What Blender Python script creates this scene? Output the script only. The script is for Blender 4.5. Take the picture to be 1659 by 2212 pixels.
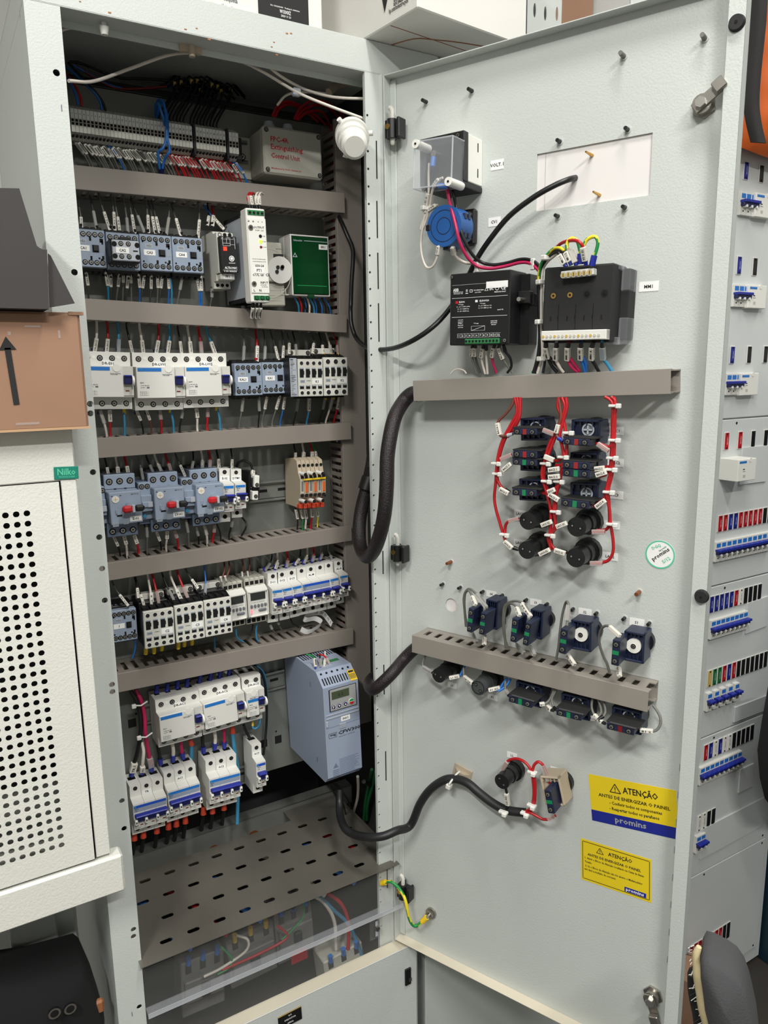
import bpy, math, random
from mathutils import Matrix, Vector
random.seed(7)
S = bpy.context.scene
C = S.collection
for o in list(bpy.data.objects): bpy.data.objects.remove(o)
R = math.radians
# ------------------------------------------------------------------ camera, light, exposure
CZ = 1.6                       # camera height above the floor
FPX = 1625.6                   # focal length in pixels of the 1659 x 2212 frame
YAW, PIT, ROL = R(-30.775), R(-10.726), R(.846)
RC = Matrix.Rotation(YAW, 3, 'Z') @ Matrix.Rotation(PIT, 3, 'X') @ Matrix.Rotation(ROL, 3, 'Y')
cam = bpy.data.objects.new('camera', bpy.data.cameras.new('camera'))
C.objects.link(cam)
cam.matrix_world = Matrix.Translation((0, 0, CZ)) @ (RC @ Matrix.Rotation(R(90), 3, 'X')).to_4x4()
cam.data.sensor_fit = 'VERTICAL'; cam.data.sensor_height = 36
cam.data.lens = FPX / 2212 * 36
cam.data.clip_start = .02
S.camera = cam
S.view_settings.view_transform = 'Standard'
S.view_settings.look = 'None'
S.view_settings.gamma = 1
S.view_settings.use_curve_mapping = False
S.view_settings.exposure = 0.0
w = bpy.data.worlds.new('world'); S.world = w; w.use_nodes = True
w.node_tree.nodes['Background'].inputs[0].default_value = (.8, .9, 1, 1)
w.node_tree.nodes['Background'].inputs[1].default_value = .3
def area(name, loc, sx, sy, power, rot=(0, 0, 0), col=(1, .985, .94)):
    l = bpy.data.lights.new(name, 'AREA'); l.shape = 'RECTANGLE'; l.size = sx; l.size_y = sy
    l.energy = power; l.color = col
    o = bpy.data.objects.new(name, l); C.objects.link(o); o.location = loc; o.rotation_euler = rot
    return o
area('ceiling_lamp_near', (.50, .15, 2.98), .12, .7, 17)
area('ceiling_lamp_left', (-.95, -.45, 2.98), .12, .7, 50)
area('ceiling_lamp_rear', (.1, -1.2, 2.98), .7, .12, 46)
area('ceiling_lamp_right', (2.1, .3, 2.98), .22, 1.2, 14)

# ------------------------------------------------------------------ materials
def lin(c):
    return tuple((x/255/12.92 if x/255 <= .04045 else ((x/255+.055)/1.055)**2.4) for x in c)
MATS = {}
def mat(name, rgb, rough=.5, metal=0, bump=0, bscale=400, var=0, alpha=1, trans=0, emit=0, ecol=None, vscale=6, coat=0, detail=3, spec=.5):
    m = bpy.data.materials.new(name); m.use_nodes = True
    nt = m.node_tree; p = nt.nodes['Principled BSDF']
    p.inputs['Base Color'].default_value = (*lin(rgb), 1)
    p.inputs['Roughness'].default_value = rough
    p.inputs['Metallic'].default_value = metal
    p.inputs['Specular IOR Level'].default_value = spec
    if coat: p.inputs['Coat Weight'].default_value = coat
    if trans: p.inputs['Transmission Weight'].default_value = trans; p.inputs['IOR'].default_value = 1.45
    if alpha < 1: p.inputs['Alpha'].default_value = alpha
    if emit:
        p.inputs['Emission Color'].default_value = (*lin(ecol or rgb), 1); p.inputs['Emission Strength'].default_value = emit
    if bump or var:
        tc = nt.nodes.new('ShaderNodeTexCoord')
    if bump:
        n = nt.nodes.new('ShaderNodeTexNoise'); n.inputs['Scale'].default_value = bscale; n.inputs['Detail'].default_value = detail
        b = nt.nodes.new('ShaderNodeBump'); b.inputs['Strength'].default_value = bump; b.inputs['Distance'].default_value = .001
        nt.links.new(tc.outputs['Object'], n.inputs['Vector']); nt.links.new(n.outputs[0], b.inputs['Height'])
        nt.links.new(b.outputs[0], p.inputs['Normal'])
    if var:
        n = nt.nodes.new('ShaderNodeTexNoise'); n.inputs['Scale'].default_value = vscale; n.inputs['Detail'].default_value = 6
        r = nt.nodes.new('ShaderNodeMapRange'); r.inputs['From Min'].default_value = .3; r.inputs['From Max'].default_value = .7
        r.inputs['To Min'].default_value = 1-var; r.inputs['To Max'].default_value = 1+var*.4
        x = nt.nodes.new('ShaderNodeMix'); x.data_type = 'RGBA'; x.blend_type = 'MULTIPLY'; x.inputs[0].default_value = 1
        x.inputs[6].default_value = (*lin(rgb), 1)
        nt.links.new(tc.outputs['Object'], n.inputs['Vector']); nt.links.new(n.outputs[0], r.inputs['Value'])
        nt.links.new(r.outputs[0], x.inputs[7]); nt.links.new(x.outputs[2], p.inputs['Base Color'])
    MATS[name] = m
for a in [
    ('paint', (200, 205, 201), .42, 0, .28, 420, .02), ('paint_cream', (226, 226, 218), .5, 0, .5, 380, .02),
    ('inner_shade', (62, 64, 64), .6, .2, .1, 200, .1), ('paint_in', (150, 154, 150), .5, 0, .3, 260, .04), ('zinc', (122, 125, 120), .45, .25, .06, 90, .18),  # first tone here is sheet metal with the shade of enclosed spaces painted in
    ('zinc_shelf', (120, 116, 108), .42, .35, .08, 60, .3), ('duct', (142, 134, 126), .5, 0, .08, 500, .03),
    ('duct_light', (146, 139, 131), .5, 0, .08, 500, .03), ('black', (22, 22, 24), .4), ('black_matt', (30, 30, 31), .75),
    ('black_gloss', (12, 12, 13), .25), ('hole', (6, 6, 7), .9), ('dark', (28, 28, 32), .6), ('navy', (28, 36, 62), .38),
    ('wegblue', (148, 161, 180), .42, 0, .06, 700), ('wegblue_dark', (108, 122, 146), .45), ('vfd', (152, 163, 184), .42, 0, .08, 700),
    ('cream', (226, 225, 219), .42), ('cream_dark', (196, 192, 178), .5), ('white', (238, 237, 230), .4),
    ('offwhite', (212, 211, 202), .45), ('grey_device', (190, 188, 176), .5), ('toggle', (30, 44, 150), .35),
    ('toggle_dark', (22, 26, 84), .35), ('bluestripe', (38, 118, 200), .4), ('blueband', (34, 84, 190), .4),
    ('label', (244, 244, 242), .5), ('ink', (24, 24, 26), .6), ('ink_grey', (110, 114, 120), .6), ('ink_white', (236, 236, 236), .5),
    ('red', (190, 30, 40), .35), ('redink', (190, 40, 50), .5), ('darkred', (120, 22, 24), .4), ('switchblue', (32, 88, 156), .4), ('flagred', (150, 34, 32), .45), ('flaggreen', (20, 128, 78), .45), ('devgrey', (112, 112, 108), .5), ('redwire', (182, 26, 34), .35),
    ('magenta', (184, 34, 84), .38), ('bluewire', (40, 112, 196), .38), ('tealwire', (58, 140, 180), .4), ('greywire', (112, 112, 106), .5),
    ('dgreywire', (72, 73, 71), .5), ('blackwire', (20, 20, 22), .4), ('whitewire', (222, 214, 204), .42), ('brownwire', (112, 62, 50), .45),
    ('greenwire', (30, 140, 70), .4), ('yellow', (232, 196, 40), .45), ('yellowwire', (236, 214, 50), .4), ('orange', (214, 96, 40), .45),
    ('orangered', (206, 70, 44), .45), ('green', (30, 150, 80), .4), ('greenpcb', (44, 120, 70), .45), ('steel', (176, 172, 164), .28, .95),
    ('brass', (200, 160, 90), .3, .9), ('screw', (190, 188, 182), .3, .9), ('copper', (150, 88, 52), .35, .7),
    ('rust', (170, 110, 70), .7), ('cardboard', (158, 122, 99), .8, 0, .25, 30, .08), ('box_black', (60, 57, 56), .7, 0, .2, 40, .12),
    ('box_white', (226, 224, 218), .6, 0, .1, 40, .03), ('tape', (196, 160, 126), .2), ('beige', (196, 182, 160), .5),
    ('tan', (184, 170, 148), .55), ('lcd', (70, 82, 60), .3), ('lcd_dark', (50, 54, 52), .25), ('greyplate', (160, 162, 162), .5),
    ('gold', (208, 176, 90), .4), ('braid', (24, 22, 24), .45, 0, 1, 600), ('spiral', (30, 30, 32), .45),
    ('stickerblue', (28, 40, 140), .45), ('stickeryellow', (234, 206, 30), .5), ('aqua', (90, 200, 160), .5), ('teal', (20, 130, 110), .5),
    ('buzzer', (66, 70, 70), .5), ('sleevelabel', (224, 220, 210), .5), ('fabric_grey', (70, 70, 72), .95, 0, .6, 500, .1), ('fabric_black', (18, 18, 20), .95), ('foam', (208, 192, 150), .9, 0, .6, 120, .2),
    ('bag_orange', (226, 104, 34), .6, 0, .5, 14, .06), ('strap', (32, 30, 30), .8, 0, .6, 900), ('wall', (205, 206, 203), .8),
    ('floor', (66, 62, 58), .5, 0, .1, 20, .1), ('ceil', (238, 238, 236), .9), ('panel', (214, 218, 217), .45, 0, .1, 300, .02),
    ('magic', (36, 60, 130), .4), ('sticker_grey', (150, 160, 172), .5), ('pale', (230, 226, 224), .5), ('dusty', (212, 204, 184), .75, 0, .3, 60, .12),
    ('greylight', (176, 182, 190), .4), ('tanbrown', (150, 96, 62), .6), ('greenid', (30, 110, 60), .5), ('dkteal', (16, 44, 56), .5)]:
    mat(*a)
m_ = MATS['braid']; nt = m_.node_tree; p_ = nt.nodes['Principled BSDF']      # woven sleeve: dark with a reddish core showing through
tc = nt.nodes.new('ShaderNodeTexCoord'); vo = nt.nodes.new('ShaderNodeTexVoronoi'); vo.inputs['Scale'].default_value = 420
no = nt.nodes.new('ShaderNodeTexNoise'); no.inputs['Scale'].default_value = 14; mu = nt.nodes.new('ShaderNodeMath'); mu.operation = 'MULTIPLY'; mx = nt.nodes.new('ShaderNodeMix'); mx.data_type = 'RGBA'
mx.inputs[6].default_value = (*lin((20, 18, 20)), 1); mx.inputs[7].default_value = (*lin((48, 30, 33)), 1)
for a_, b_ in ((tc.outputs['Object'], vo.inputs['Vector']), (tc.outputs['Object'], no.inputs['Vector']), (vo.outputs['Distance'], mu.inputs[0]), (no.outputs[0], mu.inputs[1]), (mu.outputs[0], mx.inputs[0]), (mx.outputs[2], p_.inputs['Base Color'])): nt.links.new(a_, b_)
mat('clear', (250, 250, 250), .05, trans=1)
mat('clearthin', (222, 226, 232), .1, alpha=.13, spec=.8)
mat('clearedge', (225, 228, 235), .15, alpha=.4, spec=.8)
mat('sleeve', (205, 203, 198), .25, alpha=.45)
mat('acrylic', (200, 200, 198), .06, alpha=.06, spec=.5)
mat('greenglass', (2, 66, 30), .12, alpha=.78)
mat('led_red', (255, 50, 30), .4, emit=1.5)
mat('led_green', (170, 255, 60), .4, emit=1.2)
mat('led_pink', (255, 120, 130), .4, emit=1.2)

# ------------------------------------------------------------------ mesh builder
_txt = {}
def text_geo(s):
    if s not in _txt:
        cu = bpy.data.curves.new('t', 'FONT'); cu.body = s; cu.size = 1; cu.resolution_u = 1; cu.offset = .022
        cu.align_x = 'CENTER'; cu.align_y = 'CENTER'
        o = bpy.data.objects.new('t', cu); C.objects.link(o)
        dg = bpy.context.evaluated_depsgraph_get(); me = o.evaluated_get(dg).to_mesh()
        vs = [tuple(v.co) for v in me.vertices]; fs = [tuple(p.vertices) for p in me.polygons]
        o.evaluated_get(dg).to_mesh_clear(); bpy.data.objects.remove(o); bpy.data.curves.remove(cu)
        _txt[s] = (vs, fs)
    return _txt[s]
class MB:
    def __init__(s): s.v = []; s.f = []; s.m = []; s.sm = []; s.T = Matrix.Identity(4)
    def add(s, vs, fs, m, smooth=False):
        b = len(s.v); T = s.T
        s.v += [T @ Vector(v) for v in vs]
        s.f += [tuple(b+i for i in f) for f in fs]; s.m += [m]*len(fs); s.sm += [smooth]*len(fs)
        return s
    def box(s, x0, x1, y0, y1, z0, z1, m, b=0):
        if x0 > x1: x0, x1 = x1, x0
        if y0 > y1: y0, y1 = y1, y0
        if z0 > z1: z0, z1 = z1, z0
        if b <= 0:
            vs = [(x, y, z) for x in (x0, x1) for y in (y0, y1) for z in (z0, z1)]
            return s.add(vs, [(0, 1, 3, 2), (4, 6, 7, 5), (0, 4, 5, 1), (2, 3, 7, 6), (0, 2, 6, 4), (1, 5, 7, 3)], m)
        b = min(b, (x1-x0)/2.1, (y1-y0)/2.1, (z1-z0)/2.1)
        vs = []; idx = {}
        for i, x in enumerate((x0, x1)):
            for j, y in enumerate((y0, y1)):
                for k, z in enumerate((z0, z1)):
                    sx, sy, sz = 1-2*i, 1-2*j, 1-2*k
                    for a, p in enumerate(((x, y+sy*b, z+sz*b), (x+sx*b, y, z+sz*b), (x+sx*b, y+sy*b, z))):
                        idx[i, j, k, a] = len(vs); vs.append(p)
        I = idx; fs = []
        q = ((0, 0), (1, 0), (1, 1), (0, 1))
        for i in (0, 1):
            fs.append([I[i, j, k, 0] for j, k in (q if i else q[::-1])])
            fs.append([I[j, i, k, 1] for j, k in (q[::-1] if i else q)])
            fs.append([I[j, k, i, 2] for j, k in (q if i else q[::-1])])
        for i in (0, 1):
            for j in (0, 1):
                fs.append([I[0, i, j, 1], I[1, i, j, 1], I[1, i, j, 2], I[0, i, j, 2]])
                fs.append([I[i, 0, j, 0], I[i, 1, j, 0], I[i, 1, j, 2], I[i, 0, j, 2]])
                fs.append([I[i, j, 0, 0], I[i, j, 1, 0], I[i, j, 1, 1], I[i, j, 0, 1]])
                for k in (0, 1): fs.append([I[i, j, k, 0], I[i, j, k, 1], I[i, j, k, 2]])
        return s.add(vs, fs, m)
    def cyl(s, p0, p1, r, m, n=14, r2=None, cap=True, capm=None):
        p0, p1 = Vector(p0), Vector(p1); a = (p1-p0).normalized()
        u = a.orthogonal().normalized(); w_ = a.cross(u); r2 = r if r2 is None else r2
        vs = []
        for p, q in ((p0, r), (p1, r2)):
            for i in range(n):
                t = 2*math.pi*i/n; vs.append(p+u*(q*math.cos(t))+w_*(q*math.sin(t)))
        s.add(vs, [(i, (i+1) % n, n+(i+1) % n, n+i) for i in range(n)], m, True)
        if cap: s.add(vs[:n], [tuple(range(n))[::-1]], m); s.add(vs[n:], [tuple(range(n))], capm or m)
        return s
    def tube(s, pts, r, m, n=7, cap=True, rf=None):
        P = [Vector(p) for p in pts]; vs = []; L = len(P)
        t0 = (P[1]-P[0]).normalized(); u = t0.orthogonal().normalized()
        for i in range(L):
            t = (P[min(i+1, L-1)]-P[max(i-1, 0)]).normalized()
            u = (u-t*u.dot(t)).normalized(); w_ = t.cross(u); q = r*(rf(i/(L-1)) if rf else 1)
            for k in range(n):
                a = 2*math.pi*k/n; vs.append(P[i]+u*(q*math.cos(a))+w_*(q*math.sin(a)))
        mm = m if isinstance(m, str) else None
        for i in range(L-1):
            for k in range(n):
                s.add([vs[i*n+k], vs[i*n+(k+1) % n], vs[(i+1)*n+(k+1) % n], vs[(i+1)*n+k]], [(0, 1, 2, 3)], mm or m[k % len(m)], True) if mm is None else None
        if mm: s.add(vs, [(i*n+k, i*n+(k+1) % n, (i+1)*n+(k+1) % n, (i+1)*n+k) for i in range(L-1) for k in range(n)], mm, True)
        if cap:
            c = mm or m[0]; s.add(vs[:n], [tuple(range(n))[::-1]], c); s.add(vs[-n:], [tuple(range(n))], c)
        return s
    def prism(s, poly, z0, z1, m, m2=None, axis='z'):
        n = len(poly)
        f = {'z': lambda a, b, c: (a, b, c), 'x': lambda a, b, c: (c, a, b), 'y': lambda a, b, c: (a, c, b)}[axis]
        vs = [f(a, b, z0) for a, b in poly]+[f(a, b, z1) for a, b in poly]
        s.add(vs, [(i, (i+1) % n, n+(i+1) % n, n+i) for i in range(n)], m)
        return s.add(vs, [tuple(range(n))[::-1], tuple(range(n, 2*n))], m2 or m)
    def text(s, t, x, y, z, h, m, w=None, rot=0):
        if not t: return s
        vs, fs = text_geo(t)
        if not vs: return s
        xs = [v[0] for v in vs]; k = h/.7; kx = k
        if w: kx = w/(max(xs)-min(xs)+1e-6)
        ys = [v[1] for v in vs]; ym = (max(ys)+min(ys))/2; c_, s_ = math.cos(rot), math.sin(rot)
        out = []
        for a, b, _ in vs:
            a *= kx; b = (b-ym)*k; out.append((x+a*c_-b*s_, y+a*s_+b*c_, z))
        return s.add(out, fs, m)
    def ring(s, c, r0, r1, m, n=20, z1=None, nz=(0, 0, 1)):
        x, y, z = c; vs = []
        for r in (r0, r1):
            for i in range(n):
                t = 2*math.pi*i/n; vs.append((x+r*math.cos(t), y+r*math.sin(t), z))
        s.add(vs, [(i, n+i, n+(i+1) % n, (i+1) % n) for i in range(n)], m)
        return s
    def disc(s, x, y, z, r, m, n=12, h=.0004): return s.cyl((x, y, z-h), (x, y, z+h), r, m, n)
    def screw(s, x, y, z, r, m='screw', hole='hole', cross=True):
        s.disc(x, y, z, r*1.25, hole, 14); s.disc(x, y, z+.0006, r*.82, m, 12)
        if cross:
            a = random.uniform(0, 1.5); T = s.T; s.T = T @ Matrix.Translation((x, y, z+.0013)) @ Matrix.Rotation(a, 4, 'Z')
            s.box(-r*.6, r*.6, -r*.13, r*.13, -.0002, .0002, 'ink'); s.box(-r*.13, r*.13, -r*.6, r*.6, -.0002, .0002, 'ink'); s.T = T
        return s
    def cell(s, x0, x1, y0, y1, hx, hy, rx, ry, z, m, t=.0015, n=12, hs=0, depth=True):
        # plate cell with a round (or stadium, half-straight hs) hole really open
        cx_, cy_ = (hx, hy)
        ang = [2*math.pi*i/n for i in range(n)]
        cor = [math.atan2(b-cy_, a-cx_) % (2*math.pi) for a, b in ((x1, y1), (x0, y1), (x0, y0), (x1, y0))]
        A = sorted(set([round(a, 6) for a in ang+cor])); o = []; h = []
        for a in A:
            c_, s_ = math.cos(a), math.sin(a); k = 1e9
            if c_ > 1e-9: k = min(k, (x1-cx_)/c_)
            if c_ < -1e-9: k = min(k, (x0-cx_)/c_)
            if s_ > 1e-9: k = min(k, (y1-cy_)/s_)
            if s_ < -1e-9: k = min(k, (y0-cy_)/s_)
            o.append((cx_+k*c_, cy_+k*s_)); h.append((cx_+rx*c_+(hs if c_ > 0 else -hs if c_ < 0 else 0), cy_+ry*s_))
        N = len(A); vs = [(*p, z) for p in o]+[(*p, z) for p in h]+[(*p, z-t) for p in h]
        s.add(vs, [(i, (i+1) % N, N+(i+1) % N, N+i) for i in range(N)]+[(N+i, N+(i+1) % N, 2*N+(i+1) % N, 2*N+i) for i in range(N)], m)
        return s
    def build(s, name, parent=None, M=None, kind=None):
        me = bpy.data.meshes.new(name); me.from_pydata([tuple(v) for v in s.v], [], s.f)
        used = []; [used.append(x) for x in s.m if x not in used]
        for x in used: me.materials.append(MATS[x])
        ix = {x: i for i, x in enumerate(used)}
        me.polygons.foreach_set('material_index', [ix[x] for x in s.m]); me.polygons.foreach_set('use_smooth', s.sm); me.update()
        o = bpy.data.objects.new(name, me); C.objects.link(o)
        if M is not None: o.matrix_world = M
        if parent is not None: o.parent = parent
        if kind: o['kind'] = kind
        return o
def thing(name, label, cat, M=None, group=None):
    o = bpy.data.objects.new(name, None); C.objects.link(o); o.empty_display_size = .01
    if M is not None: o.matrix_world = M
    o['label'] = label; o['category'] = cat
    if group: o['group'] = group
    return o
def tag(o, label, cat, group=None, kind=None):
    o['label'] = label; o['category'] = cat
    if group: o['group'] = group
    if kind: o['kind'] = kind
    return o
def copy_thing(src, M, label, group=None):
    c = src.copy(); C.objects.link(c); c.matrix_world = M; c['label'] = label
    if group: c['group'] = group
    for ch in src.children:
        d = ch.copy(); C.objects.link(d); d.parent = c
        for g in ch.children:
            e = g.copy(); C.objects.link(e); e.parent = d
    return c
# ------------------------------------------------------------------ planes of the place, measured from the photograph
YP = 1.22                                  # mounting plate
YF = 1.0                                   # front of the cabinet
TH = R(-66.2)                              # the open door's direction
HX = .6163                                 # hinge line
def ray(x, y): return RC @ Vector(((x-829.5)/FPX, 1, -(y-1106)/FPX))
class Plane:
    def __init__(s, o, u, n): s.o = Vector(o); s.u = Vector(u); s.n = Vector(n); s.v = Vector((0, 0, 1))
    def pt(s, x, y, d=0):                  # point of the plane (moved out by d) seen at a pixel
        r = ray(x, y); c = Vector((0, 0, CZ)); k = ((s.o-c).dot(s.n)+d)/r.dot(s.n)
        return c+r*k
    def uv(s, x, y, d=0):
        q = s.pt(x, y, d)-s.o; return q.dot(s.u), q.dot(s.v)
    def M(s, u, v, d=0, rot=0):
        o = s.o+s.u*u+s.v*v+s.n*d
        m = Matrix((s.u, s.v, s.n)).transposed().to_4x4(); m.translation = o
        return m @ Matrix.Rotation(rot, 4, 'Z')
    def quad(s, tl, tr, br, bl, d):        # front face seen at 4 pixels, d above the plane -> placement, width, height
        q = [Vector(s.uv(*p, d)) for p in (tl, tr, br, bl)]
        c = sum(q, Vector((0, 0)))/4; e = (q[1]-q[0]+q[2]-q[3])/2; h = (q[0]-q[3]+q[1]-q[2])/2
        return s.M(c.x, c.y, 0, math.atan2(e.y, e.x)), e.length, h.length
PL = Plane((0, YP, 0), (1, 0, 0), (0, -1, 0))
FR = Plane((0, YF, 0), (1, 0, 0), (0, -1, 0))
DR = Plane((HX, YF, 0), (math.cos(TH), math.sin(TH), 0), (math.sin(TH), -math.cos(TH), 0))
def crop(ox, oy, s): return lambda x, y: (ox+x*s, oy+y*s)
cA = crop(0, 0, .33755); cB = crop(400, 0, .33755); cC = crop(150, 360, .22303); cD = crop(420, 380, .22905)
cE = crop(180, 640, .19289); cF = crop(480, 640, .19289); cG = crop(200, 940, .18083); cH = crop(460, 940, .20494)
cI = crop(220, 1200, .18083); cJ = crop(470, 1170, .19892); cK = crop(250, 1420, .21097); cL = crop(560, 1380, .21698)
cM = crop(270, 1700, .23142); cN = crop(560, 1700, .24111); cQ = crop(760, 100, .26522); cR = crop(1100, 80, .24111)
cS = crop(940, 480, .16878); cT = crop(1140, 480, .19289); cU = crop(1040, 840, .217); cV = crop(760, 800, .19894)
cW = crop(860, 1230, .19289); cX = crop(1140, 1230, .19289); cY = crop(900, 1600, .22905); cZ = crop(1200, 1600, .19289)
ca = crop(780, 1840, .434); cb = crop(1440, 0, .25318); cc = crop(1500, 480, .28042); cd = crop(1480, 1050, .20341)
ce = crop(1440, 1500, .32206); cg = crop(700, 1130, .19447); ch = crop(130, 130, .13864); ci = crop(330, 140, .13864)
def spline(P, k=6):
    P = [Vector(p) for p in P]
    if len(P) < 3:
        return [P[0].lerp(P[-1], i/k) for i in range(k+1)]
    Q = [P[0]*2-P[1]]+P+[P[-1]*2-P[-2]]; out = []
    for i in range(1, len(Q)-2):
        a, b, c_, d = Q[i-1:i+3]
        for j in range(k):
            t = j/k; out.append(.5*((2*b)+(c_-a)*t+(2*a-5*b+4*c_-d)*t*t+(3*b-a-3*c_+d)*t**3))
    out.append(P[-1]); return out
def sleeve_geo(mb, p0, p1, nrm, wdt, txt, clear=False, thick=.0035, m='sleevelabel'):
    a = (p1-p0); L = a.length; a.normalize(); n = (nrm-a*nrm.dot(a)).normalized(); b = n.cross(a)
    T = mb.T; M = Matrix((a, b, n)).transposed().to_4x4(); M.translation = (p0+p1)/2; mb.T = M
    mb.box(-L/2, L/2, -wdt/2, wdt/2, -thick/2, thick/2, 'sleeve' if clear else m, .0006)
    if txt and not clear: mb.text(txt, 0, 0, thick/2+.0003, wdt*.42, 'ink', w=L*.7)
    mb.T = T
# ------------------------------------------------------------------ room
def slab(name, x0, x1, y0, y1, z0, z1, m):
    o = MB().box(x0, x1, y0, y1, z0, z1, m).build(name); o['kind'] = 'structure'; return o
slab('floor', -2.6, 3.2, -3.2, 2.1, -.1, 0, 'floor')
slab('ceiling', -2.6, 3.2, -3.2, 2.1, 3.04, 3.14, 'ceil')
slab('wall_back', -2.6, 3.2, 2.1, 2.2, 0, 3.04, 'wall')
slab('wall_front', -2.6, 3.2, -3.3, -3.2, 0, 3.04, 'wall')
slab('wall_left', -2.7, -2.6, -3.2, 2.1, 0, 3.04, 'wall')
slab('wall_right', 3.2, 3.3, -3.2, 2.1, 0, 3.04, 'wall')

# ------------------------------------------------------------------ the open control cabinet
XL, XR, ZT, YB = .138, .632, CZ+.4535, 1.42
cab = thing('control_cabinet', 'tall light grey steel control cabinet standing open, full of wired electrical devices', 'electrical cabinet', Matrix.Translation((XL, YF, 0)))
IC = cab.matrix_world.inverted()
def part(name, mb, m=None):
    mb.T = Matrix.Identity(4)
    for i, v in enumerate(mb.v): mb.v[i] = IC @ v
    return mb.build(name, cab)
ZD = CZ-.985                               # foot of the open door, top of the closed lower one
XRH = .6175
# side, back, top; the inner sheets hold the inside shade in their dark colour
part('side_panel', MB().box(XL, XL+.0015, YF+.002, YB, .1, ZT-.044, 'paint').box(XL, XL+.0015, YF+.004, YB, ZT-.0435, ZT-.003, 'paint'))
part('bottom_deck', MB().box(XL+.002, .66, YF+.03, YB-.002, ZD-.25, ZD-.248, 'inner_shade'))
part('side_panel', MB().box(.662, .6635, YF+.03, YB, .1, ZT-.003, 'inner_shade'))
part('back_panel', MB().box(XL, .662, YB, YB+.0015, .1, ZT, 'inner_shade').box(XL+.02, .66, YB-.09, YB-.001, CZ+.395, CZ+.4, 'zinc').box(XL+.02, .66, YB-.13, YB-.128, CZ+.44, CZ+.453, 'zinc'))
part('top_panel', MB().box(XL, .662, YF+.002, YB, ZT-.0035, ZT-.002, 'paint'))
part('plinth', MB().box(XL, .662, YF+.01, YB, 0, .1, 'black_matt'))
# posts with real holes
def holed_strip(mb, x0, x1, z0, z1, holes, m, y=YF, t=.002):
    # vertical strip facing the front; holes = sorted (x, z, r)
    tmp = MB(); hs = sorted(holes, key=lambda h: h[1]); z = z0
    for i, (hx, hz, r) in enumerate(hs):
        a = max(z, hz-r-.004); b = hz+r+.004
        if i+1 < len(hs): b = min(b, (hz+hs[i+1][1])/2)
        if a > z+1e-6: tmp.box(x0, x1, z, a, -t, 0, m)
        if r: tmp.cell(x0, x1, a, b, hx, hz, r, r, 0, m, t)
        z = b
    if z < z1: tmp.box(x0, x1, z, z1, -t, 0, m)
    T = FR.M(0, 0, YF-y)
    for v in tmp.v: mb.v.append(T @ v)
    b = len(mb.v)-len(tmp.v); mb.f += [tuple(b+i for i in f) for f in tmp.f]; mb.m += tmp.m; mb.sm += tmp.sm
lp = MB()
hp = [(122, 157), (161, 588), (195, 872.5), (195.5, 893), (201, 1020), (214.5, 1160.5), (220.6, 1228.5), (226.5, 1297), (242, 1479), (243, 1494.5), (263.5, 1730), (268.5, 1790), (288.5, 2008), (288.5, 2023), (301, 2175)]
holed_strip(lp, XL, .1763, .1, ZT-.0425, [(*FR.uv(*p), .0038) for p in hp], 'paint')
lp.box(.1743, .1763, YF+.002, YF+.022, .1, ZT-.0425, 'paint')
for p in ((133, 232), (285, 2190)):
    q = FR.pt(*p, .0003); lp.box(q.x-.0004, q.x+.0006, q.y-.0001, q.y, q.z-.004, q.z+.003, 'ink_grey')
part('left_post', lp)
rp = MB()
z = CZ+.38; hh = []
for i in range(60):
    zz = CZ+.355-i*.0238
    if zz > ZD+.02: hh.append((.5778, zz, .0018))
holed_strip(rp, .5743, .598, ZD-.09, ZT-.0425, hh, 'paint')
rp.box(.5743, .5763, YF+.002, YF+.006, ZD-.09, ZT-.0425, 'paint')
rp.prism([(.598, YF), (.600, YF-.004), (.604, YF-.004), (.6045, YF+.001), (.600, YF+.002)], ZD-.09, ZT-.0425, 'paint')
hq = [(838.5, 623), (843, 851), (843, 866), (847, 1131), (849.5, 1334), (849.5, 1348), (853, 1540.5), (853, 1590.5), (855.5, 1774), (855.5, 1785), (857.5, 1960), (858.5, 2004.5)]
holed_strip(rp, .6045, .6175, ZD-.09, ZT-.0425, [(*FR.uv(*p), .003) for p in hq], 'paint')
for p0, p1 in (((813, 304), (813, 386)), ((814, 434), (814, 514)), ((816, 546), (816, 624)), ((817.5, 655), (817.5, 738)), ((827, 1190), (827, 1240)), ((829, 1436), (830, 1500)), ((833, 1623), (834, 1686)), ((836, 1865), (837, 1918))):
    a, b = FR.pt(*p0, .0002), FR.pt(*p1, .0002); rp.box(a.x-.0009, a.x+.0009, YF-.0004, YF, b.z, a.z, 'hole')
part('right_post', rp)
bm = MB().box(XL, .70, YF, YF+.0015, ZT-.0415, ZT, 'paint', .0007).box(XL, .662, YF, YF+.036, ZT-.0425, ZT-.041, 'paint', .0006).box(XL, .662, YF+.0345, YF+.036, ZT-.05, ZT-.041, 'paint')
for p in ((101+300, 63), (425, 61), (452, 85), (592, 91), (620, 72), (629, 72), (587, 101), (237, 27), (173, 3), (598, 118)):
    q = FR.pt(*p, .0004); r_ = random.uniform(.0008, .0016); bm.box(q.x-r_*1.4, q.x+r_*1.4, q.y, q.y+.0002, q.z-r_*.6, q.z+r_*.6, 'rust')
part('top_beam', bm)
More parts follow.
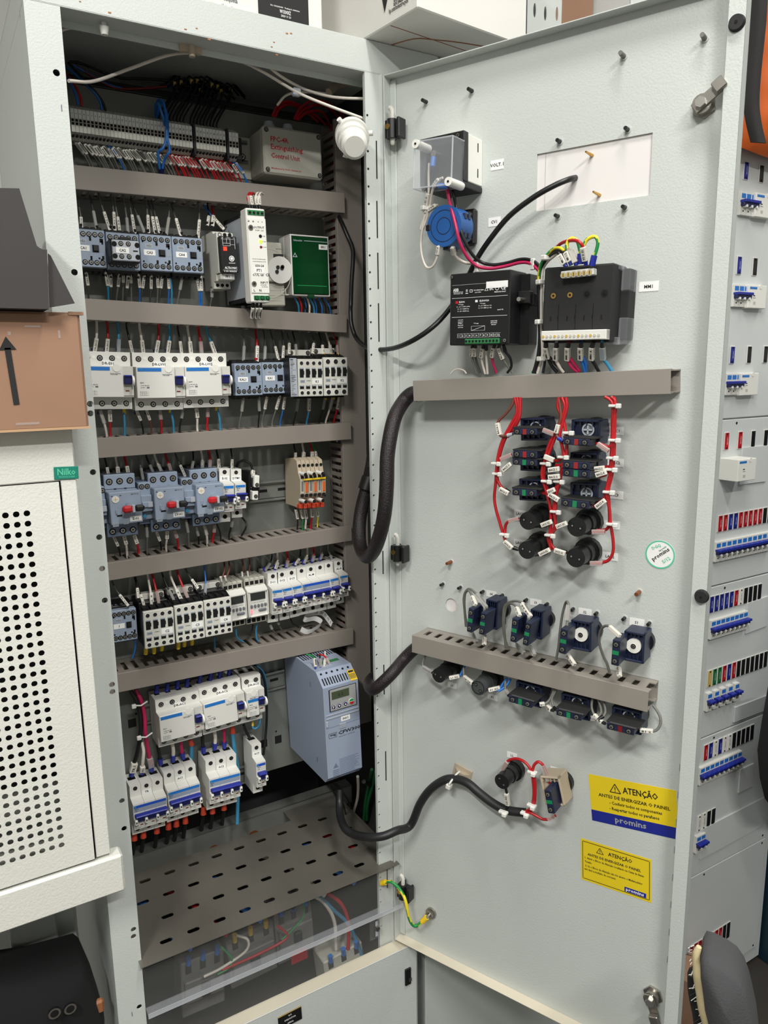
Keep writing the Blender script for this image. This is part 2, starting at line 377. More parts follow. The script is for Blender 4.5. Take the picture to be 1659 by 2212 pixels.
# mounting plate with its square cut-outs
pz0, pz1 = PL.uv(600, 1660)[1]+.02, CZ+.4065
pl = MB().box(XL+.012, .652, YP, YP+.002, pz0-.02, pz1, 'zinc', .0005).box(XL+.012, .652, YP, YP+.012, pz1-.002, pz1, 'zinc')
for p in ((285.5, 1562), (570, 1606), (601, 1597)):
    q = PL.pt(*p, .0003); pl.box(q.x-.0065, q.x+.0065, q.y-.0003, q.y, q.z-.0075, q.z+.0075, 'hole')
for p in ((294, 1542), (596.5, 1580), (583, 1047)):
    q = PL.pt(*p, .0003); pl.cyl((q.x, q.y, q.z), (q.x, q.y+.0004, q.z), .0018, 'hole')
part('mounting_plate', pl)
# rails of the plate
for i, (pa, pb) in enumerate((((150, 560), (700, 590)), ((480, 800), (745, 806)), ((215, 1100), (705, 1047)), ((250, 1350), (760, 1270)), ((310, 1545), (615, 1465)), ((280, 1735), (560, 1665)), ((155, 275), (535, 330)))):
    a, b = PL.uv(*pa, .007), PL.uv(*pb, .007); L = math.hypot(b[0]-a[0], b[1]-a[1])
    rl = MB()
    M_ = PL.M((a[0]+b[0])/2, (a[1]+b[1])/2, 0, math.atan2(b[1]-a[1], b[0]-a[0])); 
    rl.T = M_
    rl.box(-L/2, L/2, -.0135, .0135, .0005, .002, 'zinc').box(-L/2, L/2, .012, .0135, .0005, .0075, 'zinc').box(-L/2, L/2, -.0135, -.012, .0005, .0075, 'zinc')
    rl.box(-L/2, L/2, .0125, .0175, .0065, .0075, 'zinc').box(-L/2, L/2, -.0175, -.0125, .0065, .0075, 'zinc')
    for k in range(int(L/.036)):
        x = -L/2+.02+k*.036; rl.box(x-.008, x+.008, -.0025, .0025, .0019, .0022, 'hole')
    part('mounting_rail', rl)
# lower closed door
ld = MB().box(.168, .6335, YF-.028, YF-.0265, .12, ZD-.006, 'paint', .001).box(.168, .6335, YF-.028, YF-.002, ZD-.008, ZD-.0065, 'dusty', .0006).box(.632, .6335, YF-.028, YF-.002, .12, ZD-.007, 'paint')
ldo = part('lower_door', ld)
k_ = MB(); q = FR.pt(880, 2108, .028); k_.box(q.x-.006, q.x+.0062, q.y-.0035, q.y, q.z-.0165, q.z+.0165, 'black', .001).box(q.x+.001, q.x+.0066, q.y-.004, q.y-.002, q.z-.01, q.z-.004, 'steel')
for i, v in enumerate(k_.v): k_.v[i] = IC @ v
kk = k_.build('latch_keeper', ldo); kk['label'] = 'black plastic latch keeper'
q = FR.quad((601, 2198), (651, 2172), (651, 2200), (601, 2226), .0285); k_ = MB(); k_.T = q[0]; k_.box(-q[1]/2, q[1]/2, -q[2]/2, q[2]/2, .0285, .0295, 'black').box(-q[1]/2, q[1]/2, q[2]/2-.0004, q[2]/2, .0285, .0298, 'gold').text('QG', 0, q[2]*.28, .0297, .0026, 'ink_white').text('DISJUNTOR', 0, 0, .0297, .0026, 'ink_white').text('GERAL', 0, -q[2]*.28, .0297, .0026, 'ink_white')
for i, v in enumerate(k_.v): k_.v[i] = IC @ v
k_.build('engraved_plate', ldo)
# shelf of sheet steel with stadium slots
SZ = CZ-.8332
sh = MB(); ox, oy = .178, 0
for j in range(4):                         # four rows of slots, each row shifted
    y0 = .9925+j*.0515; x0 = .217-.0206+(0, .0157, -.0095, .0062)[j]; sh.box(.172, x0, y0, y0+.0515, -.0012, 0, 'zinc_shelf')
    while x0+.0412 < .604: sh.cell(x0, x0+.0412, y0, y0+.0515, x0+.0206, y0+.0257, .0042, .0046, 0, 'zinc_shelf', .0012, 20, .0052); x0 += .0412
    sh.box(x0, .607, y0, y0+.0515, -.0012, 0, 'zinc_shelf')
sh.box(.172, .607, .984, .9925, -.0012, 0, 'zinc_shelf')
sh.box(.607, .6082, 1.05, 1.20, -.0012, .009, 'zinc_shelf').box(.172, .607, 1.1985, 1.1997, -.02, 0, 'zinc_shelf')
sh.box(.50, .607, 1.1997, 1.27, -.0012, 0, 'zinc_shelf')
for v in sh.v: v.z += SZ
part('perforated_shelf', sh)
bz = Plane((0, 1.235, 0), (1, 0, 0), (0, -1, 0)).uv(450, 1797)[1]
bar = MB().box(.16, .65, 1.235, 1.237, SZ-.03, bz, 'zinc', .0006).box(.16, .65, 1.235, 1.262, bz-.002, bz, 'zinc', .0006)
for p in ((372, 1872), (462, 1838), (548, 1806)):
    q = Plane((0, 1.235, 0), (1, 0, 0), (0, -1, 0)).pt(*p); bar.cyl((q.x, 1.2352, q.z), (q.x, 1.2342, q.z), .0115, 'copper', 18)
part('support_bar', bar)
# transparent guard under the shelf
rz_ = FR.uv(700, 2008)[1]; ac = MB().box(.176, .606, .994, .996, ZD-.03, SZ-.004, 'acrylic').box(.176, .612, .982, .996, rz_-.002, rz_+.0015, 'clearthin', .0006).box(.176, .612, .981, .982, rz_-.006, rz_+.0015, 'clearedge')
aco = part('acrylic_guard', ac); aco['label'] = 'clear acrylic guard plate under the shelf'
q = FR.pt(812, 2002, .006); tb = MB().box(q.x-.013, q.x+.013, q.y-.002, q.y, q.z-.022, q.z+.022, 'acrylic', .001).box(q.x-.0022, q.x+.0022, q.y-.0026, q.y-.0018, q.z-.017, q.z+.012, 'greylight').cyl((q.x, q.y-.001, q.z), (q.x, q.y-.007, q.z), .0042, 'steel')
for i, v in enumerate(tb.v): tb.v[i] = IC @ v
tbo = tb.build('fixing_tab', aco)

# ------------------------------------------------------------------ the open door
DW = .4745; DZ0, DZ1 = ZD, CZ+.4087; ID = DR.M(0, 0)
door = MB(); door.T = ID
t = .0016; LP = .018                       # sheet and lip
H = DZ1-DZ0
c0 = DR.uv(1159, 329); c1 = DR.uv(1408, 291); c2 = DR.uv(1405, 424); c3 = DR.uv(1159, 454)
cx0, cx1 = (c0[0]+c3[0])/2, (c1[0]+c2[0])/2; cz1, cz0 = (c0[1]+c1[1])/2, (c2[1]+c3[1])/2
hc = DR.uv(975, 1307); hr = .0105
def rect(x0, x1, y0, y1): door.box(x0, x1, y0, y1, -t, 0, 'paint')
hx0, hx1, hy0, hy1 = hc[0]-.02, hc[0]+.02, hc[1]-.02, hc[1]+.02
rect(0, DW, cz1, DZ1); rect(0, cx0, cz0, cz1); rect(cx1, DW, cz0, cz1); rect(0, DW, hy1, cz0)
rect(0, hx0, hy0, hy1); rect(hx1, DW, hy0, hy1); rect(0, DW, DZ0, hy0)
door.cell(hx0, hx1, hy0, hy1, *hc, hr, hr, 0, 'paint', t, 24)
door.box(0, t, DZ0, DZ1, 0, LP, 'paint', .0005).box(0, DW, DZ1-t, DZ1, 0, LP, 'paint', .0005).box(0, DW, DZ0, DZ0+t, 0, LP, 'dusty', .0005)
door.box(DW-t, DW, DZ0, DZ1, -.001, .02, 'paint', .0005).box(DW-.0185, DW, DZ0+.001, DZ1-.001, .0185, .0201, 'paint', .0006)
door.box(.001, .011, DZ0+.004, DZ1-.004, 0, .003, 'paint', .001)
door.box(DW-.0187, DW-.0175, DZ0+.002, DZ1-.002, .0, .0188, 'paint')
for y in range(8):
    q = DR.uv(1480-y*2.6, 1660+y*60, .0202); door.box(DW-.0192, DW-.0186, q[1]-.006, q[1]+.004, .0195, .0204, 'ink_grey')
T = IC
for i, v in enumerate(door.v): door.v[i] = IC @ v
dob = door.build('door', cab); dob['label'] = 'open door swung out to the right'
def dsub(name, mb):
    for i, v in enumerate(mb.v): mb.v[i] = IC @ v
    return mb.build(name, dob)
for i, (px, py, L, m, r) in enumerate([(916, 218, .012, 'black', .0028), (1015, 194, .012, 'black', .0028), (1206, 304, .01, 'black', .0028), (1353, 278, .01, 'black', .0028),
    (1202, 466, .01, 'black', .0028), (1347, 447, .01, 'black', .0028), (1343, 117, .014, 'greywire', .0030), (1519, 78, .013, 'greywire', .0030),
    (969, 1216, .014, 'copper', .0028), (1377, 1282, .014, 'copper', .0030), (954, 1263, .009, 'black', .0025), (992, 1270, .009, 'black', .0025), (1041, 1279, .009, 'black', .0025), (1083, 1287, .009, 'black', .0025),
    (1135, 1297, .009, 'black', .0025), (1180, 1306, .009, 'black', .0025), (1236, 1317, .009, 'black', .0025), (1287, 1326, .009, 'black', .0025), (1347, 1337, .009, 'black', .0025), (1401, 1348, .009, 'black', .0025)]):
    q = DR.pt(px, py, L*.6); mb = MB(); mb.cyl(q-DR.n*L*.6, q+DR.n*L*.4, r, m, 12, r*.85); 
    mb.cyl(q-DR.n*L*.6, q-DR.n*(L*.6-.001), r*1.5, 'paint', 12); dsub('stud', mb)
# white blanking panel behind the cut-out, with two screws through it
bp = MB(); bp.T = DR.M(0, 0); bp.box(cx0-.01, cx1+.01, cz0-.008, cz1+.008, -.005, -.0025, 'pale'); bx = cx0+.011
bp.box(bx-.0002, bx+.0002, cz0, cz1, -.0025, -.0022, 'greyplate'); dsub('blanking_panel', bp)
bq = MB(); bq.T = DR.M(0, 0); bq.disc(*hc, -.003, hr*1.25, 'pale', 24); dsub('hole_cap', bq)
for p in ((1269, 330), (1285, 416)):
    q = DR.pt(*p, .008); e = DR.pt(p[0]+9, p[1]+5, 0); mb = MB(); mb.cyl(e-DR.n*.003, q+DR.n*.006, .0022, 'brass', 10, .0012); dsub('screw_tip', mb)
for p in ((1592, 50), (1516, 1288)):
    q = DR.pt(*p, .0201); mb = MB(); mb.cyl(q, q+DR.n*.005, .0088, 'black_matt', 24, .0075).cyl(q+DR.n*.005, q+DR.n*.0055, .0016, 'hole', 10); dsub('rubber_bumper', mb)
def latch(px, py, ang):
    u, v = DR.uv(px, py, .008); mb = MB(); mb.T = DR.M(u, v, 0, ang)
    hexa = [(math.cos(R(60*i))*.0135, math.sin(R(60*i))*.0135) for i in range(6)]
    mb.prism(hexa, 0, .004, 'steel').cyl((0, 0, .004), (0, 0, .012), .0095, 'steel', 18).cyl((0, 0, .012), (0, 0, .0135), .0105, 'steel', 18)
    mb.box(-.0095, .024, -.0065, .0065, .0135, .016, 'steel', .0008).box(.017, .03, -.0065, .0065, .016, .024, 'steel', .001)
    mb.prism([(math.cos(R(60*i))*.006, math.sin(R(60*i))*.006) for i in range(6)], .016, .021, 'screw')
    dsub('latch_cam', mb)
latch(1518, 226, R(35)); latch(1408, 2155, R(-70))
def hinge(px, py, s=1):
    a = DR.pt(px, py, .012); mb = MB(); n = DR.n; u = DR.u
    T0 = Matrix((u, Vector((0, 0, 1)), n)).transposed().to_4x4(); T0.translation = a; mb.T = T0
    mb.box(-.010, .012, -.0125, .0115, -.002, .008, 'black', .0015).box(.008, .0125, -.014, .0125, -.004, .014, 'black', .001).box(-.0135, -.006, -.012, .012, -.008, .012, 'black', .001)
    mb.cyl((-.004, -.013, .007), (-.004, .0125, .007), .0075, 'black', 16).cyl((-.0065, .002, .0135), (-.0065, .002, .0155), .0038, 'brass', 14)
    h = dsub('hinge', mb)
    pn = MB(); pn.T = T0; pn.tube([(-.004, -.021, .006), (-.004, -.019, .006), (-.004, .016, .006), (-.004, .024, .006), (-.006, .028, .006), (-.0085, .0285, .006)], .0034, 'offwhite', 10, rf=lambda t: .5 if t == 0 else 1)
    for i, v in enumerate(pn.v): pn.v[i] = IC @ v
    pn.build('hinge_pin', h) if False else pn.build('hinge_pin', dob)
hinge(858, 280); hinge(868, 1193); hinge(879, 1922)

# ------------------------------------------------------------------ slotted cable ducts
def duct(pl, tl, tr, bl, br, depth, label, mat_='duct', ext0=0, ext1=0, lap=0, pitch=.0158):
    M_, w_, h_ = pl.quad(tl, tr, br, bl, depth)
    o = thing('cable_duct', label, 'cable duct', M_, None); L0, L1 = -w_/2-ext0, w_/2+ext1
    B = MB(); B.box(L0, L1-lap, -h_/2+.001, h_/2-.001, .0004, .002, mat_)
    for s_ in (1, -1):
        y0, y1 = (h_/2-.0026, h_/2-.0010) if s_ > 0 else (-h_/2+.0010, -h_/2+.0026)
        B.box(L0, L1-lap, y0, y1, .0004, .012, mat_).box(L0, L1-lap, y0, y1, depth-.014, depth-.0015, mat_)
        n_ = int((L1-lap-L0)/pitch); st = (L1-lap-L0)/n_
        for k in range(n_): B.box(L0+k*st, L0+k*st+st*.58, y0, y1, .012, depth-.014, mat_)
    B.build('duct_base', o)
    K = MB(); K.box(L0, L1, -h_/2, h_/2, depth-.0016, depth, mat_, .0005)
    K.box(L0, L1, h_/2-.0012, h_/2, depth-.007, depth-.001, mat_, .0004).box(L0, L1, -h_/2, -h_/2+.0012, depth-.007, depth-.001, mat_, .0004)
    K.build('duct_cover', o); return o
LAP = .0125
duct(PL, (163, 357), (745, 416), (165.6, 408), (745, 461), .065, 'topmost long grey slotted duct on the plate, below the terminal strip', ext0=.03, lap=LAP)
duct(PL, (185, 645), (749, 680.5), (189, 690.5), (750, 719), .065, 'grey slotted duct between the small contactors and the wide white residual current breakers', ext0=.03, lap=LAP)
duct(PL, (213, 946.7), (758.7, 913), (216, 989.7), (759, 949), .065, 'grey slotted duct directly above the red-knobbed motor protectors', ext0=.03, lap=LAP)
duct(PL, (236, 1216), (758, 1135.7), (240, 1254), (762, 1167.5), .065, 'grey slotted duct directly below the red-knobbed motor protectors', ext0=.03, lap=LAP)
duct(PL, (257, 1456), (763, 1357), (260.5, 1495), (764, 1391.8), .065, 'lowest grey duct on the plate, with a paper strip lying on it', ext0=.03, lap=LAP)
duct(DR, (889.5, 822), (1447, 796.5), (895, 867), (1450, 851), .045, 'upper duct on the open door, under the black meter backs', 'duct_light')
duct(DR, (889, 1372), (1400, 1494), (890, 1409), (1399, 1539.6), .045, 'lower duct on the open door, sloping down with contact blocks above it', 'duct_light', pitch=.0182)
# vertical duct on the right of the plate, slots facing left
vd = thing('cable_duct', 'upright grey slotted duct along the right edge of the plate', 'cable duct', PL.M(.613, 0)); vb = MB()
z0, z1 = CZ-.66, CZ+.40; D_ = .053
vb.box(0, .046, z0, z1, .0004, .002, 'duct'); 
for x in (0, .0445):
    vb.box(x, x+.0015, z0, z1, .002, .006, 'duct').box(x, x+.0015, z0, z1, D_-.008, D_, 'duct'); k = z0
    while k < z1-.014: vb.box(x, x+.0015, k, k+.0072, .006, D_-.008, 'duct'); k += .0128
vb.build('duct_base', vd)
MB().box(-.001, .047, z0, z1, D_, D_+.0016, 'duct', .0005).box(-.001, .0002, z0, z1, D_-.006, D_, 'duct').build('duct_cover', vd)
wb = MB()
for i in range(9):
    x = .009+.0035*i; m = ['redwire', 'bluewire', 'blackwire', 'tealwire', 'redwire', 'blackwire', 'bluewire', 'brownwire', 'bluewire'][i]
    wb.tube(spline([(x*.8+random.uniform(-.003, .003)+.002, z0+(z1-z0)*j/9, random.uniform(.012, .035)) for j in range(10)], 3), .0014, m, 5)
o = wb.build('wire_bundle', None, PL.M(.613, 0)); tag(o, 'bundle of red, blue and black wires inside the upright duct', 'wires', kind='stuff')
# ------------------------------------------------------------------ devices on the mounting plate
def px(f, *pts): return [f(*p) for p in pts]
def name_plate(mb, t, x, y, z, w_, h_, m='label', ink='ink', k=.45):
    mb.box(x-w_/2, x+w_/2, y-h_/2, y+h_/2, z, z+.0004, m)
    return mb.text(t, x, y, z+.0006, h_*k, ink)
def mcb(label, quad, n, txt, stripe='bluestripe', group='single and three pole circuit breakers', d=.05, hole=True, nm='circuit_breaker'):
    M_, w, h = PL.quad(*quad, d); o = thing(nm, label, 'circuit breaker', M_, group)
    B = MB(); k = h/.085; n0, n1 = -.275*h, .235*h; zn = d+.019
    prof = [(-h/2, .008), (-h/2, d), (n0, d), (n0, zn), (n1, zn), (n1+.035*h, d), (h/2, d), (h/2, .008)]
    g = .0002
    for i in range(n):
        x0 = -w/2+i*w/n; x1 = x0+w/n
        B.prism(prof, x0+g, x1-g, 'cream', axis='x')
        xc = (x0+x1)/2
        B.disc(xc, .435*h, d, .0034*k, 'hole', 14); B.disc(xc, .435*h, d+.0002, .0024*k, 'dark', 12)
        B.disc(xc, -.40*h, d, .0036*k, 'hole', 14)
        B.box(x0+.003, x1-.003, h/2-.0003, h/2+.0002, .02, .030, 'hole')
        B.box(xc+.001, xc+.0055, -.205*h, -.185*h, zn, zn+.0003, 'darkred')
        B.box(x0+.002, x1-.002, h/2, h/2+.0004, .014, .0145, 'cream_dark')
    B.box(-w/2+.001, w/2-.001, .155*h, .205*h, zn, zn+.0004, stripe); B.box(-w/2+.0015, -w/2+.0045, .165*h, .198*h, zn+.0003, zn+.0006, 'tealwire')
    B.box(-w/2+.001, w/2-.001, .075*h, .153*h, zn, zn+.0003, 'sticker_grey' if n > 1 else 'offwhite')
    B.text('MDW', -w/2+.0055, .135*h, zn+.0005, .0016, 'ink'); B.text('C20', -w/2+.0045, .1*h, zn+.0005, .0016, 'ink')
    B.text('CE', -w/2+.0045, -.19*h, zn+.0005, .003, 'ink', w=.005); B.text('3000 220/380V~', -w/2+.0065, -.245*h, zn+.0005, .0012, 'ink', w=.010)
    B.build('housing', o)
    L = MB(); name_plate(L, txt, 0, .318*h, d+.0003, min(.0155, w*.9), .0078)
    if txt: L.build('name_label', o)
    G = MB(); G.box(-w/2+.0012, w/2-.0012, .02*h, .055*h, zn+.001, zn+.0125, 'toggle', .001).box(-w/2+.002, w/2-.002, -.085*h, .03*h, zn-.001, zn+.0085, 'toggle_dark', .001)
    for i in range(n+1):
        x = -w/2+i*w/n; x = max(-w/2+.0022, min(w/2-.0022, x))
        G.box(x-.0023, x+.0023, -.125*h, -.015*h, zn, zn+.0115, 'white', .0012).box(x-.0009, x+.0009, -.085*h, -.05*h, zn+.0114, zn+.0118, 'hole')
    G.build('toggle', o); return o
def rcd(label, quad, n, txt, d=.05):
    M_, w, h = PL.quad(*quad, d); o = thing('residual_current_breaker', label, 'circuit breaker', M_, 'white residual current breakers')
    B = MB(); n0, n1 = -.285*h, .255*h; zn = d+.020; xs = w/2-(.22 if n > 2 else .36)*w
    B.prism([(-h/2, .008), (-h/2, d), (n0, d), (n0, zn-.006), (n1, zn-.006), (n1, d), (h/2, d), (h/2, .008)], -w/2, w/2, 'cream', axis='x')
    B.box(-w/2, xs, n0, n1, zn-.006, zn, 'cream', .0006).box(xs, w/2, n0+.002, n1, zn-.0065, zn-.004, 'offwhite', .0005)
    for i in range(n):
        x = -w/2+(i+.5)*w/n; B.screw(x, .39*h, d, .0034); B.screw(x, -.40*h, d, .0034)
        if i % 2: B.disc(x-w/n/2, .405*h, d, .0025, 'white', 14)
        B.box(x-.004, x+.004, h/2-.0003, h/2+.0003, .02, .03, 'hole')
    sw = .48*w if n > 2 else w*.58; sx = -w/2+.002; sy = .205*h if n > 2 else .06*h
    B.box(sx, sx+sw, sy-.0026, sy+.0026, zn, zn+.0004, 'bluestripe'); B.box(sx+.0006, sx+.0065, sy-.002, sy+.002, zn+.0003, zn+.0006, 'tealwire')
    B.box(sx+.0014, sx+.0056, sy-.0013, sy+.0013, zn+.0005, zn+.0008, 'bluestripe')
    tx = xs-.011 if n > 2 else -.004
    B.text('Pressione mensalmente', tx, .125*h, zn+.0003, .0013, 'ink', w=.0145); B.text('Press monthly', tx-.002, .105*h, zn+.0003, .0013, 'ink', w=.010)
    qx = -w/2+.0075; yy = -.02*h if n > 2 else -.03*h
    B.text('RDW', qx, yy, zn+.0003, .0016, 'ink'); B.text('In 40A  IΔn 0,3A', qx+.004, yy-.004, zn+.0003, .0013, 'ink', w=.012); B.text('Un 415V~', qx+.001, yy-.007, zn+.0003, .0013, 'ink', w=.007)
    B.box(qx+.0065, qx+.0105, yy-.0082, yy-.0058, zn, zn+.0002, 'ink_grey')
    for i in range(n):
        x = qx-.003+i*.0027; B.box(x, x+.0002, yy-.0185, yy-.0115, zn, zn+.0003, 'ink_grey'); B.box(x-.0006, x+.0002, yy-.0135, yy-.0132, zn, zn+.0003, 'ink_grey')
    for j in range(3): B.box(qx-.004, qx+.009, yy-.0135-j*.0025, yy-.0133-j*.0025, zn, zn+.0003, 'ink_grey')
    B.box(xs+.003, xs+.0085, -.185*h, -.165*h, zn-.004, zn-.0036, 'darkred')
    B.build('housing', o)
    tbx = xs-.009 if n > 2 else -.004
    MB().cyl((tbx, n1-.003, zn-.004), (tbx, n1-.003, zn+.0008), .0055, 'white', 22).build('test_button', o)
    L = MB(); name_plate(L, txt, .04*w if n > 2 else .1*w, .30*h, d, .0165, .0085); L.build('name_label', o)
    G = MB(); gx = (xs+w/2)/2-.001; G.box(gx-.0062, gx+.0045, -.06*h, .10*h, zn-.004, zn+.004, 'toggle_dark', .001).box(gx-.0062, gx+.0045, .07*h, .10*h, zn, zn+.007, 'toggle', .001)
    G.cyl((gx+.0045, .0*h, zn+.002), (gx+.0075, .0*h, zn+.002), .0075, 'white', 18); G.build('toggle', o); return o
def mini(label, quad, txt, d=.062, group='small grey blue contactors', aux=None):
    M_, w, h = PL.quad(*quad, d); o = thing('contactor', label, 'contactor', M_, group)
    B = MB(); B.box(-w/2+.001, w/2-.001, -h/2-.004, h/2+.004, .008, d-.012, 'black', .001)
    for i in range(5):
        x = -w/2+(i+.5)*w/5
        for s_ in (1, -1): B.box(x-.0033, x+.0033, s_*(h/2-.002), s_*(h/2+.006), d-.03, d-.014, 'black', .001)
    B.build('base', o); F = MB(); F.box(-w/2, w/2, -h/2, h/2, d-.014, d, 'wegblue', .0008)
    for i in range(5):
        x = -w/2+(i+.5)*w/5*.94+.0012; F.screw(x, h/2-.0065, d, .0029); F.screw(x, -h/2+.0065, d, .0029)
    sx, sy = w/.045, h/.052
    for a, b, c_, e in ((-.0005, .0025, .0105, .0155), (-.0005, .0025, -.0155, -.0105), (.0145, .0195, .009, .0145), (.017, .0195, .0065, .012), (.0165, .0195, -.0145, -.0095), (.0145, .018, -.0165, -.0135), (.0035, .0125, -.005, .005)):
        F.box(a*sx, b*sx, c_*sy, e*sy, d, d+.0003, 'hole')
    F.box(.0025*sx, .0135*sx, -.0055*sy, .0055*sy, d-.0002, d+.0002, 'wegblue_dark').box(.005*sx, .0115*sx, -.003*sy, .0045*sy, d+.0003, d+.002, 'black')
    for x, y in ((-.0185, .0155), (-.0185, -.013), (.0125, -.013)): F.disc(x*sx, y*sy, d, .0013, 'hole', 10)
    F.box(.0145*sx, .0205*sx, -.004*sy, .004*sy, d, d+.0002, 'sticker_grey'); F.box(-.015*sx, -.005*sx, .0065*sy, .0125*sy, d, d+.0002, 'greylight')
    F.text('WEG', -.010*sx, .0095*sy, d+.0004, .0034, 'ink_grey', w=.0075)
    F.build('front_cover', o)
    L = MB(); name_plate(L, txt, -.0095*sx, 0, d, .0165, .0078); L.build('name_label', o)
    return o
def contactor(label, quad, txt, d=.088, n=4, m='offwhite', coil=True):
    M_, w, h = PL.quad(*quad, d); o = thing('contactor', label, 'contactor', M_, 'large white contactors')
    B = MB(); B.box(-w/2+.0005, w/2-.0005, -h/2+.001, h/2+.006, .008, d-.03, 'black', .001)
    B.box(-w/2-.0002, w/2+.0002, -h/2+.0012, h/2-.0012, d-.045, d-.0062, 'black')
    for i in range(n):
        x = -w/2+(i+1)*w/n-.001
        B.prism([(h/2-.001, d-.004), (h/2+.006, d-.026), (h/2-.001, d-.03)], x-.0012, x+.0006, 'black', axis='x')
        B.box(x-w/n*.7, x-.002, h/2-.001, h/2+.003, d-.026, d-.010, 'hole')
        B.box(x-w/n*.7, x-.002, -h/2-.003, -h/2+.001, d-.026, d-.010, 'hole')
    B.build('base', o)
    if coil:
        K = MB(); K.box(-w/2+.002, w/2-.002, h/2+.006, h/2+.016, .03, .044, m, .001).screw(-w/2+.007, h/2+.011, .0445, .003); K.screw(w/2-.007, h/2+.011, .0445, .003); K.build('coil_terminal', o)
    F = MB(); F.box(-w/2, w/2, -h/2, h/2, d-.0065, d, m, .0009)
    for i in range(n):
        x = -w/2+(i+.5)*w/n*.97+.0008; r_ = w/n*.27
        F.disc(x, .39*h, d, r_*1.15, 'white', 16); F.disc(x, .39*h, d+.0002, r_, 'dark', 16)
        F.disc(x, -.40*h, d, r_*1.2, 'white', 16); F.disc(x, -.40*h, d+.0002, r_, 'dark', 16)
    for i in range(4):
        x = -w/2+(i+.5)*w/4*.97+.0008; q = w*.08
        F.box(x-q, x+q, .03*h, .265*h, d, d+.0002, 'sticker_grey').box(x-q*.95, x+q*.95, .01*h, .235*h, d+.0001, d+.0004, 'hole').box(x+q*.6, x+q*1.25, .09*h, .19*h, d+.0002, d+.0005, 'hole')
        F.box(x-q, x+q, -.295*h, -.20*h, d, d+.0003, 'hole').box(x-q*.8, x+q*.8, -.225*h, -.20*h, d+.0003, d+.0006, 'sticker_grey')
    F.box(-.42*w, -.24*w, -.13*h, -.055*h, d, d+.0002, 'sticker_grey'); F.text('WEG', -.33*w, -.095*h, d+.0003, .002, 'ink_grey', w=.005); F.text('CWM18', -.09*w, -.075*h, d+.0003, .0016, 'ink_grey')
    F.build('front_cover', o); L = MB(); name_plate(L, txt, .25*w, -.10*h, d, .0175, .0085); L.build('name_label', o); return o
# second row: small contactors
mini('small contactor marked CA1, cut off by the left post', px(cC, (35, 597), (338, 618), (363, 984), (56, 962)), 'CA1')
ca2 = mini('small contactor with a white auxiliary block marked CA2 clipped on it', px(cC, (352, 632), (668, 655), (690, 1010), (372, 988)), 'CA2')
mini('small contactor marked CA3', px(cC, (678, 650), (985, 672), (1003, 1020), (695, 1000)), 'CA3')
mini('small contactor marked CA4, beside the grey phase relay', px(cC, (992, 675), (1283, 696), (1303, 1035), (1008, 1020)), 'CA4')
M_, w, h = PL.quad(*px(cC, (412, 703), (672, 722), (686, 920), (422, 905)), .095)
o = thing('auxiliary_contact_block', 'white front auxiliary contact block marked CA2', 'contact block', M_)
B = MB(); B.box(-w/2-.001, w/2+.001, -h/2-.002, h/2+.002, .0625, .089, 'black', .001).box(-.004, .010, h/2-.002, h/2+.006, .066, .084, 'black').build('base', o)
F = MB(); F.box(-w/2, w/2, -h/2, h/2, .088, .095, 'greylight', .0008)
for x in (-.0155, .0155):
    for y in (.008, -.008): F.disc(x, y, .095, .0035, 'hole', 16)
for x in (-.0065, .0035):
    for y in (.009, -.008): F.screw(x, y, .095, .0027)
F.box(.0095, .016, -.0008, .0008, .095, .0953, 'hole'); F.build('front_cover', o)
L = MB(); name_plate(L, 'CA2', -.005, 0, .0952, .0175, .0078); L.build('name_label', o)
# phase relay FP1
M_, w, h = PL.quad(*px(cD, (240, 566), (400, 573), (414, 912), (252, 905)), .088)
o = thing('phase_failure_relay', 'grey relay with black face and a lit red lamp, marked FP1', 'relay', M_)
B = MB(); B.prism([(-h*.9, .008), (-h*.9, .052), (-h*.70, .052), (-h*.70, .064), (-h*.5, .064), (-h*.5, .078), (h*.5, .078), (h*.62, .078), (h*.62, .064), (h*.70, .06), (h*.70, .008)], -w/2-.001, w/2-.002, 'offwhite', axis='x')
for i in range(3):
    B.disc(-.009+i*.0078, -h*.8, .052, .0026, 'hole', 14); 
    if i: B.disc(-.009+i*.0078, h*.565, .078, .0028, 'hole', 14)
B.ring((-.009, h*.565, .0783), .002, .003, 'ink'); B.build('housing', o)
F = MB(); F.box(-w/2, w/2, -h/2, h/2, .078, .088, 'black', .001)
F.box(-w*.42, w*.42, h*.415, h*.42, .088, .0883, 'ink_white').box(-w*.42, w*.42, -h*.445, -h*.44, .088, .0883, 'ink_white')
for i in range(3): F.text(('2.5', '4.6', '1.3')[i], -.009+i*.009, h*.455, .0884, .0016, 'ink_white'); F.text(('14', '11', '12')[i], -.009+i*.009, -h*.475, .0884, .0016, 'ink_white')
F.box(-.009, .003, .012, .0124, .088, .0883, 'ink_white').box(-.009, .003, .0155, .0159, .088, .0883, 'ink_white').box(-.009, -.0086, .012, .024, .088, .0883, 'ink_white').box(.0026, .003, .012, .024, .088, .0883, 'ink_white').box(-.003, -.0026, .016, .024, .088, .0883, 'ink_white').box(.003, .010, .0138, .0141, .088, .0883, 'ink_white').box(.0098, .0102, .008, .022, .088, .0883, 'ink_white')
F.ring((.0035, -.006, .0884), .003, .0042, 'ink_white'); F.disc(.0035, -.006, .0884, .0022, 'ink_white')
F.text('ALTRONIC', .0015, -.0195, .0884, .0032, 'ink_white', w=.0195); F.text('BSN - PRESENÇÃO', .0015, -.0245, .0884, .0017, 'ink_white', w=.016); F.text('SENSIBILIDADE', .0035, -.0125, .0884, .0012, 'ink_white', w=.01)
F.build('face_plate', o); MB().box(-.0085, -.003, .005, .0105, .0881, .0886, 'led_red').build('indicator_lamp', o)
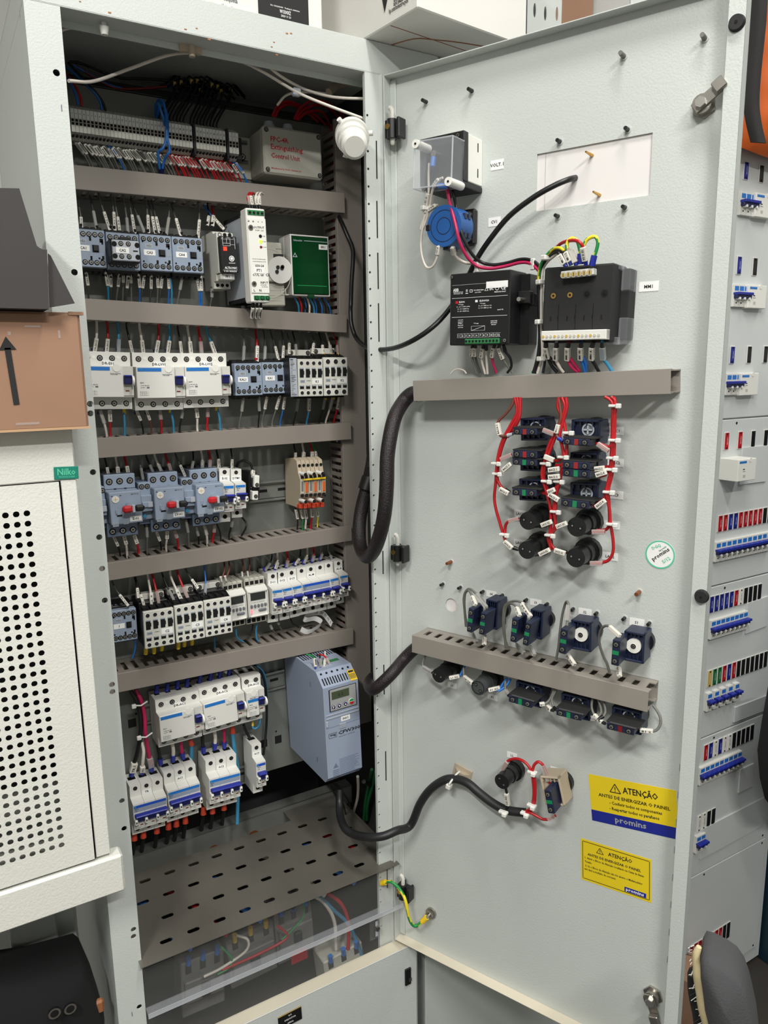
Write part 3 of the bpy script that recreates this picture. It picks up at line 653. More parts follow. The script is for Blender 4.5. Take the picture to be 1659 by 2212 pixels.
L = MB(); L.box(-w/2+.001, w/2-.003, -h*.69, -h*.52, .064, .078, 'offwhite', .001); name_plate(L, 'FP1', -.001, -h*.6, .078, .0125, .0075); L.build('name_label', o)
# power supply FT1
M_, w, h = PL.quad(*px(cD, (497, 303), (677, 313), (697, 1197), (522, 1190)), .118)
o = thing('power_supply', 'tall white power supply unit marked FT1 with green terminal blocks', 'power supply', M_)
B = MB(); B.box(-w/2+.001, w/2-.001, -h/2+.004, h/2-.006, .010, .098, 'greylight', .001)
for i in range(22):
    z = .020+i*.0033; B.box(-w/2+.0002, w/2, h/2-.0095, h/2-.003, z, z+.0016, 'hole').box(-w/2+.0002, w/2, -h/2+.003, -h/2+.009, z, z+.0016, 'hole')
B.build('metal_case', o)
F = MB(); F.box(-w/2, w/2, -h/2, h/2, .095, .118, 'white', .0015).box(-w/2+.001, w/2, -h*.40, h*.395, .118, .1195, 'white', .0006); z = .1197
for t_, x, y, s_ in (('+', -.012, .36, .004), ('+', -.005, .36, .004), ('-', .003, .36, .004), ('-', .009, .36, .004), ('OUTPUT', .0035, .30, .003), ('DC24V   2.2A', .004, .27, .0016), ('V. ADJ', .010, .21, .0013), ('DC ON', .010, .155, .0013), ('DC LOW', .010, .095, .0013),
    ('Fontes de Alimentação', .001, -.035, .0011), ('www.inovasistemas.com.br', .001, -.06, .0011), ('ISS0-24', .001, -.105, .0032), ('c.UL us  CE', .003, -.20, .004), ('INPUT', .007, -.285, .003), ('AC100-240V', .006, -.31, .0013), ('1.2A 50/60Hz', .007, -.33, .0013), ('L', -.0095, -.37, .0035), ('N', 0, -.37, .0035)):
    F.text(t_, x, y*h, z, s_, 'ink', w=(.021 if t_.startswith(('Fon', 'www')) else None))
for p in ((-.0095, .295), (-.0095, -.30)): F.cyl((p[0], p[1]*h, z-.0005), (p[0], p[1]*h, z+.001), .0038, 'steel', 16); F.disc(p[0], p[1]*h, z+.0012, .0018, 'ink')
F.disc(.005, .21*h, z, .0024, 'hole'); F.disc(.005, .095*h, z, .0019, 'darkred')
F.build('front_bezel', o)
MB().disc(.005, .152*h, z, .0026, 'led_green').build('indicator_lamp', o)
G = MB(); G.box(-.0125, .0135, .428*h, .48*h, .115, .1192, 'greenpcb', .0005); G.box(-.0105, .0145, -.475*h, -.425*h, .115, .1192, 'greenpcb', .0005)
for i in range(4): G.disc(-.009+i*.0063, .452*h, .1193, .002, 'hole'); 
for i in range(3): G.screw(-.006+i*.0088, -.45*h, .1193, .0026, 'green')
G.build('terminal_block', o)
L = MB(); name_plate(L, 'FT1', .0, -.155*h, .1196, .017, .0085); L.build('name_label', o)
# round programmable timer behind it
M_, w, h = PL.quad(*px(cD, (560, 615), (832, 632), (850, 1225), (590, 1225)), .055)
o = thing('programmable_timer', 'beige timer with small screen and oval buttons half hidden behind the white power supply', 'timer', M_)
B = MB(); B.box(-w/2, w/2, -h*.12, h/2, .008, .055, 'grey_device', .002).box(-w/2, w/2+.003, -h/2, -h*.125, .008, .050, 'grey_device', .002)
B.ring((.0, .02*h, .0553), .036, .037, 'cream_dark', 40); B.cyl((.018, .07*h, .055), (.018, .07*h, .0565), .021, 'cream', 30)
for i in range(3): B.box(-.01, w/2-.004, -h*.25-i*.008, -h*.25-i*.008+.0006, .050, .0504, 'cream_dark')
B.text('Sul Time', .018, .40*h, .0553, .0018, 'ink_grey').text('EL', .026, -.27*h, .0508, .010, 'cream_dark')
for y, t_ in ((.29, 'Auto'), (.255, 'Man'), (.22, 'Prog')): B.text(t_, .031, y*h, .0553, .0015, 'ink')
B.build('housing', o); MB().box(.008, .025, .20*h, .32*h, .055, .056, 'lcd_dark', .0005).build('screen', o)
for x, y in ((.014, .11), (.021, .1), (.012, .04), (.022, .12)):
    T = MB(); T.cyl((x, y*h, .056), (x, y*h, .058), .003, 'dark', 14); T.build('button', o)
# green covered distribution block
M_, w, h = PL.quad(*px(cD, (890, 545), (1252, 572), (1300, 1138), (938, 1125)), .056)
o = thing('distribution_block', 'cream terminal distribution block with a transparent green cover, marked BR1', 'terminal block', M_)
B = MB(); B.box(-w/2, w/2, -h/2, h/2, .008, .03, 'cream', .002).box(-w/2, -w/2+.0025, -h/2, h/2, .03, .056, 'cream', .001).box(w/2-.0012, w/2, -h/2, h/2, .03, .054, 'cream', .0005).box(-w/2, w/2, -h/2, -h/2+.0025, .03, .052, 'cream', .001).box(-w/2, w/2, h/2-.002, h/2, .03, .054, 'cream')
B.build('housing', o)
T = MB()
for j in range(4):
    y = .034-j*.024; T.box(-w/2+.006, w/2-.004, y-.005, y+.005, .03, .040, 'brass', .001)
    for i in range(9): T.screw(-w/2+.010+i*.0068, y, .0402, .0022, 'brass')
T.build('busbar', o)
K = MB(); K.box(-w/2+.003, w/2-.0015, -h/2+.003, h/2-.003, .052, .0545, 'greenglass', .001).box(-.006, .006, -h/2-.004, -h/2+.004, .048, .054, 'greenglass', .001)
K.text('Schneider', -.021, h/2-.009, .0548, .0028, 'greylight').box(-.010, .033, h/2-.0095, h/2-.0085, .0545, .0548, 'greylight').text('△', -.027, .016, .0548, .006, 'greylight')
K.box(-w/2+.01, w/2-.006, -h*.335, -h*.325, .0545, .0548, 'green')
K.build('cover', o); L = MB(); name_plate(L, 'BR1', .024, h/2-.017, .0546, .0155, .008); L.build('name_label', o)
# third row
rcd('residual current breaker marked DR-E01, cut off by the left post', px(cE, (-40, 616), (515, 625), (555, 1265), (14, 1262)), 4, 'DR-E01')
rcd('residual current breaker marked DR-LV01', px(cE, (537, 632), (1087, 634), (1117, 1268), (588, 1276)), 4, 'DR-LV01')
rcd('residual current breaker marked DR-LV02', px(cE, (1089, 634), (1597, 640), (1627, 1230), (1119, 1255)), 4, 'DR-LV02')
mini('small contactor marked KAL1, right of the wide white breakers', px(cF, (136, 752), (442, 750), (455, 1105), (152, 1115)), 'KAL1')
mini('small contactor marked KA1, beside the striped white side block', px(cF, (443, 740), (735, 738), (748, 1085), (460, 1095)), 'KA1')
M_, w, h = PL.quad(*px(cF, (747, 688), (833, 685), (849, 1130), (764, 1132)), .085)
o = thing('auxiliary_contact_block', 'narrow side contact block covered with a printed label, left of contactor K1', 'contact block', M_)
B = MB(); B.box(-w/2, w/2, -h/2, h/2, .01, .085, 'black', .0008).build('base', o); B = MB(); B.box(-w/2+.0008, w/2-.0005, -h/2+.001, h/2-.001, .085, .0856, 'greylight')
for i in range(26):
    y = h/2-.004-i*h/27.5; l = random.uniform(.3, .95)*(w-.004); B.box(-w/2+.002, -w/2+.002+l, y, y+random.choice((.0006, .0009, .0014)), .0856, .0858, 'ink_grey' if i % 3 else 'ink')
B.build('printed_label', o)
contactor('white contactor marked K1', px(cF, (845, 703), (1124, 703), (1137, 1120), (857, 1125)), 'K1', .086)
contactor('white contactor marked K2, at the right end of its row', px(cF, (1131, 685), (1400, 683), (1413, 1110), (1147, 1118)), 'K2', .086, 3)
# motor protectors
def protector(label, top, front, bot, txt):
    q = [cG(*top[0]), cG(*top[1]), cG(*bot[1]), cG(*bot[0])]; d = .056
    M_, w, h = PL.quad(*q, d); o = thing('motor_protection_breaker', label, 'circuit breaker', M_, 'motor protectors with a red rotary knob')
    B = MB(); B.box(-w/2, w/2, -h/2, h/2, .008, d-.004, 'wegblue_dark', .001).box(-w/2, w/2, .22*h, h/2, .01, d, 'wegblue', .001).box(-w/2, w/2, -h/2, -.27*h, .01, d, 'wegblue_dark', .001)
    B.box(-w/2+.0005, w/2-.0005, .268*h, .275*h, d, d+.0003, 'ink')
    for i in range(3):
        x = -w/2+(i+.5)*w/3; B.screw(x, .39*h, d, .004); B.screw(x, -.41*h, d, .004)
        B.box(x-.006, x+.006, h/2-.001, h/2+.004, .012, .035, 'black', .001)
        if i < 2: B.box(x+.006, x+.0095, .262*h, .28*h, d, d+.0004, 'hole')
    B.build('housing', o)
    F = MB(); Mi = M_.inverted(); dd = .082
    M2, w2, h2 = PL.quad(*[cG(*p) for p in front], dd); F.T = Mi @ M2
    F.box(-w2/2, w2/2, -h2/2, h2/2, .05, dd, 'wegblue', .001)
    F.cyl((-.014, .014, dd), (-.014, .014, dd+.0008), .0052, 'cream', 20).box(-.0175, -.0105, .0137, .0143, dd+.0008, dd+.001, 'gold').box(-.0143, -.0137, .0105, .0175, dd+.0008, dd+.001, 'gold')
    F.text('MPW18', .014, h2/2-.0045, dd+.0003, .0022, 'ink_grey', w=.011); F.box(-.014, -.0065, -.012, -.0095, dd, dd+.0004, 'hole').box(-.0155, -.013, -.008, -.001, dd, dd+.002, 'wegblue', .0006)
    F.box(-.021, -.0125, -.0265, -.021, dd, dd+.0003, 'sticker_grey').text('WEG', -.0167, -.0238, dd+.0004, .0022, 'ink_grey', w=.006).box(-.006, .002, -.0245, -.016, dd, dd+.0003, 'sticker_grey')
    for x in (-.020, -.008): F.box(x, x+.0025, h2/2-.0055, h2/2-.0045, dd, dd+.0003, 'ink')
    F.build('front_cover', o)
    K = MB(); K.T = F.T; K.cyl((.0065, .001, dd), (.0065, .001, dd+.012), .0085, 'wegblue', 22).box(-.0085, .0060, -.0052, .0052, dd+.008, dd+.019, 'red', .003).box(.0092, .0235, -.0048, .0048, dd+.008, dd+.018, 'black', .003).box(.0055, .0095, -.0058, .0058, dd+.008, dd+.0175, 'greylight', .001)
    K.build('rotary_knob', o); L = MB(); L.T = F.T; name_plate(L, txt, .0125, -h2/2+.0065, dd, .0165, .0078); L.build('name_label', o); return o
protector('red-knobbed motor protector marked E-01, nearest the left post', [(130, 480), (500, 455)], [(195, 695), (577, 657), (598, 1035), (225, 1081)], [(180, 1226), (548, 1187)], 'E-01')
protector('red-knobbed motor protector marked LV-01', [(660, 460), (1017, 433)], [(732, 641), (1091, 613), (1108, 985), (754, 1022)], [(700, 1163), (1050, 1124)], 'LV-01')
protector('red-knobbed motor protector marked LV-02, beside the two breakers', [(1165, 417), (1495, 394)], [(1238, 596), (1557, 570), (1581, 916), (1250, 957)], [(1195, 1096), (1520, 1053)], 'LV-02')
def sidecontact(label, tl, tr, br, bl, btn=True):
    M_, w, h = PL.quad(*px(cG, tl, tr, br, bl), .062); o = thing('auxiliary_contact_block', label, 'contact block', M_, 'side contact blocks of the motor protectors')
    B = MB(); B.box(-w/2, w/2, -h/2, h/2, .008, .052, 'wegblue_dark', .001).box(-w/2, w/2, -h*.44, h/2, .05, .062, 'wegblue', .001).box(-w/2+.0005, w/2-.0005, -h*.22, h*.2, .06, .070, 'wegblue', .001)
    B.box(-w/2+.001, w/2-.006, -h*.10, h*.04, .07, .0745, 'wegblue', .001).box(w/2-.0085, w/2-.001, -h*.10, h*.04, .0745, .0755, 'greylight', .0005).box(-w/2, w/2, -h*.235, -h*.22, .06, .0705, 'ink')
    for x in (-w/4, w/4): B.screw(x*.95, h*.40, .062, .0032)
    B.box(-w/2, w/2, -h/2-.006, -h*.44, .02, .05, 'wegblue_dark', .001); B.build('housing', o)
    if btn: MB().cyl((-w*.18, -h*.335, .062), (-w*.18, -h*.335, .066), .003, 'tealwire', 16).build('reset_button', o)
sidecontact('narrow side contact block half hidden by the left post, left of E-01', (40, 620), (130, 612), (185, 1080), (95, 1090))
sidecontact('narrow side contact block with a blue button between E-01 and LV-01', (520, 576), (662, 565), (742, 1022), (602, 1038))
sidecontact('narrow side contact block with a blue button between LV-01 and LV-02', (1030, 525), (1166, 515), (1244, 956), (1112, 970))
mcb('single pole breaker marked E-02, beside motor protector LV-02', px(cG, (1502, 401), (1636, 397), (1650, 1030), (1526, 1039)), 1, 'E-02')
mcb('single pole breaker marked DTM1, with empty rail to its right', px(cH, (183, 362), (292, 357), (318, 862), (201, 873)), 1, 'DTM1')
# narrow fuse terminal
M_, w, h = PL.quad(*px(cH, (440, 425), (488, 428), (492, 700), (432, 705)), .062)
o = thing('fuse_terminal', 'narrow white and black rail terminal standing alone on the empty rail', 'terminal block', M_)
MB().box(-w/2-.003, w/2+.001, -h/2+.002, h/2+.004, .008, .045, 'black', .001).box(-w/2, w/2+.003, -h*.4, h*.42, .04, .056, 'black', .001).build('base', o)
B = MB(); B.box(-w/2, w/2, h*.05, h/2, .045, .062, 'white', .001).box(-w/2-.001, w/2, -h*.45, -h*.1, .045, .058, 'white', .001).box(-w/2, w/2-.001, -h*.1, h*.05, .045, .052, 'cream', .001).screw(0, h*.15, .0625, .0026); B.screw(0, -h*.3, .0585, .0026); B.build('housing', o)
# beige terminal group with orange levers
tg0 = None
for i in range(6):
    a = (895+i*46, 255+i*0); q = px(cH, (893+i*46, 275-i*4), (937+i*46, 273-i*4), (946+i*44, 762-i*2), (905+i*44, 766-i*2))
    M_, w, h = PL.quad(*q, .066)
    lab = ['first', 'second', 'third', 'fourth', 'fifth', 'sixth'][i]
    if i > 1:
        o = copy_thing((tg0, tg1)[i % 2], M_, f'{lab} beige rail terminal from the left, with {"an orange fuse" if i % 2 else "a round grey test socket"}', 'beige terminals with orange levers'); continue
    o = thing('rail_terminal', f'{lab} beige rail terminal from the left, with {"an orange fuse" if i % 2 else "a round grey test socket"}', 'terminal block', M_, 'beige terminals with orange levers')
    B = MB(); B.prism([(-h/2, .012), (-h/2, .058), (-h*.36, .062), (-h*.2, .074), (h*.12, .074), (h*.25, .066), (h/2, .060), (h/2+.004, .045), (h/2, .012)], -w/2+.0001, w/2-.0001, 'tan', axis='x')
    B.disc(0, h*.40, .064, .0026, 'hole'); B.box(-w*.32, w*.32, h*.14, h*.21, .0735, .0745, 'hole').box(-w*.32, w*.32, -h*.26, -h*.19, .0725, .0745, 'hole')
    B.box(-w*.35, w*.35, -h*.17, h*.10, .0738, .0745, 'cream_dark' if i == 0 else 'tan')
    B.build('housing', o)
    if i % 2: MB().box(-w*.3, w*.3, -h*.16, h*.05, .0742, .0756, 'orange', .0008).build('fuse', o)
    else:
        B = MB(); B.box(-w*.25, w*.25, -h*.14, h*.08, .0742, .0746, 'ink_grey').build('slot', o)
        for y in (.245, -.335): K = MB(); K.cyl((0, y*h, .064), (.0015, (y-.01)*h, .084), .0032, 'cream', 14, capm='hole').build('test_socket', o)
    MB().box(-w*.45, w*.45, -h*.52, -h*.42, .05, .070, 'orangered', .001).build('lever', o)
    if i == 0: tg0 = o
    else: tg1 = o
jb = MB(); q0 = PL.pt(*cH(955, 465), .078); q1 = PL.pt(*cH(1188, 456), .078); jb.box(q0.x, q1.x, q0.y-.001, q0.y+.002, (q0.z+q1.z)/2-.0014, (q0.z+q1.z)/2+.0014, 'yellow', .0004)
tag(jb.build('jumper_bar'), 'thin yellow jumper bar across the beige terminals', 'jumper')
# fifth row
mini('small contactor in the fifth row, cut off by the left post', px(cI, (110, 670), (408, 625), (428, 996), (130, 1047)), '1')
contactor('white contactor marked C2', px(cI, (498, 678), (857, 620), (875, 1058), (515, 1122)), 'C2')
contactor('white contactor marked C3, between C2 and C4', px(cI, (873, 610), (1218, 547), (1231, 985), (889, 1048)), 'C3')
contactor('white contactor marked C4', px(cI, (1226, 546), (1551, 490), (1559, 920), (1239, 979)), 'C4')
def dtimer(label, q, led):
    M_, w, h = PL.quad(*px(cJ, *q), .05); o = thing('digital_timer', label, 'timer', M_, 'pair of cream digital timers')
    B = MB(); B.box(-w/2, w/2, -h/2, h/2, .008, .05, 'grey_device', .001).prism([(-.3*h, .05), (-.3*h, .062), (.26*h, .062), (.33*h, .05)], -w/2, w/2, 'cream', axis='x')
    for i in range(4): B.box(-w/2+.001+i*w/4.2, -w/2+.0075+i*w/4.2, h*.36, h*.44, .05, .0503, 'hole').box(-w/2+.001+i*w/4.2, -w/2+.0075+i*w/4.2, -h*.47, -h*.38, .05, .0503, 'hole').box(-w/2+i*w/4.2-.0005, -w/2+i*w/4.2+.0005, h*.35, h/2+.002, .01, .052, 'grey_device')
    B.box(-w/2+.001, w/2-.001, -.29*h, -.28*h, .062, .0655, 'cream').box(-w/2+.001, -w/2+.0025, -.29*h, .25*h, .062, .0655, 'cream').box(w/2-.0025, w/2-.001, -.29*h, .25*h, .062, .0655, 'cream').box(-w/2+.001, w/2-.001, .24*h, .255*h, .062, .0655, 'cream')
    B.text('COELUX RTST20', 0, .008*h, .0625, .0012, 'ink_grey', w=.024); B.build('housing', o)
    MB().box(-w*.36, w*.36, .06*h, .21*h, .062, .0635, 'lcd_dark', .0005).build('screen', o)
    for i in range(5): MB().box(-w*.40+i*w*.17, -w*.29+i*w*.17, -.10*h, -.03*h, .062, .0652, 'ink_grey', .001).build('button', o)
    MB().box(-w*.02, w*.38, -.20*h, -.14*h, .062, .065, 'ink_grey', .0015).build('wide_button', o)
    if led: MB().box(-w*.42, -w*.31, -.22*h, -.14*h, .0625, .0632, 'led_pink').build('indicator_lamp', o)
    return o
dtimer('digital timer right of contactor C4, partly hidden by it', [(65, 460), (280, 418), (292, 905), (80, 948)], 0)
dtimer('digital timer with a pink lit lamp, left of breaker DC1', [(298, 410), (515, 372), (526, 862), (308, 905)], 1)
mcb('single pole breaker marked DC1', px(cJ, (540, 350), (655, 333), (660, 866), (549, 880)), 1, 'DC1')
mcb('single pole breaker marked DC2', px(cJ, (656, 332), (765, 311), (768, 838), (661, 860)), 1, 'DC2')
mcb('single pole breaker marked DC3', px(cJ, (766, 311), (868, 292), (875, 808), (769, 834)), 1, 'DC3')
mcb('three pole breaker marked AL.M', px(cJ, (869, 291), (1170, 238), (1175, 737), (876, 804)), 3, 'AL.M', 'blueband')
mcb('single pole breaker without a name label, joined to AL.M', px(cJ, (1171, 237), (1264, 213), (1272, 716), (1176, 736)), 1, '')
mcb('single pole breaker marked AL.A, at the right end of the fifth row', px(cJ, (1273, 213), (1358, 199), (1370, 661), (1281, 680)), 1, 'AL.A')
# sixth and seventh rows
rcd('residual current breaker marked DR-AC1', px(cK, (412, 438), (858, 340), (878, 803), (432, 930)), 4, 'DR-AC1')
rcd('residual current breaker marked DR-AC2 with handwriting on it', px(cK, (861, 318), (1280, 207), (1305, 672), (882, 800)), 4, 'DR-AC2')
rcd('narrow residual current breaker marked DR-AC3', px(cK, (1290, 207), (1475, 172), (1505, 617), (1310, 675)), 2, 'DR-AC3')
mcb('three pole breaker marked TR, lowest by the left post', px(cK, (137, 1325), (487, 1235), (503, 1720), (172, 1822)), 3, 'TR', 'blueband')
mcb('three pole breaker marked AC1', px(cK, (486, 1190), (815, 1095), (851, 1590), (526, 1690)), 3, 'AC1', 'bluestripe')
mcb('three pole breaker marked AC2, standing apart to the right of AC1', px(cK, (911, 1070), (1230, 985), (1245, 1480), (936, 1560)), 3, 'AC2', 'bluestripe')
mcb('single pole breaker marked AC3, alone at the right of its row', px(cK, (1381, 905), (1478, 885), (1516, 1360), (1416, 1395)), 1, 'AC3', 'blueband')
hw = MB(); hw.T = DR.M(0, 0)
# frequency inverter
M_, w, h = PL.quad(*px(cL, (650, 492), (1000, 398), (1008, 1345), (672, 1468)), .165)
o = thing('frequency_inverter', 'large grey blue frequency inverter with keypad and screen, marked INV1', 'frequency inverter', M_)
B = MB(); d = .165; P_ = [(-h/2, .008), (-h/2, d-.012), (-h/2+.012, d), (h/2, d), (h/2+.021, d-.024), (h/2+.021, .008)]
B.prism(P_, -w/2, w/2, 'vfd', axis='x')
for i in range(14): B.box(-w/2+.004+i*.0046, -w/2+.006+i*.0046, h/2+.0205, h/2+.0214, .012, .085, 'hole')
B.box(-.012, .024, h/2+.0205, h/2+.0213, .108, .118, 'greenpcb').box(-.016, .004, h/2+.0205, h/2+.0215, .128, .1295, 'greylight')
sl = math.atan2(.021, .024); T0 = Matrix.Translation((0, h/2, d)) @ Matrix.Rotation(-math.atan2(.024, .021), 4, 'X'); B.T = T0
for i in range(6): B.disc(-.026+i*.0102, .0255, .0, .0019, 'hole', 12, .0006)
for i in range(12): B.box(-.0285+i*.0048, -.0265+i*.0048, .004, .017, -.0002, .0006, 'hole')
B.T = Matrix.Identity(4)
B.box(-w/2+.003, w/2-.0015, h*.212, h*.220, d-.001, d+.0012, 'greylight').box(-w/2+.003, w/2-.0015, h*.178, h*.186, d-.001, d+.0012, 'greylight').box(-w/2+.002, w/2, h*.086, h*.089, d, d+.0003, 'wegblue_dark')
B.box(-w/2+.002, -w/2+.006, h*.10, h*.16, d, d+.0015, 'greylight', .0006).box(-w/2+.0005, -w/2+.001, -h/2+.014, h/2-.001, d, d+.0004, 'greylight')
for i in range(4): B.box(-.006, .006, h*.052+i*.0022, h*.052+i*.0022+.001, d, d+.0012, 'greylight')
B.box(-.027, -.012, -.004, .0045, d, d+.0003, 'ink').box(-.0264, -.0126, -.0034, .0039, d+.0002, d+.0004, 'vfd').text('weg', -.0195, .0004, d+.0006, .005, 'ink', w=.011)
B.text('CFW300', .012, .0015, d+.0004, .0058, 'ink', w=.042)
B.text('FREQUENCY INVERTER', .007, -.0055, d+.0004, .0014, 'ink_grey', w=.03)
for i in range(14): B.box(-.010, .030-random.uniform(0, .012), -.047-i*.0024, -.0464-i*.0024, d, d+.0003, 'wegblue_dark')
for i in range(4): B.box(-.023, -.011, -.065-i*.0032, -.0636-i*.0032, d, d+.0003, 'wegblue_dark')
B.prism([(-.022, -.060), (-.012, -.060), (-.017, -.0515)], d, d+.0003, 'wegblue_dark')
B.box(-w/2-.0004, -w/2, -h*.35, -h*.30, d-.04, d-.036, 'wegblue_dark').box(-w/2-.0004, -w/2, h*.42, h*.47, d-.05, d-.047, 'wegblue_dark')
B.build('housing', o)
K = MB(); K.box(-w/2+.010, w/2-.004, h*.245, h*.472, d, d+.0012, 'black', .001).box(-w/2+.0115, w/2-.0055, h*.252, h*.466, d+.0008, d+.0018, 'greyplate', .0005)
kp = K.build('keypad', o); z = d+.0018
MB().box(-.0185, .014, h*.37, h*.445, z, z+.0006, 'lcd').text('0.0', -.002, h*.405, z+.0008, .006, 'lcd_dark').build('screen', kp)
for i, (t_, x) in enumerate((('P', -.0165), ('▼', -.0055), ('▲', .006))):
    b_ = MB(); b_.cyl((x, h*.292, z), (x, h*.292, z+.0012), .0044, 'toggle_dark', 20); b_.ring((x, h*.292, z+.0014), .0037, .0044, 'white', 20)
    if t_ == 'P': b_.text('P', x, h*.292, z+.0015, .0045, 'white')
    else: s_ = -1 if i == 1 else 1; b_.add([(x-.002, h*.292-.0014*s_, z+.0015), (x+.002, h*.292-.0014*s_, z+.0015), (x, h*.292+.002*s_, z+.0015)], [(0, 1, 2)], 'white')
    b_.build('button', kp)
b_ = MB(); b_.cyl((.0175, h*.302, z), (.0175, h*.302, z+.0012), .0052, 'white', 22); b_.prism([(.0175+.0045*math.cos(a*math.pi/9), h*.302+.0006+.0042*math.sin(a*math.pi/9)) for a in range(10)], z+.0012, z+.0015, 'green'); b_.prism([(.0175-.0045*math.cos(a*math.pi/9), h*.302-.0006-.0042*math.sin(a*math.pi/9)) for a in range(10)], z+.0012, z+.0015, 'red'); b_.build('start_stop_button', kp)
L = MB(); L.T = T0; L.box(.020, .0325, .0, .020, .0004, .0009, 'yellow'); 
for i in range(5): L.box(.0212+i*.0022, .0222+i*.0022, .003, .013, .0009, .0011, 'ink')
L.box(.0215, .031, .015, .0185, .0009, .0011, 'ink'); L.build('warning_label', o)
L = MB(); name_plate(L, 'INV1', .006, h*.142, d, .017, .0085); L.build('name_label', o)
# top row: terminal strip, extinguishing control box, siren
def ends(a, b, k): return [(a[0]+(b[0]-a[0])*t, a[1]+(b[1]-a[1])*t) for t in k]
dT = .048
tA, tB = ch(150, 745), ci(1335, 1062); bA, bB = ch(185, 1195), ci(1345, 1478)
A0, A1 = Vector(PL.uv(*tA, dT)), Vector(PL.uv(*tB, dT)); B0, B1 = Vector(PL.uv(*bA, dT)), Vector(PL.uv(*bB, dT))
Lst = (A1-A0).length; NB = 46; pit = Lst/NB; hT = ((A0-B0).length+(A1-B1).length)/2; rotT = math.atan2((A1-A0).y, (A1-A0).x)
names = [str(i) for i in range(1, 24)]+['24', 'G1', 'H1', 'J1', 'K1', 'L1', 'M1', 'X1', 'Y1', 'Z1']+['|']+['G2', 'H2', 'J2', 'K2', 'L2', 'M2', 'X2', 'Y2', 'Z2']+['|']+['1', '2', '3']
pit = Lst/len(names); first = None; TERM = {}
for i, nmx in enumerate(names):
    t = (i+.5)/len(names); c_ = A0.lerp(A1, t)*.5+B0.lerp(B1, t)*.5; M_ = PL.M(c_.x, c_.y, 0, rotT); TERM[i] = M_
    if nmx == '|':
        B = MB(); B.box(-pit/2+.0008, pit/2-.0008, -hT/2-.003, hT/2+.004, .008, dT+.002, 'dark', .0005); o = B.build('partition_plate', None, M_)
        tag(o, f'dark partition plate in the terminal strip, {"between markers Z1 and G2" if i < 38 else "after marker Z2"}', 'partition plate', 'partition plates of the terminal strip'); continue
    lab = f'grey rail terminal with the marker {nmx}' + (' in the group of three at the right end' if i > 44 else ' left of the blue loop' if i < 23 else '')
    if first is None:
        o = thing('terminal_block', lab, 'terminal block', M_, 'grey rail terminals of the top strip'); g = .0002
        B = MB(); B.prism([(-hT/2, .01), (-hT/2, dT-.016), (-hT*.33, dT-.004), (-hT*.3, dT), (hT/2, dT), (hT/2+.006, dT-.012), (hT/2+.006, .01)], -pit/2+g, pit/2-g, 'offwhite', axis='x')
        B.cyl((0, hT/2+.004, dT-.02), (0, hT/2+.0085, dT-.02), pit*.42, 'grey_device', 10)
        for y in (.10, -.02): B.box(-pit*.32, pit*.32, (y-.045)*hT, (y+.045)*hT, dT, dT+.0003, 'hole')
        B.box(-pit*.48, pit*.48, .04*hT-.0004, .04*hT+.0004, dT, dT+.0008, 'cream_dark')
        B.disc(0, -.40*hT, dT-.006, pit*.3, 'hole', 10, .003); B.build('housing', o); first = o
    else: o = copy_thing(first, M_, lab)
    for ch_ in list(o.children):
        if ch_.name.startswith('marker'): bpy.data.objects.remove(ch_)
    L = MB(); name_plate(L, '' if nmx in ('24',) else nmx, 0, .33*hT, dT, pit*.88, hT*.30, 'label', 'ink', .01); 
    L.text(nmx, 0, .33*hT, dT+.0007, pit*.34, 'ink', rot=R(90)); L.build('marker_tag', o)
eb = MB(); Mx = PL.M(A1.x+.006, (A1.y+B1.y)/2, 0, rotT); eb.box(-.006, .004, -.016, .017, .008, .034, 'black', .001).box(.002, .010, -.014, -.004, .01, .024, 'black', .001).screw(.008, -.008, .0245, .004)
tag(eb.build('end_stop', None, Mx), 'black screwed end stop closing the terminal strip', 'end stop')
M_, w, h = PL.quad(*px(cB, (497, 800), (871, 858), (878, 1150), (512, 1104)), .062)
o = thing('junction_box', 'grey box lettered FPC-4R Extinguishing Control Unit in red', 'junction box', M_)
B = MB(); B.box(-w/2, w/2, -h/2, h/2, .003, .052, 'grey_device', .003).box(-w/2-.030, w/2, -h/2+.002, h/2-.004, .0005, .0025, 'grey_device', .0006); B.disc(-w/2-.022, -h*.28, .0026, .0028, 'hole'); B.build('housing', o)
F = MB(); F.box(-w/2-.0008, w/2+.0008, -h/2-.0008, h/2+.0008, .051, .062, 'grey_device', .003)
for t_, y, s_, w_ in (('FPC-4R', .24, .0072, .030), ('Extinguishing', .06, .0072, .054), ('Control Unit', -.11, .0072, .049), ('Manufactured by FirePro Systems Ltd', -.385, .0023, .050)):
    F.text(t_, -w/2+.011+w_/2, y*h, .0622, s_, 'redink', w=w_)
for x in (-1, 1):
    for y in (-1, 1): F.screw(x*(w/2-.005), y*(h/2-.0055), .0623, .0028)
F.build('lid', o)
for x in (-.026, .006):
    G = MB(); G.prism([(x+.0105*math.cos(R(60*i)), .030+.0105*math.sin(R(60*i))) for i in range(6)], h/2, h/2+.008, 'greylight', axis='y'); G.cyl((x, h/2+.008, .03), (x, h/2+.016, .03), .0095, 'greylight', 20, .007); G.build('cable_gland', o)
# ------------------------------------------------------------------ devices on the door
def V2(p): return Vector((p[0], p[1]))
def dbox(*pts, d): return DR.quad(*pts, d)
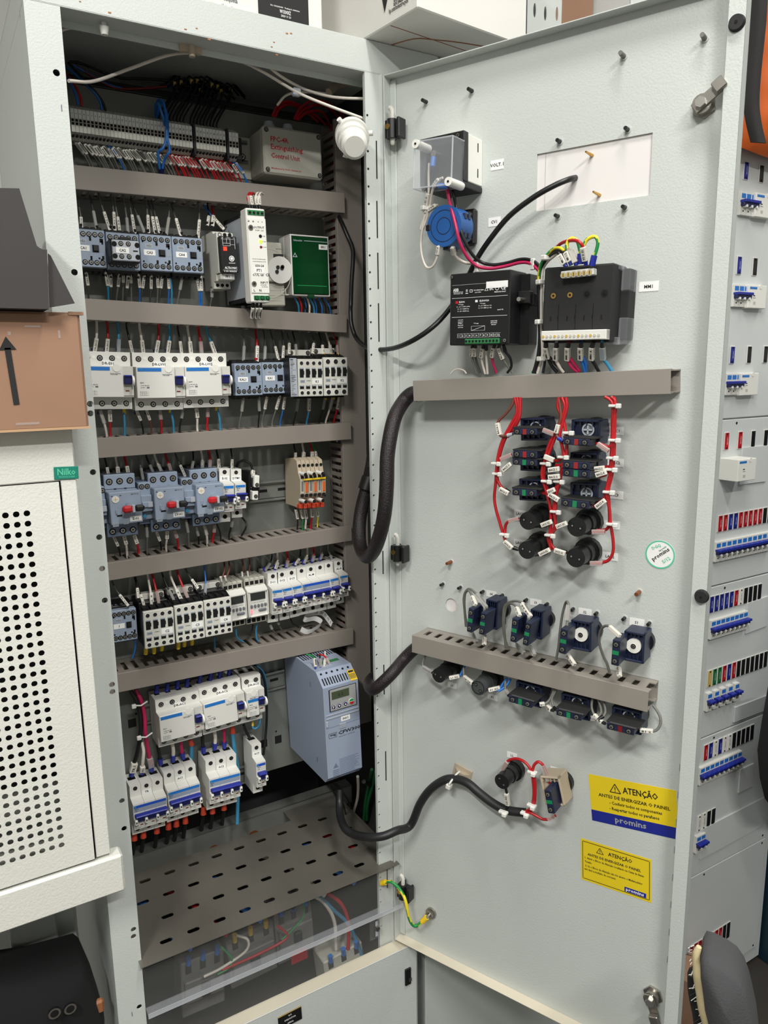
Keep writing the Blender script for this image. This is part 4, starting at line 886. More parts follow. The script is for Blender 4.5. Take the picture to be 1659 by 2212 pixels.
# voltmeter back with clear cover
uR, vT = DR.uv(*cQ(1065, 765), 0); vB = DR.uv(*cQ(1065, 1145), 0)[1]; uL = DR.uv(*cQ(580, 900), .045)[0]; w = uR-uL; h = vT-vB
M_ = DR.M((uR+uL)/2, (vT+vB)/2); Mi = M_.inverted()
o = thing('voltmeter', 'back of a square voltmeter under a clear plastic cover, top left of the door', 'panel meter', M_)
B = MB(); B.box(-w/2, w/2, -h/2, h/2, 0, .043, 'white', .001)
for y in (.3, -.24): B.box(w/2, w/2+.0004, y*h-.006, y*h+.005, .012, .014, 'hole')
B.build('case', o)
B = MB(); B.box(-w/2-.001, w/2+.001, -h/2-.001, h/2+.001, .040, .052, 'black', .001).box(-w/2+.008, w/2+.0005, -h/2-.008, -h/2-.001, .0, .052, 'black', .001).screw(w/2-.008, h/2-.004, .0525, .003, 'steel'); B.screw(-w/2+.006, -h/2-.003, .0525, .003, 'steel'); B.build('back_frame', o)
M2, w2, h2 = dbox(*px(cQ, (502, 780), (812, 728), (814, 1120), (506, 1158)), d=.082); K = MB(); K.T = Mi @ M2
K.box(-w2/2, w2/2, -h2/2, h2/2, .0805, .082, 'clearthin', .0006)
for x0_, x1_, y0_, y1_ in ((-1, 1, 1, 1), (-1, 1, -1, -1), (-1, -1, -1, 1), (1, 1, -1, 1)): K.tube([(x0_*w2/2, y0_*h2/2, .081), (x1_*w2/2, y1_*h2/2, .081)], .0011, 'clearedge', 6)
for x0_ in (-1, 1): K.tube([(x0_*w2/2, -h2/2, .052), (x0_*w2/2, -h2/2, .081)], .0009, 'clearedge', 6).tube([(x0_*w2/2, h2/2, .052), (x0_*w2/2, h2/2, .081)], .0009, 'clearedge', 6)
K.box(-w2/2, -w2/2+.0015, -h2/2, h2/2, .052, .081, 'clearthin').box(w2/2-.0015, w2/2, -h2/2, h2/2, .052, .081, 'clearthin').box(-w2/2, w2/2, h2/2-.0015, h2/2, .052, .081, 'clearthin').box(-w2/2, w2/2, -h2/2, -h2/2+.0015, .052, .081, 'clearthin')
K.build('clear_cover', o)
for sx, sy in ((-1, 1), (1, -1)):
    F = MB(); F.T = K.T; F.cyl((sx*(w2/2-.003), sy*(h2/2-.003), .05), (sx*(w2/2-.003), sy*(h2/2-.003), .084), .0055, 'white', 16).disc(sx*(w2/2-.003), sy*(h2/2-.003), .0842, .0015, 'hole'); F.build('cover_post', o)
for x, y in ((-.010, .016), (.012, -.022)):
    F = MB(); F.T = K.T; F.cyl((x, y, .05), (x, y, .064), .0042, 'steel', 8); F.cyl((x-.001, y-.004, .062), (x-.001, y-.016, .064) if x < 0 else (x-.013, y-.003, .064), .0036, 'bluewire', 12); F.build('terminal_screw', o)
# blue changeover switch
M_, w, h = dbox(*px(cQ, (745, 1345), (1003, 1322), (1000, 1612), (748, 1650)), d=.010)
o = thing('selector_switch', 'round blue cam selector switch on a square black base', 'switch', M_)
B = MB(); B.box(-w/2, w/2, -h/2, h/2, 0, .010, 'black', .003).cyl((-.002, 0, .01), (-.002, 0, .03), .024, 'black', 28)
for x in (-1, 1):
    for y in (-1, 1): B.cyl((x*(w/2-.008), y*(h/2-.008), .01), (x*(w/2-.008), y*(h/2-.008), .015), .0034, 'steel', 14)
B.build('base', o); cu, cv = DR.uv(*cQ(745, 1462), .062); ou, ov = (M_.inverted() @ DR.M(cu, cv)).translation[:2]
F = MB(); F.cyl((ou, ov, .028), (ou, ov, .061), .0265, 'switchblue', 30); F.ring((ou, ov, .0612), .010, .011, 'navy', 24); F.ring((ou, ov, .0612), .0195, .0205, 'navy', 30)
for z in (.034, .044): 
    for y in (.012, 0, -.012): F.box(ou+.022, ou+.0262, ov+y-.0035, ov+y+.0035, z, z+.006, 'navy', .0005)
F.box(ou-.028, ou-.021, ov-.004, ov+.004, .05, .0622, 'black', .001).box(ou-.004, ou+.004, ov-.0295, ov-.024, .03, .055, 'black'); F.build('switch_body', o)
# earth leakage relay
M_, w, h = dbox(*px(cS, (186, 668), (965, 603), (948, 1562), (189, 1577)), d=.060)
o = thing('earth_leakage_relay', 'black earth leakage relay with white printed legend, left of the meter', 'relay', M_)
B = MB(); B.box(-w/2, w/2, -h/2, h/2, .012, .060, 'black', .0012).box(w/2-.002, w/2+.012, -h/2, h/2-.003, 0, .028, 'black', .001).box(-w/2+.002, w/2, -h/2+.002, h/2-.002, 0, .02, 'black')
B.screw(-w/2+.003, h/2-.004, .0602, .0022); B.screw(w/2-.006, -h/2+.005, .0602, .0026)
B.box(w/2+.001, w/2+.018, .005, .021, .028, .040, 'black', .001).box(w/2+.014, w/2+.022, .003, .018, .012, .032, 'black', .001)
B.cyl((w/2+.008, .010, .040), (w/2+.008, .010, .052), .0028, 'steel', 12, capm='screw')
B.build('housing', o); z = .0603
F = MB(); X0, X1 = -w/2+.0035, w/2-.0035
for y in (.34, .16, -.105): F.box(X0, X1, y*h-.0002, y*h+.0002, z-.0003, z, 'ink_white') if y != .34 else F.box(X0, .016, y*h, y*h+.0002, z-.0003, z, 'ink_white')
F.box(.010, X1, .27*h, .36*h, z-.0003, z+.0001, 'label')
def tx(t_, u, v, s_, w_=None, m='ink_white'): F.text(t_, -w/2+u*w, -h/2+v*h, z+.0001, s_, m, w=w_)
tx('ABB', .105, .775, .0040, .0085); tx('ABB S.p.A. Via Pescaria 5  20056 Trezzo d Adda', .145, .742, .0012, .0145); tx('24060 Bergamo, Italy', .145, .722, .0012, .014)
F.box(-w/2+.27*w, -w/2+.31*w, -h/2+.715*h, -h/2+.725*h, z-.0002, z+.0001, 'ink_white'); F.box(-w/2+.275*w, -w/2+.305*w, -h/2+.74*h, -h/2+.775*h, z-.0002, z+.0001, 'greyplate')
F.box(-w/2+.34*w, -w/2+.385*w, -h/2+.73*h, -h/2+.768*h, z-.0002, z, 'ink_white').box(-w/2+.347*w, -w/2+.378*w, -h/2+.736*h, -h/2+.762*h, z, z+.0001, 'black')
tx('0,2-2,5', .44, .755, .0013, .006); tx('=>', .52, .755, .002, .010); tx('max 0,5Nm', .48, .725, .0012, .009)
for a, b_ in (((.59, .74), (.645, .74)), ((.645, .74), (.617, .785)), ((.617, .785), (.59, .74))):
    x0, y0, x1, y1 = -w/2+a[0]*w, -h/2+a[1]*h, -w/2+b_[0]*w, -h/2+b_[1]*h; F.tube([(x0, y0, z), (x1, y1, z)], .0003, 'ink_white', 4)
tx('EAC', .70, .765, .0040, .0055); F.ring((-w/2+.79*w, -h/2+.765*h, z), .0021, .0027, 'ink_white'); tx('CE', .89, .762, .0042, .0068); tx('MADE IN ITALY', .84, .715, .0015, .0165)
F.box(-w/2+.10*w, -w/2+.145*w, -h/2+.585*h, -h/2+.62*h, z-.0002, z, 'red'); tx('ELR96', .21, .605, .0022, .0085)
for i, t_ in enumerate(('* V aux:', '5 - 6 = 110V ac/dc', '5 - 7 = 230V ac', '5 - 8 = 400V ac')): tx(t_, .235-.04*(i == 0), .57-i*.031, .0014, .008+.009*(i > 0)+.003*(i == 1))
F.box(-w/2+.435*w, -w/2+.475*w, -h/2+.59*h, -h/2+.622*h, z-.0002, z, 'ink_white'); tx('ELR96V24', .585, .607, .0022, .0135)
for i, t_ in enumerate(('* V aux:', '5 - 6 = 24V ac / dc', '5 - 7 = 48V ac / dc')): tx(t_, .60-.04*(i == 0), .57-i*.031, .0014, .008+.011*(i > 0))
tx('max 3 VA', .85, .475, .0015, .0085)
for i, t_ in enumerate(('current', 'transformer', '75,', 'input', 'current')): tx(t_, .19, .355-i*.026, .0013, .008)
tx('* V aux.', .46, .30, .0015, .0075); tx('output relay', .75, .325, .0013, .010); tx('(5A 250V)', .75, .30, .0014, .009); tx('FAULT', .75, .275, .0014, .007)
x0, x1, y0, y1 = -w/2+.375*w, -w/2+.60*w, -h/2+.20*h, -h/2+.262*h
for q in ((x0, x1, y0, y0+.0002), (x0, x1, y1, y1+.0002), (x0, x0+.0002, y0, y1), (x1, x1+.0002, y0, y1)): F.box(*q, z-.0003, z, 'ink_white')
F.tube([(x0, y0, z), (x1, y1, z)], .00025, 'ink_white', 4)
x0, x1, y0, y1 = -w/2+.14*w, -w/2+.86*w, -h/2+.105*h, -h/2+.16*h
for q in ((x0, x1, y0, y0+.0002), (x0, x1, y1, y1+.0002)): F.box(*q, z-.0003, z, 'ink_white')
for i in range(12): F.text(str(i+1), x0+(i+.5)*(x1-x0)/12, (y0+y1)/2, z+.0001, .0026, 'ink_white'); F.box(x0+i*(x1-x0)/12, x0+i*(x1-x0)/12+.0002, y0, y1, z-.0003, z, 'ink_white')
F.build('printed_face', o)
G = MB(); G.box(-w/2+.13*w, -w/2+.86*w, -h/2+.004, -h/2+.095*h, z-.0006, z-.0001, 'hole').box(-w/2+.28*w, -w/2+.855*w, -h/2+.012*h, -h/2+.085*h, .050, .063, 'greenpcb', .0008)
for i in range(10): G.disc(-w/2+(.31+i*.057)*w, -h/2+.052*h, .0631, .0015, 'hole')
G.build('terminal_block', o)
# multimeter
M_, w, h = dbox(*px(cT, (178, 512), (956, 453), (938, 1338), (162, 1347)), d=.055)
o = thing('multimeter', 'black square power meter back with cream terminal strips, wires above and below', 'panel meter', M_)
B = MB(); B.box(-w/2, w/2, -h/2, h/2, .006, .055, 'black_matt', .002).box(w/2-.004, w/2+.010, -h/2+.003, h/2-.004, 0, .025, 'black_matt', .001)
for i in range(4):
    x = -w/2+.0065+(i*.0215 if i < 4 else 0)+.003; y = h*.10
    B.ring((x+.004, y+.002, .0552), .0034, .0048, 'black'); B.disc(x+.004, y+.002, .0552, .0034, 'brass' if i < 2 else 'hole', 16); B.disc(x+.004, y+.002, .0557, .0014, 'hole')
    B.box(x+.001, x+.0025, -h*.21, -h*.15, .055, .0554, 'hole')
    if i: B.box(-w/2+(i*.25-.013)*w, -w/2+(i*.25-.013)*w+.0006, -h*.36, 0, .055, .0554, 'hole'); B.box(-w/2+(i*.25-.02)*w-.0005, -w/2+(i*.25-.013)*w, -h*.20, -h*.14, .055, .0554, 'hole')
B.build('housing', o)
a0 = dbox(*px(cT, (372, 553), (742, 508), (730, 590), (365, 622)), d=.066); G = MB(); G.T = M_.inverted() @ a0[0]
G.box(-a0[1]/2, a0[1]/2, -a0[2]/2, a0[2]/2, .05, .066, 'cream', .0008)
for i in range(6): x = -a0[1]/2+(i+.5)*a0[1]/6.2; G.ring((x, -.001, .0663), .0028, .0036, 'cream_dark', 16); G.disc(x, -.001, .0663, .0024, 'gold'); G.box(x-.0004, x+.0004, -.003, .001, .0663, .0668, 'ink')
G.build('terminal_strip', o)
a0 = dbox(*px(cT, (150, 1222), (880, 1195), (880, 1312), (148, 1325)), d=.066); G = MB(); G.T = M_.inverted() @ a0[0]
G.box(-a0[1]/2, a0[1]/2, -a0[2]/2, a0[2]/2, .05, .066, 'cream', .0008).box(a0[1]/2-.007, a0[1]/2, -a0[2]/2, a0[2]/2, .045, .0655, 'cream')
for i in range(15): G.disc(-a0[1]/2+.003+i*(a0[1]-.012)/14, -.001, .0663, .0017, 'gold' if i % 3 == 0 else 'cream_dark', 12)
G.build('terminal_strip', o)
for y, s_ in ((h*.34, 1), (-h*.36, -1)):
    G = MB(); G.box(w/2+.002, w/2+.013, y-.016, y+.016, .008, .034, 'clearthin', .001).box(w/2-.010, w/2+.004, y+s_*.012-.004, y+s_*.012+.005, .030, .040, 'clearthin', .001); G.build('mounting_clip', o)
# small name labels stuck on the door sheet
for t_, p, w_, h_ in (('VOLT. I', cQ(1185, 965), .0190, .0125), ('CV1', cQ(1162, 1430), .0185, .0115), ('MM1', cT(1357, 720), .0235, .0115), ('BAC1', cU(1335, 418), .021, .0105), ('BAC2', cU(1335, 735), .021, .0105), ('BAC3', cU(1320, 1055), .024, .0105),
    ('LAC1', cU(1298, 1355), .021, .0105), ('LAC2', cU(1280, 1668), .021, .0105), ('LAC3', cU(385, 1243), .018, .0105), ('LAC4', cU(380, 1533), .018, .0105), ('S4', cW(1045, 275), .0165, .0095), ('S3', cW(1542, 370), .0175, .0095), ('S2', cX(642, 478), .0185, .0100),
    ('S1', cX(1222, 592), .0195, .0105), ('L1', cW(607, 1297), .0155, .0095), ('P1', cW(1058, 1430), .0165, .0095), ('L2', cY(900, 138), .0165, .0095), ('B2', cY(1315, 281), .0175, .0095)):
    u, v = DR.uv(*p); mb = MB(); name_plate(mb, t_, 0, 0, .0001, w_, h_, k=.34)
    tag(mb.build('name_label', None, DR.M(u, v)), f'small white paper label printed {t_} stuck on the open door', 'label', 'printed name labels on the door')
# push button assemblies
def collar(o, Mi, q, d0, d1, knob=None, m='navy'):
    M2, w2, h2 = DR.quad(*q, d1); B = MB(); B.T = Mi @ M2
    B.box(-w2/2, w2/2, -h2/2, h2/2, d0, d1-.006, m, .001).box(-w2/2, w2/2, h2/2-.003, h2/2, d1-.008, d1, m, .0008).box(-w2/2, w2/2, -h2/2, -h2/2+.003, d1-.008, d1, m, .0008).box(-w2/2, -w2/2+.003, -h2/2, h2/2, d1-.008, d1, m, .0008).box(w2/2-.003, w2/2, -h2/2, h2/2, d1-.008, d1, m, .0008)
    for i in range(4): B.box(-w2/2+.003+i*(w2-.006)/4, -w2/2+.0042+i*(w2-.006)/4, h2/2-.008, h2/2-.002, d1-.007, d1-.001, m); B.box(-w2/2+.003+i*(w2-.006)/4, -w2/2+.0042+i*(w2-.006)/4, -h2/2+.002, -h2/2+.008, d1-.007, d1-.001, m)
    B.cyl((.002, 0, 0), (.002, 0, d0+.002), min(w2, h2)*.46+.003, 'black', 22); B.build('mounting_collar', o)
    if knob:
        K = MB(); K.T = B.T; kx, ky = knob[1]
        if knob[0] == 'cross': K.ring((kx, ky, d1-.0035), .0062, .0082, 'greylight', 20); K.box(kx-.0055, kx+.0055, ky-.001, ky+.001, d1-.006, d1-.002, 'greylight').box(kx-.001, kx+.001, ky-.0055, ky+.0055, d1-.006, d1-.002, 'greylight').disc(kx, ky, d1-.0055, .0075, 'ink_grey', 20)
        elif knob[0] == 'arc': K.ring((kx, ky, d1-.0035), .0066, .0082, 'greylight', 20); K.disc(kx, ky, d1-.0055, .0062, 'dark', 18)
        else: K.cyl((kx, ky, d1-.008), (kx, ky, d1-.0015), .0095, 'white', 22); K.disc(kx, ky, d1-.0012, .0035, 'cream_dark', 16); K.screw(kx, ky, d1-.0008, .0026)
        K.build('actuator', o)
def strip(o, Mi, q, d, col, vert=False, flap=False):
    M2, w2, h2 = DR.quad(*q, d); B = MB(); B.T = Mi @ M2; L, W_ = (h2, w2) if vert else (w2, h2)
    if vert: B.T = B.T @ Matrix.Rotation(R(90), 4, 'Z')
    B.box(-L/2, L/2, -W_/2, W_/2, d-.030, d, 'navy', .001)
    for s_ in (-1, 1): B.screw(s_*L*.32, 0, d+.0002, min(.0032, W_*.36), 'devgrey'); B.text('%d' % (1 if s_ > 0 else 2), s_*L*.14, 0, d+.0003, .0022, 'magic')
    if not vert: B.box(-L/2-.001, L/2+.006, W_/2-.0002, W_/2+.0018, d-.03, d-.001, 'black_matt', .0006)
    if flap: B.box(-L/2+.004, L/2+.003, W_/2, W_/2+.0015, d-.028, d+.001, 'fabric_grey', .0006)
    b = B.build('contact_block', o)
    W2 = MB(); W2.T = B.T; W2.box(-L*.075, L*.075, -W_*.42, W_*.42, d, d+.0005, col); W2.build('colour_flag', b)
def pushb(nm, label, cat, strips, col, knob, d=.062, vert=False, flap=False, grp=None, m='navy'):
    u, v = DR.uv(*(V2(strips[0][0][0])+V2(strips[0][0][2]))/2, d); M_ = DR.M(u, v); Mi = M_.inverted()
    o = thing(nm, label, cat, M_, grp)
    if col: collar(o, Mi, col, .006, .036, knob, m)
    for q, c_ in strips: strip(o, Mi, q, d, c_, vert, flap)
    return o
g_ = 'push button backs in two columns'
pushb('push_button', 'upper left push button back with one red flagged contact block', 'push button', [(px(cU, (312, 393), (545, 398), (552, 463), (315, 455)), 'flagred')], px(cU, (385, 292), (640, 290), (645, 510), (392, 518)), ('arc', (.002, .002)), grp=g_)
pushb('push_button', 'middle left push button back with stacked red and green flagged contact blocks', 'push button', [(px(cU, (310, 612), (550, 624), (553, 693), (312, 683)), 'flagred'), (px(cU, (305, 695), (552, 707), (548, 775), (305, 752)), 'flaggreen')], px(cU, (385, 588), (630, 596), (632, 825), (385, 815)), None, grp=g_)
pushb('push_button', 'lower left push button back with one green flagged contact block', 'push button', [(px(cU, (303, 995), (545, 1005), (545, 1080), (305, 1055)), 'flaggreen')], px(cU, (362, 893), (625, 903), (632, 1120), (385, 1110)), ('arc', (.002, .002)), grp=g_)
pushb('push_button', 'upper right push button back marked BAC1, grey cross visible above its red flagged block', 'push button', [(px(cU, (812, 485), (1078, 503), (1075, 572), (812, 556)), 'flagred')], px(cU, (890, 305), (1185, 312), (1180, 560), (895, 550)), ('cross', (.002, .003)), grp=g_)
pushb('push_button', 'middle right push button back marked BAC2 with stacked red and green flagged contact blocks', 'push button', [(px(cU, (805, 715), (1078, 736), (1078, 808), (805, 791)), 'flagred'), (px(cU, (804, 795), (1078, 812), (1075, 890), (804, 870)), 'flaggreen')], px(cU, (880, 628), (1160, 642), (1165, 870), (885, 860)), ('arc', (.002, .004)), grp=g_)
pushb('push_button', 'lower right push button back marked BAC3, grey cross visible above its green flagged block', 'push button', [(px(cU, (790, 1093), (1068, 1126), (1070, 1203), (790, 1165)), 'flaggreen')], px(cU, (882, 928), (1165, 948), (1165, 1175), (885, 1160)), ('cross', (.002, .001)), grp=g_)
g_ = 'button backs below the lower door duct'
pushb('push_button', 'button back below the lower duct, left one, green flag', 'push button', [(px(cW, (1238, 1405), (1500, 1478), (1496, 1560), (1236, 1482)), 'flaggreen')], px(cW, (1310, 1245), (1600, 1320), (1605, 1560), (1320, 1480)), ('arc', (.002, .004)), flap=True, grp=g_)
pushb('push_button', 'button back below the lower duct, middle one, green flag', 'push button', [(px(cX, (318, 1560), (600, 1628), (596, 1702), (315, 1633)), 'flaggreen')], px(cX, (370, 1385), (690, 1450), (690, 1700), (380, 1640)), ('arc', (.002, .005)), flap=True, grp=g_)
pushb('push_button', 'button back below the lower duct, right end, red flag', 'push button', [(px(cX, (882, 1710), (1190, 1786), (1186, 1866), (882, 1788)), 'darkred')], px(cX, (935, 1530), (1270, 1610), (1275, 1860), (945, 1790)), ('arc', (.002, .005)), flap=True, grp=g_)
g_ = 'selector switch backs above the lower door duct'
pushb('rotary_selector', 'selector back marked S4 with two green flagged contact blocks', 'selector switch', [(px(cW, (785, 428), (842, 444), (832, 716), (768, 697)), 'flaggreen'), (px(cW, (922, 476), (984, 492), (966, 746), (906, 724)), 'flaggreen')], px(cW, (985, 330), (1120, 365), (1105, 680), (965, 650)), None, .068, True, grp=g_)
pushb('rotary_selector', 'selector back marked S3 with two green flagged contact blocks', 'selector switch', [(px(cW, (1270, 538), (1336, 556), (1330, 830), (1258, 808)), 'flaggreen'), (px(cW, (1414, 580), (1480, 600), (1464, 868), (1406, 846)), 'flaggreen')], px(cW, (1480, 440), (1625, 475), (1605, 790), (1465, 760)), None, .068, True, grp=g_)
pushb('rotary_selector', 'selector back marked S2 with a white round actuator and one contact block', 'selector switch', [(px(cX, (360, 653), (440, 672), (430, 960), (356, 937)), 'flaggreen')], px(cX, (485, 560), (715, 600), (706, 930), (480, 892)), ('white', (-.001, .001)), .064, True, grp=g_)
pushb('rotary_selector', 'selector back marked S1 with a white round actuator, nearest the duct end', 'selector switch', [(px(cX, (945, 778), (1028, 798), (1024, 1090), (936, 1070)), 'flaggreen')], px(cX, (1075, 680), (1310, 730), (1300, 1062), (1070, 1020)), ('white', (-.001, .001)), .064, True, grp=g_)
pushb('push_button', 'beige framed button back marked B2 with one green flagged contact block', 'push button', [(px(cY, (1196, 464), (1266, 472), (1302, 694), (1242, 686)), 'flaggreen')], px(cY, (1165, 335), (1345, 350), (1395, 620), (1205, 605)), None, .058, True, m='tan')
def lamp(label, f, d, r, grp, m='black', grey=False):
    u, v = DR.uv(*f, d); o = thing('indicator_lamp', label, 'indicator lamp', DR.M(u, v), grp); B = MB()
    B.cyl((0, 0, .012), (0, 0, d), r, m, 24).cyl((0, 0, .010), (0, 0, d*.55), r*1.12, m, 24)
    if grey: B.ring((0, 0, d+.0002), r*.75, r*.85, 'black', 24)
    for x, y in ((-.3*r, .35*r), (.3*r, -.35*r)) if grey or grp is None else ((-.45*r, .1*r), (.4*r, -.1*r)): B.disc(x, y, d+.0002, .0024, 'hole'); B.disc(x, y, d+.0005, .0012, 'screw')
    B.build('lamp_body', o); B = MB(); B.cyl((0, 0, 0), (0, 0, .010), r*1.42, 'black', 14); B.cyl((0, 0, .008), (0, 0, .014), r*1.2, 'black', 24); B.build('lock_nut', o)
g_ = 'black lamp holders below the button backs'
lamp('black lamp holder marked LAC3, upper left of four', cU(462, 1315), .05, .0122, g_); lamp('black lamp holder marked LAC4, lower left of four', cU(450, 1606), .05, .0122, g_)
lamp('black lamp holder marked LAC1, upper right of four', cU(948, 1375), .05, .0128, g_); lamp('black lamp holder marked LAC2, lower right of four', cU(938, 1682), .05, .0128, g_)
lamp('black lamp holder marked L1 below the lower duct', cW(452, 1190), .05, .0112, 'holders below the lower duct'); lamp('dark grey buzzer marked P1 below the lower duct', cW(897, 1325), .05, .0118, 'holders below the lower duct', 'buzzer', True)
lamp('black lamp holder marked L2 near the bottom of the door', cY(803, 386), .046, .0115, None)
# stickers
M_, w, h = DR.quad(*px(cZ, (368, 373), (1352, 558), (1384, 1113), (412, 890)), .0002)
o = MB(); o.box(-w/2, w/2, -h/2+h*.24, h/2, 0, .0003, 'stickeryellow').box(-w/2, w/2, -h/2, -h/2+h*.24, 0, .0003, 'stickerblue')
z = .0005
def T_(t, u, v, s_, w_, m='ink'): o.text(t, -w/2+u*w, -h/2+v*h, z, s_*h, m, w=w_*w)
def tri(u, v, k, th=.0007):
    P_ = [(-w/2+u*w-k, -h/2+v*h-k*.85), (-w/2+u*w+k, -h/2+v*h-k*.85), (-w/2+u*w, -h/2+v*h+k*.85)]
    for i in range(3): a, b = P_[i], P_[(i+1) % 3]; o.tube([(*a, z-.0002), (*b, z-.0002)], th, 'ink', 4)
    o.text('!', -w/2+u*w, -h/2+v*h-k*.18, z, k*.95, 'ink', w=k*.25)
tri(.31, .80, .0075); T_('ATENÇÃO', .60, .795, .125, .40); T_('ANTES DE ENERGIZAR O PAINEL', .515, .60, .068, .82); T_('- Conferir todos os componentes', .53, .465, .066, .60); T_('- Reapertar todos os parafusos', .51, .345, .066, .57); T_('promins', .46, .115, .12, .36, 'greyplate')
so = o.build('warning_sticker', None, M_); tag(so, 'larger yellow warning sticker with a blue band along its bottom', 'sticker')
M_, w, h = DR.quad(*px(cZ, (285, 1087), (1078, 1338), (1070, 1815), (288, 1552)), .0002)
o = MB(); o.box(-w/2, w/2, -h/2, h/2, 0, .0003, 'stickeryellow', .0001)
for q in ((-.47, .47, .44, .452), (-.47, .47, -.452, -.44), (-.478, -.470, -.44, .44), (.470, .478, -.44, .44)): o.box(q[0]*w, q[1]*w, q[2]*h, q[3]*h, .0003, .0005, 'ink')
tri(.28, .83, .0050, .0005); T_('ATENÇÃO', .57, .82, .085, .34); T_('ANTES DE ENERGIZAR O PAINEL', .48, .665, .058, .76)
for i, (t_, u, w_) in enumerate((('1- Abrir o Bloco de Aferição localizado na Caixa de Baixa', .475, .84), ('Tensão.', .11, .11), ('2- Se o Bloco de Aferição não for aberto o Multimedidor', .47, .82), ('não fará a medição de corrente.', .28, .46))): T_(t_, u, .56-i*.085-(.02 if i > 1 else 0), .045, w_)
o.box(.13*w, .43*w, -.43*h, -.325*h, .0003, .0005, 'stickerblue'); o.text('promins', .275*w, -.38*h, .0007, .07*h, 'label', w=.25*w)
tag(o.build('warning_sticker', None, M_), 'smaller all yellow warning sticker with a thin black border', 'sticker')
u, v = DR.uv(1426, 1198); o = MB(); r_ = .0185; o.disc(0, 0, .0003, r_, 'label', 36, .0002); o.ring((0, 0, .0006), r_*.9, r_, 'aqua', 36)
o.text('promins', .001, 0, .0007, .0052, 'ink', w=.026, rot=R(40)).text('DGQ', -.005, .0095, .0007, .0038, 'aqua', rot=R(30)).text('Aprovado', .003, .008, .0007, .002, 'teal', rot=R(40)).text('5/12', .008, -.006, .0007, .0045, 'aqua', rot=R(40))
tag(o.build('round_sticker', None, DR.M(u, v)), 'round white sticker with a pale green rim near the right side of the door', 'sticker')
# cable anchor
u, v = DR.uv(*cY(425, 320), .004); o = thing('cable_tie_mount', 'cream adhesive cable tie mount holding the black spiral wrapped cable', 'cable mount', DR.M(u, v, 0, R(-12)))
MB().box(-.016, .016, -.0135, .0135, 0, .003, 'tan', .001).prism([(-.013, .003), (-.006, .010), (.006, .010), (.013, .003)], -.008, .006, 'tan', axis='y').build('base', o)
MB().tube(spline([(-.003, .006, .008), (-.004, .004, .016), (-.006, -.006, .028), (-.007, -.012, .026), (-.008, -.014, .014)], 4), .0018, 'cream', 6).box(-.012, -.004, -.019, -.011, .020, .030, 'cream', .001).build('tie', o)
# earth bolt
u, v = DR.uv(926, 1978, .010); o = thing('earthing_bolt', 'steel earthing bolt near the foot of the door where the green and yellow wire ends', 'bolt', DR.M(u, v))
MB().cyl((0, 0, 0), (0, 0, .004), .0095, 'steel', 20).prism([(math.cos(R(60*i))*.007, math.sin(R(60*i))*.007) for i in range(6)], .004, .010, 'steel').cyl((0, 0, .01), (0, 0, .02), .0035, 'steel', 14).build('bolt_body', o)
# white siren by the right post
sc = FR.pt(762, 300, .03); o = thing('white_beacon', 'white plastic beacon hanging at the top right behind the post', 'beacon', Matrix.Translation(sc)); a = (Vector((0, 0, CZ))-sc).normalized()*.4+Vector((-.1, -.3, -.32)); a.normalize()
MB().cyl(-a*.014, a*.012, .0205, 'cream', 30).cyl(a*.012, a*.030, .0185, 'white', 30, .0178).cyl(a*.030, a*.034, .0178, 'white', 30, .0135).build('lens', o)
B = MB(); B.cyl(-a*.018, -a*.006, .0235, 'cream', 30)
for k in range(3): t = R(30+k*120); e = a.orthogonal().normalized(); e = Matrix.Rotation(t, 3, a) @ e; B.cyl(e*.020-a*.012, e*.029-a*.010, .0035, 'cream', 10)
B.build('mounting_ring', o)
# ------------------------------------------------------------------ wires
CN = {'greywire': 'grey', 'dgreywire': 'dark grey', 'blackwire': 'black', 'redwire': 'red', 'red': 'red', 'whitewire': 'off white', 'tealwire': 'light blue', 'bluewire': 'blue', 'brownwire': 'brown', 'magenta': 'crimson', 'greenwire': 'green', 'yellowwire': 'yellow', 'beige': 'beige'}
ORD = 'first second third fourth fifth sixth seventh eighth ninth tenth eleventh twelfth thirteenth fourteenth fifteenth sixteenth seventeenth eighteenth nineteenth twentieth'.split()
def wire(pl, f, pts, ds, m, r, label, sl=None, fer=None, group=None, name='wire', cat='wire', n=7, P3=None, fl=.008, f0=None, k=6):
    if P3 is None:
        q = [float(x) for x in pts.split()]; q = list(zip(q[::2], q[1::2])); L = len(q); P3 = []
        for i, (x, y) in enumerate(q):
            t = i/(L-1)*(len(ds)-1); a = int(min(t, len(ds)-2)) if len(ds) > 1 else 0; d = ds[a]+(ds[a+1]-ds[a])*(t-a) if len(ds) > 1 else ds[0]
            P3.append(pl.pt(*f(x, y), d))
    P3 = spline(P3, k); o0 = P3[0].copy(); Q = [p-o0 for p in P3]; M0 = Matrix.Translation(o0)
    mb = MB().tube(Q, r, m, n); o = mb.build(name, None, M0)
    tag(o, label, cat, group)
    def at(t): t = max(0, min(.9999, t))*(len(Q)-1); i = int(t); return Q[i].lerp(Q[i+1], t-i)
    if sl:
        for t0, t1, tx_ in ([sl] if isinstance(sl, tuple) else sl):
            a, b = at(t0), at(t1); s = MB(); off = pl.n*(r*.5)
            a, b = (a, b) if (b-a).z > 0 else (b, a)
            sleeve_geo(s, a+off, b+off, pl.n, max(.0042, r*2.9), tx_, clear=not tx_, thick=r*2+.0016); s.build('marker_sleeve', o)
    if fer:
        a, b = Q[-1], Q[-1]+(Q[-2]-Q[-1]).normalized()*fl; MB().cyl(b, a, r*1.45, fer, 10, r*1.15).build('ferrule', o)
    if f0:
        a, b = Q[0], Q[0]+(Q[1]-Q[0]).normalized()*fl; MB().cyl(b, a, r*1.45, f0, 10, r*1.15).build('ferrule', o)
    return o
